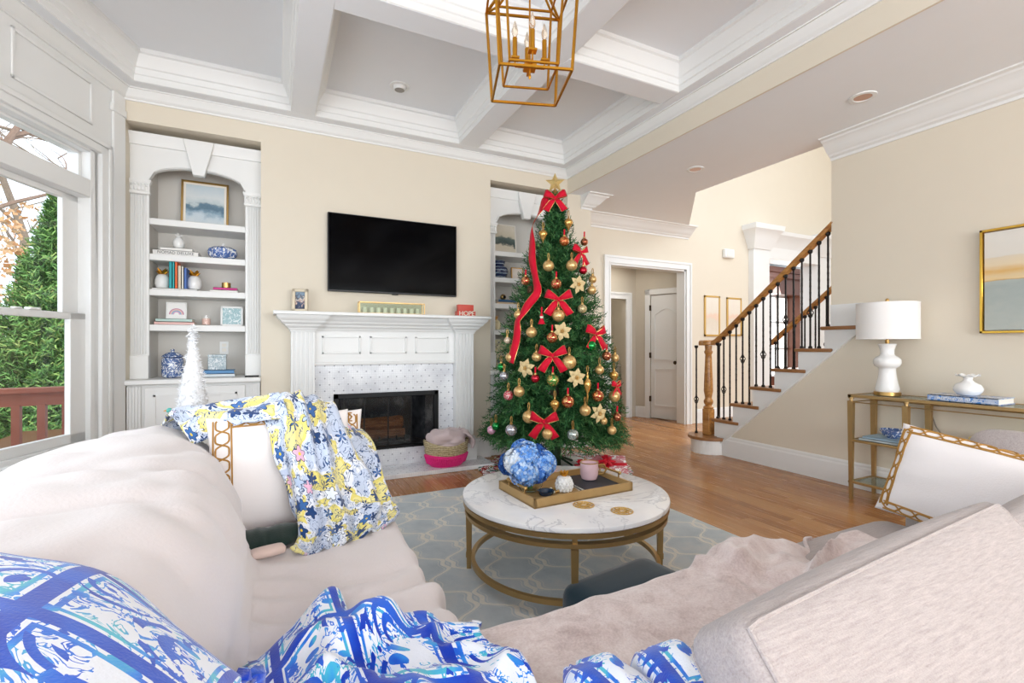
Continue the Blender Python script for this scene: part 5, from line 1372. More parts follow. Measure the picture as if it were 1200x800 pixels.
# lamp
MT['shade'] = fabric('white_linen_shade', '#F1EFEC', .02, 220, .15, .9, .1)
L = Vector((4.21, 2.045, CZ)); lp = thing('table_lamp', 'white ceramic gourd table lamp with drum shade on the console', 'lamp', L)
MB().lathe([(.082, 0), (.086, .004), (.086, .028), (.076, .030)], 32, L).build('brass_base', 'gold', lp, smooth=True)
MB().lathe([(.072, .03), (.078, .05), (.066, .10), (.056, .16), (.053, .205), (.058, .212), (.078, .225), (.088, .25), (.086, .275), (.068, .295), (.05, .305), (.044, .32), (.045, .35), (.052, .375), (.06, .39), (.056, .396), (1e-4, .396)], 36, L).build('ceramic_body', 'white', lp, smooth=True, angle=60)
MB().lathe([(.012, .395), (.014, .40), (.014, .425), (.006, .43), (.006, .71), (.012, .715), (.014, .728), (.008, .74), (1e-4, .744)], 16, L).build('stem', 'gold', lp, smooth=True)
sh = MB().lathe([(.197, .43), (.197, .706), (.193, .706), (.193, .43), (.197, .43)], 48, L); sh.f = [f for f in sh.f if len(f) == 4]; sh.build('shade', 'shade', lp, smooth=True)
for zz in (.432, .704): MB().tube([(L.x + .1965 * math.cos(2 * PI * k / 40), L.y + .1965 * math.sin(2 * PI * k / 40), L.z + zz) for k in range(40)], .003, 6, closed=True).build('shade_trim', 'shade', lp)
m = MB()
for k in range(3): a = k * 2 * PI / 3; m.tube([L + Vector((0, 0, .70)), L + Vector((.194 * math.cos(a), .194 * math.sin(a), .70))], .002, 5)
m.build('spider', 'gold', lp)
MB().ball(L + Vector((0, 0, .52)), .03, 16, 10, (1, 1, 1.3)).build('bulb', 'white', lp, smooth=True)
crd = MB().tube([(4.30, 2.0, .80), (4.395, 1.87, .77), (4.40, 1.82, .60), (4.395, 1.70, .42), (4.40, 1.66, .30)], .004, 6).build('cord', plain('grey_cord', '#8A8378', .6), lp, smooth=True)
# book and vase
t = thing('coffee_table_book', 'large blue and white patterned book under the white vase', 'book', (4.20, 1.56, CZ))
MT['bluebook'] = bw_mat('blue_marbled_cover', 24, '#4F86CF', '#E8EEF4')
m = box(4.10, 4.34, 1.375, 1.745, CZ, CZ + .005).box(4.10, 4.34, 1.375, 1.745, CZ + .038, CZ + .043).box(4.10, 4.105, 1.375, 1.745, CZ, CZ + .043); m.build('cover', 'bluebook', t); box(4.105, 4.335, 1.38, 1.74, CZ + .005, CZ + .038).build('pages', 'page', t)
xform(text_mb('BLUE AND WHITE', .022, .0006), rotM(PI / 2, 0, -PI / 2), (4.0995, 1.60, CZ + .021)).build('lettering', 'white', t, recalc=False)
L = Vector((4.21, 1.565, CZ + .043)); t = thing('bud_vase', 'small white round vase with ruffled rim on the blue book', 'vase', L)
MB().lathe([(.035, 0), (.055, .006), (.075, .03), (.078, .05), (.066, .075), (.035, .092), (.024, .104), (.023, .118), (.028, .126)], 32, L).build('body', 'white', t, smooth=True)
m = MB(); n = 48
for j, (r, z) in enumerate(((.026, .124), (.045, .134), (.064, .138), (.060, .142), (.024, .126))):
    for i in range(n): a = 2 * PI * i / n; f = (r - .026) / .038; m.v.append((L.x + r * math.cos(a), L.y + r * math.sin(a), L.z + z + .007 * f * math.cos(a * 7)))
for j in range(4):
    for i in range(n): m.f.append((j * n + i, j * n + (i + 1) % n, (j + 1) * n + (i + 1) % n, (j + 1) * n + i))
m.build('ruffled_rim', 'white', t, smooth=True)
# things on the console's side shelf
def flatbook(name, label, x0, x1, y0, y1, z0, z1, c):
    t = thing(name, label, 'book', ((x0 + x1) / 2, (y0 + y1) / 2, z0)); box(x0, x1, y0, y1, z0, z0 + .003).box(x0, x1, y0, y1, z1 - .003, z1).box(x0, x0 + .003, y0, y1, z0, z1).build('cover', bkmat(c), t); box(x0 + .003, x1 - .004, y0 + .004, y1 - .004, z0 + .003, z1 - .003).build('pages', 'page', t)
flatbook('book', 'pale grey book lying on the console side shelf', 4.07, 4.32, 1.88, 2.17, .471, .487, '#C9D3D6'); flatbook('book', 'pale blue book under the blue and white bowl', 4.08, 4.31, 1.89, 2.15, .487, .503, '#A9C4D4')
t = thing('porcelain_bowl', 'small blue and white bowl on the pale blue book', 'bowl', (4.19, 2.0, .503))
MB().lathe([(.03, 0), (.034, .006), (.06, .02), (.078, .05), (.08, .065), (.076, .064), (.056, .024), (1e-4, .012)], 32, t.location).build('bowl', 'chinoiserie2', t, smooth=True)
t = thing('gold_box', 'pale gold box with dark stripe beneath the console top', 'box', (4.24, 1.33, .55))
MT['paleyellow'] = plain('pale_gold_lacquer', '#D9C27C', .3, .4); box(4.12, 4.36, 1.05, 1.53, .535, .57).build('lower_tray', 'paleyellow', t, bev=.003); box(4.125, 4.355, 1.055, 1.525, .57, .578).build('stripe', 'black', t); box(4.12, 4.36, 1.05, 1.53, .578, .60).build('lid', 'paleyellow', t, bev=.003)
st2 = thing('stool', 'low bench holding the pale gold box under the console', 'stool', (4.24, 1.3, 0)); box(4.1, 4.38, 1.0, 1.6, .495, .535).build('seat', 'champ', st2, bev=.004)
for (a, b_) in ((4.12, 1.02), (4.36, 1.02), (4.12, 1.58), (4.36, 1.58)): box(a - .012, a + .012, b_ - .012, b_ + .012, 0, .495).build('leg', 'champ', st2)
# wall art
g = G('abstract_seascape'); co = g.coord('Generated'); x, y, z = g.sep(co); n = g.noise(g.coord(scale=(1, 1, 5)), 6, 5, .65)
f = g.math('ADD', z, g.math('MULTIPLY', g.math('SUBTRACT', n, .5), .05))
a = g.ramp(f, [(0, '#A9B2AD'), (.45, '#98A5A3'), (.497, '#A3AEAA'), (.50, '#B98A3C'), (.515, '#E2C58A'), (.55, '#DCC08E'), (.60, '#D9A84E'), (.66, '#E1CDA8'), (.74, '#DDCDB2'), (.75, '#DDD8CE'), (1, '#E2DED6')])
g.col(g.mix(g.math('MULTIPLY', g.noise(co, 14, 4), .3), a, '#D8D4C8')).rough(.55); MT['seascape'] = g.m
t = thing('wall_art', 'gold framed abstract seascape on the right wall', 'painting', (4.40, 1.05, 1.28))
ax0, ax1 = 4.372, 4.418; y0, y1, z0, z1 = .50, 1.565, 1.285, 1.995
m = MB(); w = .016
for (a_, b_, c_, d_) in ((y0, y1, z0, z0 + w), (y0, y1, z1 - w, z1), (y0, y0 + w, z0, z1), (y1 - w, y1, z0, z1)): m.box(ax0, ax1, a_, b_, c_, d_)
m.build('frame', plain('bright_gold_frame', '#D9AE4A', .25, .9), t, bev=.002); box(ax0 + .014, ax1, y0 + .022, y1 - .022, z0 + .022, z1 - .022).build('canvas', 'seascape', t)

# ================================================================== LANTERN AND DOWNLIGHTS
LC = Vector((1.147, 2.13, 0)); ln = thing('lantern_pendant', 'antique gold open cage lantern pendant with four candle lights', 'pendant light', (LC.x, LC.y, 2.5), R(-18))
def sq(h, z): return [Vector((h, h, z)), Vector((-h, h, z)), Vector((-h, -h, z)), Vector((h, -h, z))]
def cage(hb, zb, ht, zt, w, name):
    m = MB(); b = sq(hb, zb); t_ = sq(ht, zt)
    for k in range(4):
        m.bar(b[k], b[(k + 1) % 4], w); m.bar(t_[k], t_[(k + 1) % 4], w); m.bar(b[k], t_[k], w)
    return m, t_
ztop = .485
m, T_ = cage(.172, 0, .20, ztop, .011, 'o')
for v in T_: m.bar(v, (v.x * .12, v.y * .12, ztop + .17), .011)
m.build('outer_cage', 'brass', ln, world=False)
m, T_ = cage(.118, .055, .142, ztop, .009, 'i')
for v in T_: m.bar(v, (v.x * .16, v.y * .16, ztop + .12), .009); m.bar(v, v * 1.4 - Vector((0, 0, .194 * 1.0 * 0)) if False else (v.x * 1.408, v.y * 1.408, ztop), .009)
m.build('inner_cage', 'brass', ln, world=False)
MB().box(-.03, .03, -.03, .03, .085, .11).box(-.004, .004, -.004, .004, .06, .66).build('centre_hub', 'brass', ln, world=False)
MB().lathe([(.002, .035), (.007, .045), (.007, .055), (.003, .065), (.003, .09)], 10).build('finial', 'brass', ln, world=False, smooth=True)
g = G('clear_bulb'); g.col('#FFF3E2').rough(.05).set(Transmission_Weight=.9, IOR=1.2); MT['bulb'] = g.m
for (a, b_) in ((.075, 0), (-.075, 0), (0, .075), (0, -.075)):
    MB().bar((0, 0, .095), (a, b_, .095), .009).bar((a, b_, .095), (a, b_, .13), .007).build('arm', 'brass', ln, world=False)
    c_ = MB().lathe([(.012, .138), (.012, .235), (.009, .238)], 14, (a, b_, 0)).build('candle_sleeve', 'brass', ln, world=False, smooth=True)
    MB().box(a - .02, a + .02, b_ - .02, b_ + .02, .128, .137).build('candle_pan', 'brass', ln, world=False)
    MB().lathe([(.007, .236), (.014, .255), (.016, .27), (.010, .295), (.003, .318), (1e-4, .322)], 14, (a, b_, 0)).build('bulb', 'bulb', ln, world=False, smooth=True)
MB().tube([(0, 0, .65), (0, 0, .74)], .006, 8).lathe([(.06, .725), (.06, .738), (.02, .74)], 20).build('rod_and_canopy', 'brass', ln, world=False)
MT['dl_dark'] = plain('downlight_baffle', '#8F8B86', .4, .5); MT['dl_copper'] = plain('downlight_reflector', '#C9A08C', .3, .7)
def downlight(x, y, z, label, copper):
    t = thing('downlight', label, 'downlight', (x, y, z)); 
    MB().lathe([(.085, 0), (.085, -.006), (.06, -.008), (.055, .0)], 28, (x, y, z)).build('trim_ring', 'trim', t, smooth=True)
    if copper: MB().lathe([(.056, -.004), (.05, -.001), (1e-4, -.0005)], 24, (x, y, z)).build('reflector', 'dl_copper', t, smooth=True)
    else:
        MB().lathe([(.055, 0), (.052, -.03), (.046, -.036), (.042, -.034)], 24, (x, y, z)).build('gimbal', 'trim', t, smooth=True); MB().lathe([(.042, -.035), (.02, -.028), (1e-4, -.026)], 20, (x, y, z)).build('lens', 'dl_dark', t, smooth=True)
downlight(.98, 4.22, 3.47, 'white gimbal downlight in the middle ceiling coffer', False); downlight(3.80, 2.0, 2.992, 'recessed downlight in the hall ceiling nearer the right wall', True); downlight(3.83, 3.57, 2.992, 'recessed downlight in the hall ceiling nearer the tree', True)
# ================================================================== RUG
g = G('trellis_rug'); co = g.coord(); x, y, z = g.sep(co); w = g.noise(co, 5, 3)
sc = 3.3
px_ = g.math('ADD', g.math('MULTIPLY', x, sc), g.math('MULTIPLY', g.math('SUBTRACT', w, .5), .10)); py_ = g.math('ADD', g.math('MULTIPLY', y, sc * .75), g.math('MULTIPLY', g.math('SUBTRACT', w, .5), .10))
sn = g.math('SINE', g.math('MULTIPLY', py_, 2 * PI)); s3 = g.math('SINE', g.math('MULTIPLY', py_, 6 * PI))
wav = g.math('ADD', g.math('MULTIPLY', sn, .22), g.math('MULTIPLY', s3, .07))
def ln_(sg):
    f = g.math('FRACT', g.math('ADD', g.math('ADD', px_, g.math('MULTIPLY', wav, sg)), .0 if sg > 0 else .5)); return g.math('ABSOLUTE', g.math('SUBTRACT', f, .5))
d = g.math('MINIMUM', ln_(1), ln_(-1))
l1 = g.math('LESS_THAN', d, .042); l2 = g.math('MULTIPLY', g.math('GREATER_THAN', d, .075), g.math('LESS_THAN', d, .095))
n2 = g.noise(co, 3.2, 5, .65); n3 = g.noise(co, 90, 2)
ground = g.ramp(n2, [(.3, '#ABB6BD'), (.5, '#BEC7CB'), (.62, '#CBCDCC'), (.8, '#CBC1AF')])
lc = g.mix(g.math('MULTIPLY', n2, .5), '#EBE8DF', '#DCD0B8')
cc = g.mix(g.math('MULTIPLY', g.math('MAXIMUM', l1, g.math('MULTIPLY', l2, .55)), g.math('ADD', .35, g.math('MULTIPLY', n3, .8))), ground, lc)
g.col(cc).rough(.95).set(Specular_IOR_Level=.1, Sheen_Weight=.2).bump(g.math('ADD', n3, g.math('MULTIPLY', l1, .6)), .4, .004); MT['rug'] = g.m
tag(box(-.75, 2.6, -.2, 3.82, 0, .012).build('area_rug', 'rug', bev=.004), 'faded blue grey rug with cream trellis pattern', 'rug')

# ================================================================== COFFEE TABLE
TC = Vector((1.385, 2.185, .012)); TZ = .43
ct = thing('coffee_table', 'round white marble coffee table with gold ring base', 'coffee table', TC)
g = G('veined_marble'); co = g.coord(); n = g.noise(co, 2.2, 6, .62, 1.2); v = g.math('ABSOLUTE', g.math('SUBTRACT', n, .5)); n2 = g.noise(co, 5, 3)
g.col(g.mix(g.math('MULTIPLY', g.math('LESS_THAN', v, .012), g.math('MULTIPLY', n2, .55)), g.ramp(n2, [(.3, '#E6E7EA'), (.6, '#F3F3F3')]), '#7E8494')).rough(.1); MT['marble'] = g.m
rt = .54
MB().lathe([(1e-4, TZ - .028), (rt - .01, TZ - .028), (rt - .002, TZ - .022), (rt, TZ - .012), (rt - .003, TZ - .003), (rt - .012, TZ), (1e-4, TZ)], 96, (TC.x, TC.y, 0)).build('marble_top', 'marble', ct, smooth=True)
def ring(r0, r1, z0, z1, name): MB().lathe([(r0, z0), (r1, z0), (r1, z1), (r0, z1), (r0, z0)], 96, (TC.x, TC.y, 0)); m = MB().lathe([(r0, z0), (r1, z0), (r1, z1), (r0, z1), (r0, z0)], 96, (TC.x, TC.y, 0)); m.f = [f for f in m.f if len(f) == 4]; return m.build(name, 'champ', ct, smooth=True)
ring(rt - .03, rt - .004, TZ - .048, TZ - .028, 'top_rim'); ring(rt - .05, rt - .012, TZ - .092, TZ - .074, 'apron_ring'); ring(rt - .065, rt - .045, .075, .10, 'stretcher_ring')
for k in range(4):
    a = R(152.7 - 90 * k); r_ = rt - .032; c = Vector((TC.x + r_ * math.cos(a), TC.y + r_ * math.sin(a), 0)); m = MB()
    for (w_, zz) in ((.011, .012), (.0165, TZ - .10)):
        for (p, q) in ((-1, -1), (1, -1), (1, 1), (-1, 1)):
            u = Vector((math.cos(a), math.sin(a), 0)); t_ = Vector((-u.y, u.x, 0)); m.v.append(tuple(c + u * w_ * p + t_ * w_ * q + Vector((0, 0, zz))))
    m.f = [(0, 3, 2, 1), (4, 5, 6, 7), (0, 1, 5, 4), (1, 2, 6, 5), (2, 3, 7, 6), (3, 0, 4, 7)]
    lg = m.build('leg', 'champ', ct); MB().obox(c + Vector((0, 0, TZ - .06)), (.022, .022, .07), rotM(0, 0, a)).build('leg_neck', 'champ', lg); MB().obox(c + Vector((0, 0, .088)), (.03, .03, .03), rotM(0, 0, a)).build('leg_joint', 'champ', lg)
# tray
MT['traywood'] = plain('gold_washed_tray', '#B4935F', .5, .15, var=.08, vs=20)
ty_ = thing('serving_tray', 'rectangular gold wooden tray with rod handles on the coffee table', 'tray', (1.396, 2.19, TZ), R(2.5))
hx, hy, hz, tw = .305, .185, .045, .012
MB().box(-hx, hx, -hy, hy, 0, .008).build('base', 'traywood', ty_, world=False)
m = MB().box(-hx, hx, -hy, -hy + tw, 0, hz).box(-hx, hx, hy - tw, hy, 0, hz).box(-hx, -hx + tw, -hy, hy, 0, hz).box(hx - tw, hx, -hy, hy, 0, hz); m.build('rim', 'traywood', ty_, world=False)
for sg in (-1, 1):
    x_ = sg * (hx - .006); MB().tube([(x_, -.09, hz + .028), (x_, .09, hz + .028)], .006, 8).tube([(x_, -.08, hz - .003), (x_, -.08, hz + .03)], .004, 8).tube([(x_, .08, hz - .003), (x_, .08, hz + .03)], .004, 8).ball((x_, -.09, hz + .028), .010, 10, 8).ball((x_, .09, hz + .028), .010, 10, 8).build('handle', 'gold', ty_, world=False, smooth=True)
TF = TZ + .0085
# hydrangea vase
c = Vector((1.205, 2.235, TF)); t = thing('glass_vase', 'clear round glass vase holding the hydrangeas on the tray', 'vase', c)
g = G('vase_glass'); g.col('#F4FAF8').rough(.03).set(Transmission_Weight=1.0, IOR=1.12); MT['vglass'] = g.m
MB().lathe([(.03, 0), (.05, .006), (.068, .03), (.07, .055), (.06, .085), (.05, .10), (.047, .099), (.057, .083), (.066, .055), (.064, .032), (.046, .010), (1e-4, .006)], 32, c).build('bowl', 'vglass', t, smooth=True)
fl = thing('hydrangea_bouquet', 'bunch of blue and white hydrangeas in the glass vase', 'flowers', c + Vector((0, 0, .01)))
m = MB()
for k in range(7): a = k * .9; m.tube([c + Vector((.012 * math.cos(a), .012 * math.sin(a), .012)), c + Vector((.02 * math.cos(a + 2), .02 * math.sin(a + 2), .12))], .004, 5)
m.build('stems', plain('green_stem', '#5E8A3A', .5), fl)
def petals(center, rad, seed, mat, name):
    rs = np.random.RandomState(seed); n = 210; v = rs.normal(size=(n, 3)); v /= np.linalg.norm(v, axis=1, keepdims=True); V = []; Q = []
    for i in range(n):
        nrm = Vector(v[i]); t1 = nrm.orthogonal().normalized(); t2 = nrm.cross(t1); ph = rs.rand() * 6.28; b = Vector(center) + nrm * rad * (.80 + .32 * rs.rand())
        for j in range(4):
            a = ph + j * PI / 2; d = t1 * math.cos(a) + t2 * math.sin(a); e = t1 * -math.sin(a) + t2 * math.cos(a); L_ = .021; k = len(V)
            V += [b, b + d * L_ * .6 - e * .008 + nrm * .004, b + d * L_ + nrm * .001, b + d * L_ * .6 + e * .008 + nrm * .004]; Q.append((k, k + 1, k + 2, k + 3))
    np_obj(name, np.array([tuple(p) for p in V]), np.array(Q), mat, fl)['kind'] = 'stuff'
    MB().ball(center, rad * .78, 14, 10).build(name + '_core', mat, fl, smooth=True)
MT['hyd1'] = leafmat('pale_blue_petal', [(.2, '#4F8BE0'), (.5, '#7FB2F0'), (.8, '#D8E9FB')], .7, 30); MT['hyd2'] = leafmat('bright_blue_petal', [(.2, '#2C5FBE'), (.5, '#4C86DB'), (.8, '#8DB8F0')], .7, 30); MT['hyd3'] = leafmat('deep_blue_petal', [(.2, '#17366F'), (.5, '#234E97'), (.8, '#3E70BD')], .7, 30); MT['hyd4'] = leafmat('white_petal', [(.2, '#C9DDF2'), (.5, '#EAF2FA'), (.8, '#FFFFFF')], .7, 30)
fc = Vector((1.197, 2.242, .575))
rgt = Vector((.9, -.44, 0)); fwd_ = Vector((.44, .9, 0)); up_ = Vector((0, 0, 1))
for i, (a, b, d_, r_, mt) in enumerate(((-.095, -.005, .04, .055, 'hyd3'), (-.06, .025, -.02, .062, 'hyd4'), (-.02, -.02, -.07, .07, 'hyd1'), (-.005, .05, -.02, .068, 'hyd1'), (.035, .035, .0, .068, 'hyd3'), (.075, .01, -.015, .062, 'hyd1'), (.095, .0, .03, .05, 'hyd1'), (.045, -.02, -.03, .06, 'hyd2'), (-.03, .06, .05, .055, 'hyd2'))):
    petals(tuple(fc + rgt * a + up_ * b + fwd_ * d_), r_, 40 + i, mt, 'flower_head')
# mug on the magazines
MT['pinkglaze'] = plain('pink_glaze', '#DDBCC2', .25, var=.06, vs=12)
for k, (dz, cc, lb) in enumerate(((0, '#B9B4B0', 'lower magazine on the tray under the pink mug'), (.008, '#3A4A58', 'dark covered magazine directly under the pink mug'))):
    t = thing('magazine', lb, 'magazine', (1.55, 2.19, TF + dz), R(-8 + 6 * k)); MB().box(-.105, .125, -.14, .14, 0, .0075).build('pages', 'page', t, world=False)
    MB().box(-.106, .126, -.141, .141, .0072, .0082).build('cover', art('magazine_photo_%d' % k, [(0, '#22303C'), (.4, cc), (.6, '#6E7C86'), (.8, '#2B2F36')], ns=6, amp=.8), t, world=False)
c = Vector((1.575, 2.225, TF + .0165)); t = thing('coffee_mug', 'pale pink mug with gold rim on the tray', 'mug', c)
MB().lathe([(.03, 0), (.042, .006), (.05, .03), (.05, .095), (.046, .095), (.046, .03), (.036, .010), (1e-4, .008)], 32, c).build('cup', 'pinkglaze', t, smooth=True); MB().tube([c + Vector((.048 * math.cos(2 * PI * k / 32), .048 * math.sin(2 * PI * k / 32), .0955)) for k in range(32)], .0032, 6, closed=True).build('gold_rim', 'gold', t, smooth=True)
MB().tube([c + Vector((.048 * .9, -.022, .08)), c + Vector((.075, -.036, .082)), c + Vector((.086, -.042, .055)), c + Vector((.07, -.034, .03)), c + Vector((.046, -.022, .028))], .0055, 8).build('handle', 'gold', t, smooth=True)
c = Vector((1.36, 2.145, TF)); t = thing('pineapple_box', 'white pineapple trinket jar with gold crown on the tray', 'jar', c)
m = MB().lathe([(.025, 0), (.034, .006), (.041, .03), (.041, .05), (.032, .072), (.016, .08)], 24, c)
for j in range(5):
    for k in range(12):
        a = (k + .5 * (j % 2)) * PI / 6; r_ = (.036, .041, .042, .038, .030)[j]; m.ball(c + Vector((r_ * math.cos(a), r_ * math.sin(a), .012 + j * .014)), .009, 6, 4)
m.build('body', 'white', t, smooth=True)
m = MB()
for k in range(7): a = k * 2 * PI / 7; q = Vector((math.cos(a), math.sin(a), 0)); m.tube([c + Vector((0, 0, .078)), c + q * .014 + Vector((0, 0, .092)), c + q * .024 + Vector((0, 0, .108))], [.007, .008, .001], 5)
m.build('gold_crown', 'brass', t, smooth=True)
c = Vector((1.238, 2.125, TF)); o = MB().lathe([(.02, 0), (.034, .006), (.043, .026), (.041, .026), (.03, .008), (1e-4, .006)], 24, c).build('trinket_bowl', plain('navy_glaze', '#1C2F45', .2), smooth=True); tag(o, 'small navy trinket bowl near the tray front edge', 'bowl')
t = thing('bead_strand', 'gold and cream bead strand coiled on the tray', 'beads', (1.30, 2.165, TF))
for k in range(13): a = k * 2 * PI / 13; MB().ball((1.30 + .032 * math.cos(a), 2.16 + .028 * math.sin(a), TF + .0085), .0085, 10, 8).build('bead', 'gold' if k % 3 else 'wax', t, smooth=True)
def coaster(x_, y_, label):
    c = Vector((x_, y_, TZ)); t = thing('filigree_coaster', label, 'coaster', c, group='gold coasters on the coffee table'); m = MB()
    for r_ in (.05, .032, .014): m.tube([c + Vector((r_ * math.cos(2 * PI * k / 24), r_ * math.sin(2 * PI * k / 24), .003)) for k in range(24)], .0025, 5, closed=True)
    m.build('rings', 'palegold', t); b = MB()
    for k in range(10):
        a = k * PI / 5
        for (p, q, s_) in ((.014, .032, .2), (.032, .05, -.2)): b.bar(c + Vector((p * math.cos(a), p * math.sin(a), .003)), c + Vector((q * math.cos(a + s_), q * math.sin(a + s_), .003)), .004, .003)
    b.build('spokes', 'palegold', t)
coaster(1.337, 1.935, 'gold filigree coaster nearer the tray corner'); coaster(1.449, 1.786, 'gold filigree coaster nearer the table edge')
# pouf
MT['teal'] = fabric('dark_teal_velvet', '#16323F', .25, 200, .15, .75, .5)
t = thing('floor_pouf', 'dark teal velvet pouf under the coffee table', 'pouf', (1.37, 1.66, .012), R(8))
xform(softbox(.54, .28, .18, .06, 12, .01), None, (0, 0, .09)).build('cushion', 'teal', t, smooth=True, world=False, angle=180)

# ================================================================== SECTIONAL SOFA
g = G('oatmeal_linen'); co = g.coord(); x, y, z = g.sep(co)
wv = g.noise(g.comb(g.math('MULTIPLY', x, 22), g.math('MULTIPLY', y, 260), g.math('MULTIPLY', z, 240)), 1, 3, .6); n = g.noise(co, 420, 2)
f = g.math('ADD', g.math('MULTIPLY', wv, .6), g.math('MULTIPLY', n, .4))
g.col(g.ramp(f, [(.25, '#968B89'), (.5, '#ADA3A0'), (.75, '#BFB5B1')])).rough(.95).set(Specular_IOR_Level=.15, Sheen_Weight=.2).bump(f, .5, .003); MT['linen'] = g.m
sf = thing('sectional_sofa', 'large oatmeal linen sectional sofa wrapping around the camera corner', 'sofa', (.4, .9, .012))
from mathutils.bvhtree import BVHTree
def bvh_of(m): return BVHTree.FromPolygons([Vector(v) for v in m.v], m.f)
def soft(name, c, size, r=.05, puff=.015, rot=None, mat='linen', parent=None, n=12):
    o = xform(softbox(size[0], size[1], size[2], r, n, puff), rot, c).build(name, mat, parent or sf, smooth=True, angle=180); return o
box(-.78, .40, 1.05, 2.50, .05, .30).build('base', 'linen', sf, bev=.02, seg=2); box(-.78, 2.60, .04, 1.10, .05, .30).build('base', 'linen', sf, bev=.02, seg=2)
soft('seat_cushion', (.10, 1.70, .368), (.64, 1.18, .18), .05, .012); soft('seat_cushion', (.84, .83, .385), (.86, .62, .18), .05, .012); soft('seat_cushion', (1.80, .83, .385), (1.04, .66, .18), .05, .012); soft('seat_cushion', (-.15, .72, .368), (1.08, .74, .18), .05, .01)
soft('arm', (-.18, 2.40, .34), (1.22, .22, .56), .06, .01); soft('arm', (2.50, .58, .34), (.22, 1.06, .56), .06, .01)
soft('back_frame', (-.68, 1.25, .37), (.18, 2.40, .64), .06, .0); soft('back_frame', (.92, .10, .32), (3.2, .14, .50), .05, .0)
soft('back_cushion', (-.38, 2.0, .60), (.34, .62, .40), .11, .01); soft('back_cushion', (-.38, 1.38, .60), (.34, .62, .40), .11, .01); soft('corner_cushion', (-.38, .72, .60), (.36, .60, .40), .13, .01)
rc = Euler((R(-40), 0, R(4.5))).to_matrix(); BC = Vector((.986, .352, .655)); bs_ = (.93, .125, .45)
big = soft('boxed_back_cushion', tuple(BC), bs_, .032, .014, rc, n=18)
bv = bvh_of(softbox(*bs_, .032, 18, .014)); pp = MB()
for sg in (-1, 1):
    path = []
    for k in range(31): path.append((-bs_[0] / 2 + .01, -bs_[2] / 2 + bs_[2] * k / 30 * .97))
    for k in range(1, 60): path.append((-bs_[0] / 2 + .01 + (bs_[0] - .02) * k / 60, bs_[2] / 2 - .008))
    for k in range(31): path.append((bs_[0] / 2 - .01, bs_[2] / 2 - .012 - bs_[2] * k / 30 * .97))
    q = []
    for (a, b) in path:
        h = bv.find_nearest(Vector((a * 1.02, sg * .08, b * 1.04)))
        if h[0] is not None: q.append(rc @ (h[0] + h[1] * .001) + BC)
    pp.tube(q, .0032, 6)
pp.build('piping', 'linen', big, smooth=True)
soft('boxed_back_cushion', (1.93, .41, .615), (.90, .13, .44), .04, .02, Euler((R(-38), 0, R(2))).to_matrix(), n=14)
tag(xform(softbox(.12, .24, .36, .05, 10, .02), rotM(0, R(14), R(-8)), (2.46, .80, .685)).build('linen_pillow', 'linen', smooth=True, angle=180), 'oatmeal linen pillow behind the white scroll trimmed pillow', 'pillow')

# ---- throws ---------------------------------------------------------
def fold(seed, a1, f1, a2, f2, a3=0, f3=1):
    def d(U, V, P):
        x_, y_ = P[..., 0], P[..., 1]
        r = a1 * fnoise(x_ * f1[0] + 50, y_ * f1[1] + 50, seed) + a2 * fnoise(x_ * f2[0] + 50 + .6 * y_ * f2[0], y_ * f2[1] + 50, seed + 1)
        if a3: r = r + a3 * (1 - np.abs(fnoise(x_ * f3 + 50 + y_ * 2, y_ * f3 + 50 - x_ * 2, seed + 2)) * 2)
        return r
    return d
MT['whitethrow'] = fabric('white_plush_throw', '#DDD5D4', .03, 130, .25, .95, .4)
rows = []
# cross sections from the near end (behind the blue throw) to the far end; outer back, over the top, down the front, across the seat, over the edge
for (y_, xo, zt, xf, zs) in ((.62, -.80, .86, -.12, .50), (.95, -.80, .885, -.09, .505), (1.3, -.80, .885, -.075, .50), (1.7, -.79, .88, -.09, .50), (2.05, -.77, .875, -.13, .50), (2.32, -.74, .875, -.18, .51), (2.46, -.72, .86, -.20, .60), (2.55, -.70, .78, -.22, .66), (2.57, -.70, .60, -.24, .60)):
    rows.append([(xo, y_, .30), (xo + .01, y_, zt - .18), (xo + .10, y_, zt - .035), (xo + .26, y_, zt), (xf - .20, y_, zt - .015), (xf - .07, y_, zt - .08), (xf, y_, zt - .22), (xf + .01, y_, zs + .06), (xf + .07, y_, zs), (.20, y_, zs + .002), (.385, y_, zs), (.445, y_, zs - .04), (.455, y_, zs - .16)])
rows2 = [r if i < 5 else r[:9] for i, r in enumerate(rows)]
def wd(U, V, P):
    x_, y_, z_ = P[..., 0], P[..., 1], P[..., 2]
    d = .012 * fnoise(x_ * 5 + 50, y_ * 3 + 50, 3) + .010 * fnoise(y_ * 7 + 50 + z_ * 5, z_ * 4 + 50 + x_ * 3, 8)
    d = d + .010 * np.exp(-((y_ - 1.62 + .5 * (z_ - .9)) / .035) ** 2) * (z_ > .62)          # a soft ridge across the back
    d = d + .012 * np.exp(-((y_ - 1.28 - .35 * (x_ + .4)) / .03) ** 2) * (z_ > .7)
    front = (z_ > .54) & (x_ > -.32)
    d = d + front * .014 * np.sin(y_ * 24 + 3.0 * fnoise(y_ * 3 + 50, z_ * 4 + 50, 21)) * np.clip(fnoise(y_ * 2.2 + 50, z_ * 2 + 50, 22) + .35, 0, 1)
    top = (z_ > .78)
    d = d + top * .009 * (1 - 2 * np.abs(fnoise(x_ * 4 + y_ * 5 + 50, y_ * 3 - x_ * 6 + 50, 23)))
    seat = (z_ < .56) & (x_ > -.05)
    d = d + seat * (.011 * np.sin(y_ * 46 + 6 * fnoise(x_ * 4 + 50, y_ * 2 + 50, 5)) * (.35 + fnoise(x_ * 3 + 50, y_ * 3 + 50, 6)))
    return d
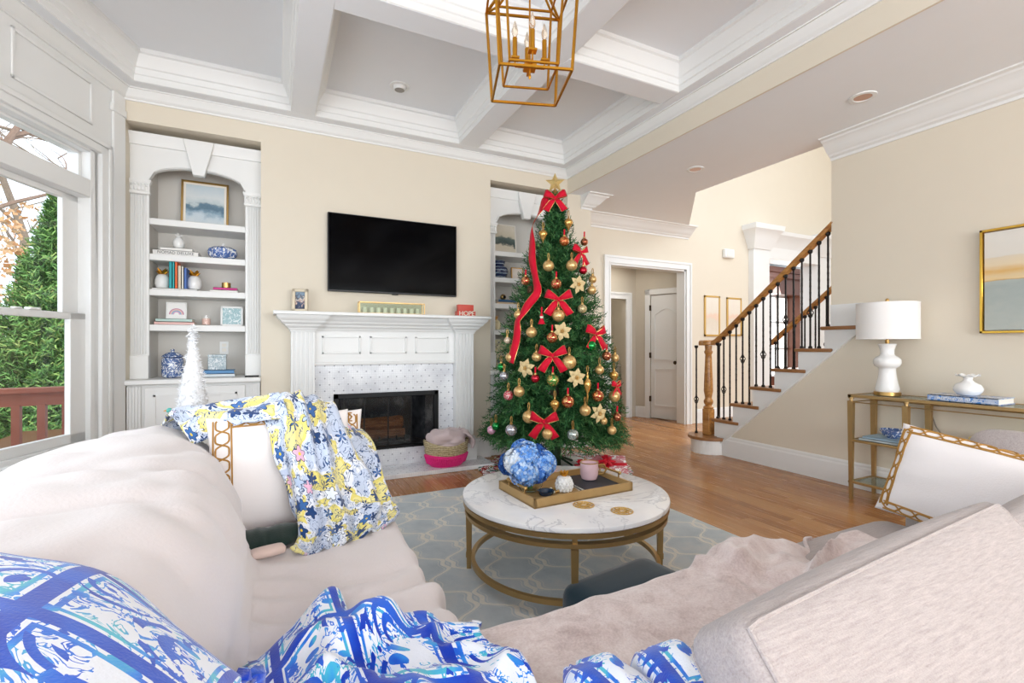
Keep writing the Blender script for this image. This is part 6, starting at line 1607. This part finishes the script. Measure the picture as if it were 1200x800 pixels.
o = loft([r for r in rows[:6]] + [[(a, b, min(c, c)) for (a, b, c) in r] for r in rows[6:]], 130, 110, wd).build('white_throw', 'whitethrow', smooth=True, angle=180)
tag(o, 'white plush throw spread over the left sofa back and seat', 'throw')
def clothmat(name, build_):
    g = G(name); c_ = build_(g); g.col(c_).rough(.9).set(Specular_IOR_Level=.12, Sheen_Weight=.35); g.bump(g.noise(g.coord(), 240, 2), .3, .003); return g.m
def blue_pattern(g):
    uv = g.coord('UV'); n = g.noise(uv, 2.2, 3, .6, .6); sw = g.noise(uv, 5.5, 2, .5, 2.2); u, v, _ = g.sep(uv)
    du = g.math('ABSOLUTE', g.math('SUBTRACT', g.math('FRACT', g.math('MULTIPLY', u, 1.0)), .5)); dv = g.math('ABSOLUTE', g.math('SUBTRACT', g.math('FRACT', g.math('MULTIPLY', v, 1.0)), .5))
    edge = g.math('MAXIMUM', du, dv)
    b1 = g.math('GREATER_THAN', edge, .44); b2 = g.math('MULTIPLY', g.math('GREATER_THAN', edge, .375), g.math('LESS_THAN', edge, .41))
    vo = g.vor(uv, 1.9, 'F1', .6); rr = g.math('FRACT', g.math('MULTIPLY', vo[0], 5.0)); scal = g.math('MULTIPLY', g.math('LESS_THAN', rr, .45), g.math('GREATER_THAN', n, .53))
    lf = g.vor(g.vmath('MULTIPLY', uv, (3.0, 7.0, 1)), 1.0, 'F1')[0]; fleck = g.math('MULTIPLY', g.math('LESS_THAN', lf, .33), g.math('LESS_THAN', n, .53))
    st_ = g.math('MULTIPLY', g.math('LESS_THAN', g.math('ABSOLUTE', g.math('SUBTRACT', sw, .5)), .035), g.math('GREATER_THAN', n, .45))
    f = g.math('MAXIMUM', g.math('MAXIMUM', b1, b2), g.math('MAXIMUM', scal, g.math('MAXIMUM', st_, fleck)))
    dk = g.math('MAXIMUM', b1, scal)
    blue = g.mix(dk, g.ramp(g.noise(uv, 3.1, 2), [(.36, '#1F62D9'), (.5, '#2E8FE8'), (.62, '#4FBFD6')]), g.ramp(g.noise(uv, 2.1, 2), [(.4, '#0F3BB8'), (.6, '#2360D4')]))
    return g.mix(f, '#EEF2FA', blue)
MT['bluethrow'] = clothmat('royal_blue_print_plush', blue_pattern)
bt = thing('blue_throw', 'royal blue and white printed plush throw across the sofa corner', 'throw', (-.1, .8, .5))
rows = [
 [(-.95, .30, .62), (-.90, .55, .86), (-.84, .85, .90), (-.78, 1.05, .885), (-.74, 1.16, .85), (-.74, 1.17, .83)],
 [(-.62, .28, .90), (-.60, .5, .925), (-.57, .78, .93), (-.54, .98, .915), (-.52, 1.10, .875), (-.52, 1.12, .85)],
 [(-.42, .26, .925), (-.40, .46, .945), (-.38, .72, .945), (-.36, .92, .925), (-.34, 1.03, .875), (-.34, 1.05, .84)],
 [(-.24, .24, .915), (-.22, .42, .925), (-.20, .62, .92), (-.19, .80, .89), (-.18, .90, .84), (-.18, .92, .80)],
 [(-.10, .22, .84), (-.085, .36, .85), (-.06, .54, .84), (-.045, .70, .80), (-.04, .79, .74), (-.04, .81, .70)],
 [(-.02, .24, .66), (.0, .44, .64), (.0, .70, .61), (-.02, .92, .585), (-.04, 1.10, .565), (-.05, 1.16, .54)],
 [(.08, .26, .57), (.09, .5, .58), (.08, .78, .57), (.06, 1.04, .565), (.05, 1.24, .565), (.05, 1.29, .53)],
 [(.20, .28, .57), (.20, .54, .60), (.19, .80, .575), (.17, 1.06, .58), (.15, 1.28, .575), (.15, 1.33, .53)],
 [(.33, .30, .57), (.32, .54, .585), (.31, .76, .58), (.30, .98, .575), (.28, 1.14, .56), (.28, 1.18, .525)],
 [(.46, .32, .56), (.46, .5, .58), (.44, .70, .575), (.44, .88, .56), (.42, 1.02, .545), (.42, 1.05, .515)]]
def bd(U, V, P):
    x_, y_, z_ = P[..., 0], P[..., 1], P[..., 2]; s = np.clip((x_ + .02) / .12, 0, 1)
    d = -.012 * (1 - s) + .006 * fnoise(x_ * 9 + 50, y_ * 9 + 50, 11) + s * (.030 * fnoise(x_ * 11 + 50 + y_ * 3, y_ * 6 + 50 - x_ * 4, 12) + .020 * fnoise(x_ * 22 + 50 + 6 * y_, y_ * 14 + 50, 13))
    d = d + s * .022 * (1 - 2 * np.abs(fnoise(x_ * 9 - y_ * 7 + 50, y_ * 8 + x_ * 5 + 50, 15)))
    return d
thicken(loft(rows, 150, 90, bd, (6.6, 4.4)).build('throw_body', 'bluethrow', bt, smooth=True, angle=180), .012)
for (cx_, cy_, len_, rad, rzv, zc) in ((.50, .62, .42, .055, R(8), .59), (.60, .58, .44, .062, R(22), .60)):
    rows = []
    for k in range(8):
        f = k / 7; s = -len_ * .6 + len_ * f; rr = rad * (1 - .75 * max(0, (f - .75) / .25) ** 2); zc2 = zc + .035 * math.sin(PI * min(1, f * 1.1)) - .03 * f; row = []
        for j in range(9):
            a = R(-30 + 240 * j / 8); l = rr * math.cos(a); h = rr * math.sin(a); d_ = Vector((math.sin(rzv), math.cos(rzv), 0)); e_ = Vector((d_.y, -d_.x, 0)); p = Vector((cx_, cy_, zc2 + .01)) + d_ * s + e_ * l + Vector((0, 0, h)); row.append(tuple(p))
        rows.append(row)
    loft(rows, 40, 40, lambda U, V, P: .012 * fnoise(V * 7, U * 3 + 9, 31) + .006 * fnoise(V * 14, U * 8, 32), (2.2, 1.6)).build('throw_fold', 'bluethrow', bt, smooth=True, angle=180)
g = G('blush_faux_fur'); co = g.coord(); n = g.noise(co, 11, 5, .65, .8); n2 = g.noise(co, 160, 3)
g.col(g.ramp(g.math('ADD', g.math('MULTIPLY', n, .7), g.math('MULTIPLY', n2, .3)), [(.3, '#B39C97'), (.5, '#D5C3BE'), (.68, '#E9DCD8'), (.85, '#F2E9E6')])).rough(.85).set(Sheen_Weight=.6, Specular_IOR_Level=.1).bump(g.math('ADD', n, g.math('MULTIPLY', n2, .5)), .6, .008); MT['fur'] = g.m
rows = []
for (x_, yb, yf, zt, dr_) in ((.36, .48, 1.13, .492, .30), (.52, .50, 1.145, .494, .26), (.8, .52, 1.15, .496, .25), (1.1, .54, 1.155, .498, .25), (1.24, .55, 1.155, .497, .26), (1.4, .56, 1.14, .505, .34), (1.6, .58, 1.10, .505, .46), (1.78, .62, 1.05, .50, .49)):
    rows.append([(x_, yb, zt + .01), (x_ + .02, yb + .14, zt + .004), (x_ + .02, (yb + yf) / 2 + .06, zt), (x_ + .01, yf - .09, zt), (x_, yf - .01, zt - .02), (x_, yf + .016, zt - .09), (x_, yf + .02, dr_)])
def fd(U, V, P):
    x_, y_ = P[..., 0], P[..., 1]; s = np.clip((x_ - 1.20) / .1, 0, 1)
    d = .008 * fnoise(x_ * 6 + 50, y_ * 6 + 50, 41) + .004 * fnoise(x_ * 16 + 50, y_ * 16 + 50, 42)
    d = d + s * (.055 * (1 - 2 * np.abs(fnoise(y_ * 11 - x_ * 5 + 50, x_ * 2.2 + y_ * 1.0 + 50, 43))) + .018 * fnoise(x_ * 13 + 50, y_ * 17 + 50, 44) + .012)
    d = d - .014 * np.exp(-((x_ - 1.245 - .25 * (y_ - .95)) / .02) ** 2)
    return d
o = thicken(loft(rows, 150, 90, fd).build('blush_throw', 'fur', smooth=True, angle=180), .012)
tag(o, 'blush faux fur throw laid along the right sofa seat', 'throw')
# ---- pillows ----------------------------------------------------------
MT['pillow'] = fabric('white_cotton_pillow', '#ECE6E4', .025, 200, .2)
MT['cord'] = plain('ochre_gold_cord', '#A87A33', .55, .15, var=.12, vs=60)
def pillow_mb(w, d, h, n=22):
    m = MB(); idx = {}
    for sg in (-1, 1):
        for i in range(n + 1):
            for j in range(n + 1):
                a = math.sin((i / n - .5) * PI); b = math.sin((j / n - .5) * PI); edge = i in (0, n) or j in (0, n)
                k = (i, j) if edge else (i, j, sg)
                if k in idx: continue
                th_ = 0 if edge else d / 2 * max(0, (1 - a * a) * (1 - b * b)) ** .36
                wr = .006 * math.sin(a * 9 + b * 4) * (1 - abs(a)) * abs(b) + .005 * math.sin(b * 11 - a * 3) * (1 - abs(b)) * abs(a)
                idx[k] = len(m.v); m.v.append((a * w / 2 * (1 - .055 * (1 - b * b)), sg * (th_ + (0 if edge else wr)), b * h / 2 * (1 - .07 * (1 - a * a))))
        for i in range(n):
            for j in range(n):
                q = [idx.get((x_, y_, sg), idx.get((x_, y_))) for (x_, y_) in ((i, j), (i + 1, j), (i + 1, j + 1), (i, j + 1))]
                m.f.append(tuple(q if sg < 0 else q[::-1]))
    return m
def scroll_pillow(name, label, c, size, rot, bands, n=14, puff=.03):
    """pillow whose broad face looks to local -y; bands are ((x0,z0),(x1,z1)) centre lines in face units -1..1 for the interlaced cord"""
    w, d, h = size; h_ = h; t = thing(name, label, 'pillow', c); t.rotation_euler = rot
    soft_ = pillow_mb(w, d + puff * 2, h); soft_.build('cushion', 'pillow', t, smooth=True, angle=180, world=False)
    bv_ = bvh_of(soft_)
    def P(a, b):
        h = bv_.ray_cast(Vector((a * w / 2, -1, b * h_ / 2)), Vector((0, 1, 0)))
        if h[0] is None: h = bv_.find_nearest(Vector((a * w / 2, -d * .4, b * h_ / 2)))
        return h[0] + h[1] * .0015
    m = MB()
    for (a0, b0), (a1, b1), hw in bands:
        L_ = math.hypot((a1 - a0) * w, (b1 - b0) * h) / 2; nn_ = max(24, int(L_ / .006)); dirv = Vector(((a1 - a0), (b1 - b0))); pv = Vector((-(b1 - b0) * h, (a1 - a0) * w)).normalized(); pv = Vector((pv.x * 2 / w, pv.y * 2 / h))
        for off in (-1.35, 1.35): m.tube([P(a0 + dirv.x * k / nn_ + pv.x * hw * off, b0 + dirv.y * k / nn_ + pv.y * hw * off) for k in range(nn_ + 1)], .0032, 5)
        for ph in (0, PI):
            m.tube([P(a0 + dirv.x * k / nn_ + pv.x * hw * math.sin(k / nn_ * L_ / .017 + ph + .5 * math.sin(k / nn_ * L_ / .0085)), b0 + dirv.y * k / nn_ + pv.y * hw * math.sin(k / nn_ * L_ / .017 + ph + .5 * math.sin(k / nn_ * L_ / .0085))) for k in range(nn_ + 1)], .0034, 5)
    m.build('gold_scroll_embroidery', 'cord', t, smooth=True, world=False)
    return t
scroll_pillow('scroll_pillow', 'white pillow with gold scroll band, half under the floral blanket', (.035, 2.165, .70), (.54, .13, .46), (R(-20), 0, R(6)), [((-.80, -.92), (-.80, .90), .022), ((-.70, .86), (.8, .86), .016)])
scroll_pillow('scroll_pillow', 'white gold trimmed pillow behind, its corner before the firebox', (.135, 2.33, .70), (.46, .12, .42), (R(-16), 0, R(-6)), [((.80, -.9), (.80, .86), .016), ((-.6, .80), (.8, .80), .014)])
scroll_pillow('scroll_pillow', 'plump white pillow with gold scroll border at the right sofa end', (2.31, .765, .655), (.68, .13, .37), (R(-20), R(9), R(-84)), [((-.90, -.86), (-.90, .86), .010), ((-.90, .86), (.90, .86), .010), ((.90, .86), (.90, -.86), .010), ((-.90, -.86), (.1, -.86), .010)], puff=.035)
# floral blanket
def floral(g):
    uv = g.coord('UV'); v = g.node('ShaderNodeTexVoronoi', feature='F1'); g.L.new(uv, v.inputs['Vector']); v.inputs['Scale'].default_value = 7.0; v.inputs['Randomness'].default_value = .8
    loc = g.vmath('SUBTRACT', g.vmath('SCALE', uv), v.outputs['Position']) if False else g.vmath('SUBTRACT', uv, v.outputs['Position'])
    lx_, ly_, _ = g.sep(loc); ang = g.math('ARCTAN2', ly_, lx_); rr = v.outputs['Distance']
    cr_, cg_, cb_ = g.sep(v.outputs['Color'])
    pet = g.math('ADD', .36, g.math('MULTIPLY', g.math('COSINE', g.math('ADD', g.math('MULTIPLY', ang, 5), g.math('MULTIPLY', cg_, 6))), .10))
    inside = g.math('LESS_THAN', rr, pet); outline = g.math('MULTIPLY', g.math('LESS_THAN', rr, g.math('ADD', pet, .055)), g.math('SUBTRACT', 1.0, inside)); core = g.math('LESS_THAN', rr, .10)
    fc_ = g.ramp(cr_, [(0, '#24457A'), (.38, '#E9EFF7'), (.62, '#E8B7CE'), (.74, '#3D6AA8'), (.9, '#B7C9E2')], 'CONSTANT')
    n = g.noise(uv, 4.2, 2, .5, .5); n2 = g.noise(uv, 9.5, 2, .5, 1.5)
    ground = g.ramp(n, [(.30, '#C3CEE2'), (.47, '#E4E7EE'), (.535, '#E3D679'), (.60, '#E9DF97')], 'CONSTANT')
    leaf = g.math('LESS_THAN', g.math('ABSOLUTE', g.math('SUBTRACT', n2, .5)), .016)
    c1 = g.mix(leaf, ground, '#31507F'); c2 = g.mix(outline, c1, '#1E2F55'); c3 = g.mix(inside, c2, fc_)
    return g.mix(core, c3, g.ramp(cb_, [(0, '#E6C93F'), (.5, '#D86A86'), (.8, '#1E2F55')], 'CONSTANT'))
MT['floral'] = clothmat('multicolour_floral_plush', floral)
fb = thing('floral_blanket', 'yellow, blue and pink floral blanket heaped over the pillows', 'blanket', (.15, 2.1, .5))
rows = [
 [(-.05, 2.42, .86), (-.05, 2.235, .945), (.00, 2.06, .80), (.04, 1.97, .66), (.06, 1.88, .55), (.045, 1.76, .515)],
 [(.06, 2.45, .88), (.05, 2.25, 1.0), (.08, 2.03, .84), (.11, 1.93, .69), (.14, 1.84, .57), (.14, 1.74, .518)],
 [(.17, 2.48, .88), (.15, 2.28, .985), (.185, 2.05, .83), (.215, 1.93, .68), (.245, 1.85, .57), (.25, 1.78, .52)],
 [(.27, 2.50, .82), (.255, 2.32, .915), (.295, 2.10, .80), (.325, 1.98, .66), (.35, 1.90, .565), (.355, 1.84, .52)],
 [(.37, 2.50, .70), (.36, 2.36, .80), (.395, 2.16, .735), (.42, 2.04, .635), (.445, 1.96, .55), (.445, 1.92, .515)]]
def pd(U, V, P):
    return .030 * np.sin(U * 30 + 2.5 * fnoise(U * 4, V * 3, 51) + V * 3) * (.35 + .65 * V) * np.clip(V * 5, .3, 1) * .55 + .012 * fnoise(U * 9, V * 9, 52) + .012 * (1 - 2 * np.abs(fnoise(U * 8, V * 10, 53))) * (V > .72)
thicken(loft(rows, 120, 110, pd, (1.5, 1.9)).build('blanket_fall', 'floral', fb, smooth=True, angle=180), .010)
rows = [
 [(-.47, 2.62, .80), (-.43, 2.52, .885), (-.38, 2.38, .91), (-.33, 2.26, .885), (-.29, 2.20, .83)],
 [(-.33, 2.60, .84), (-.31, 2.48, .925), (-.28, 2.36, .945), (-.24, 2.25, .92), (-.21, 2.19, .865)],
 [(-.17, 2.54, .86), (-.16, 2.42, .945), (-.14, 2.31, .965), (-.12, 2.22, .95), (-.10, 2.14, .90)],
 [(-.02, 2.46, .88), (-.01, 2.36, .975), (.01, 2.27, 1.0), (.03, 2.19, .985), (.05, 2.10, .92)]]
thicken(loft(rows, 70, 60, lambda U, V, P: .02 * np.sin(V * 13 + 3 * fnoise(U * 4, V * 2, 61)) * .6 + .016 * fnoise(U * 8, V * 8, 62), (1.0, .9)).build('blanket_end', 'floral', fb, smooth=True, angle=180), .010)
# dark green mask on the seat
t = thing('velvet_eye_mask', 'dark green velvet eye mask lying by the floral blanket', 'eye mask', (-.02, 1.86, .515))
MT['dgreen'] = fabric('bottle_green_velvet', '#0D2620', .3, 200, .2, .7, .6)
rows = []
for k in range(9):
    f = k / 8; x_ = -.125 + .21 * f; wz = .055 * (math.sin(PI * min(max(f * 1.02, .02), .98)) ** .5) * (1 - .35 * math.exp(-((f - .5) / .13) ** 2)); rows.append([(x_, 1.86 + .03 * f + wz * 1.1 * math.cos(R(a)), .535 + .022 * math.sin(R(a)) + .018 * math.cos(R(a))) for a in range(0, 361, 45)])
loft(rows, 40, 32, lambda U, V, P: .003 * fnoise(U * 12, V * 6, 71)).build('mask', 'dgreen', t, smooth=True, angle=180)
tag(xform(softbox(.10, .05, .025, .010, 8, .004), rotM(0, 0, R(12)), (-.02, 1.785, .522)).build('folded_strap', fabric('blush_satin', '#D9C2B8', .05, 90, .1, .5, .2), smooth=True, angle=180), 'blush satin strap folded under the green eye mask', 'strap')
# bottle brush tree on its side table
tb = thing('side_table', 'small round side table behind the left sofa end', 'side table', (-.44, 3.3, 0))
MB().lathe([(.20, .66), (.21, .665), (.21, .685), (.20, .69), (1e-4, .69)], 36, (-.44, 3.3, 0)).build('top', 'trim', tb, smooth=True); MB().lathe([(.15, 0), (.15, .02), (.03, .05), (.025, .62), (.06, .66)], 24, (-.44, 3.3, 0)).build('pedestal', 'trim', tb, smooth=True)
c = Vector((-.423, 3.3, .69)); t = thing('bottle_brush_tree', 'white bottle brush tree standing behind the left sofa', 'ornament', c)
MT['snow'] = fabric('white_bristle', '#F3F4F6', .02, 120, .3)
V, Q = needle_mesh([(.03, .105), (.2, .078), (.4, .04), (.56, .012), (.60, .004)], 900, 77, tuple(c), L=(.03, .05), needles=10, nl=.02, nwid=.004, up=.3, droop=.0, inner=.3)
np_obj('bristles', V, Q, 'snow', t)['kind'] = 'stuff'
m = MB().lathe([(.09, .03), (.068, .2), (.035, .4), (.008, .57), (1e-4, .6)], 24, c); m.build('core', 'snow', t, smooth=True); MB().lathe([(.04, 0), (.04, .012), (.012, .02), (.012, .04)], 16, c).build('base', 'white', t, smooth=True)
c = Vector((-.505, 3.27, .69)); t = thing('ceramic_bird', 'tiny teal ceramic bird beside the bottle brush tree', 'ornament', c); MT['tealglaze'] = plain('teal_glaze', '#5FB7AE', .2)
MB().lathe([(.012, 0), (.012, .08), (.004, .10)], 10, c).build('perch', 'tealglaze', t); MB().ball(c + Vector((0, 0, .125)), .026, 14, 10, (1.3, 1, .9)).ball(c + Vector((-.025, 0, .148)), .015, 12, 8).build('body', 'tealglaze', t, smooth=True); MB().tube([c + Vector((-.038, 0, .148)), c + Vector((-.052, 0, .146))], [.005, .001], 6).build('beak', 'brass', t)
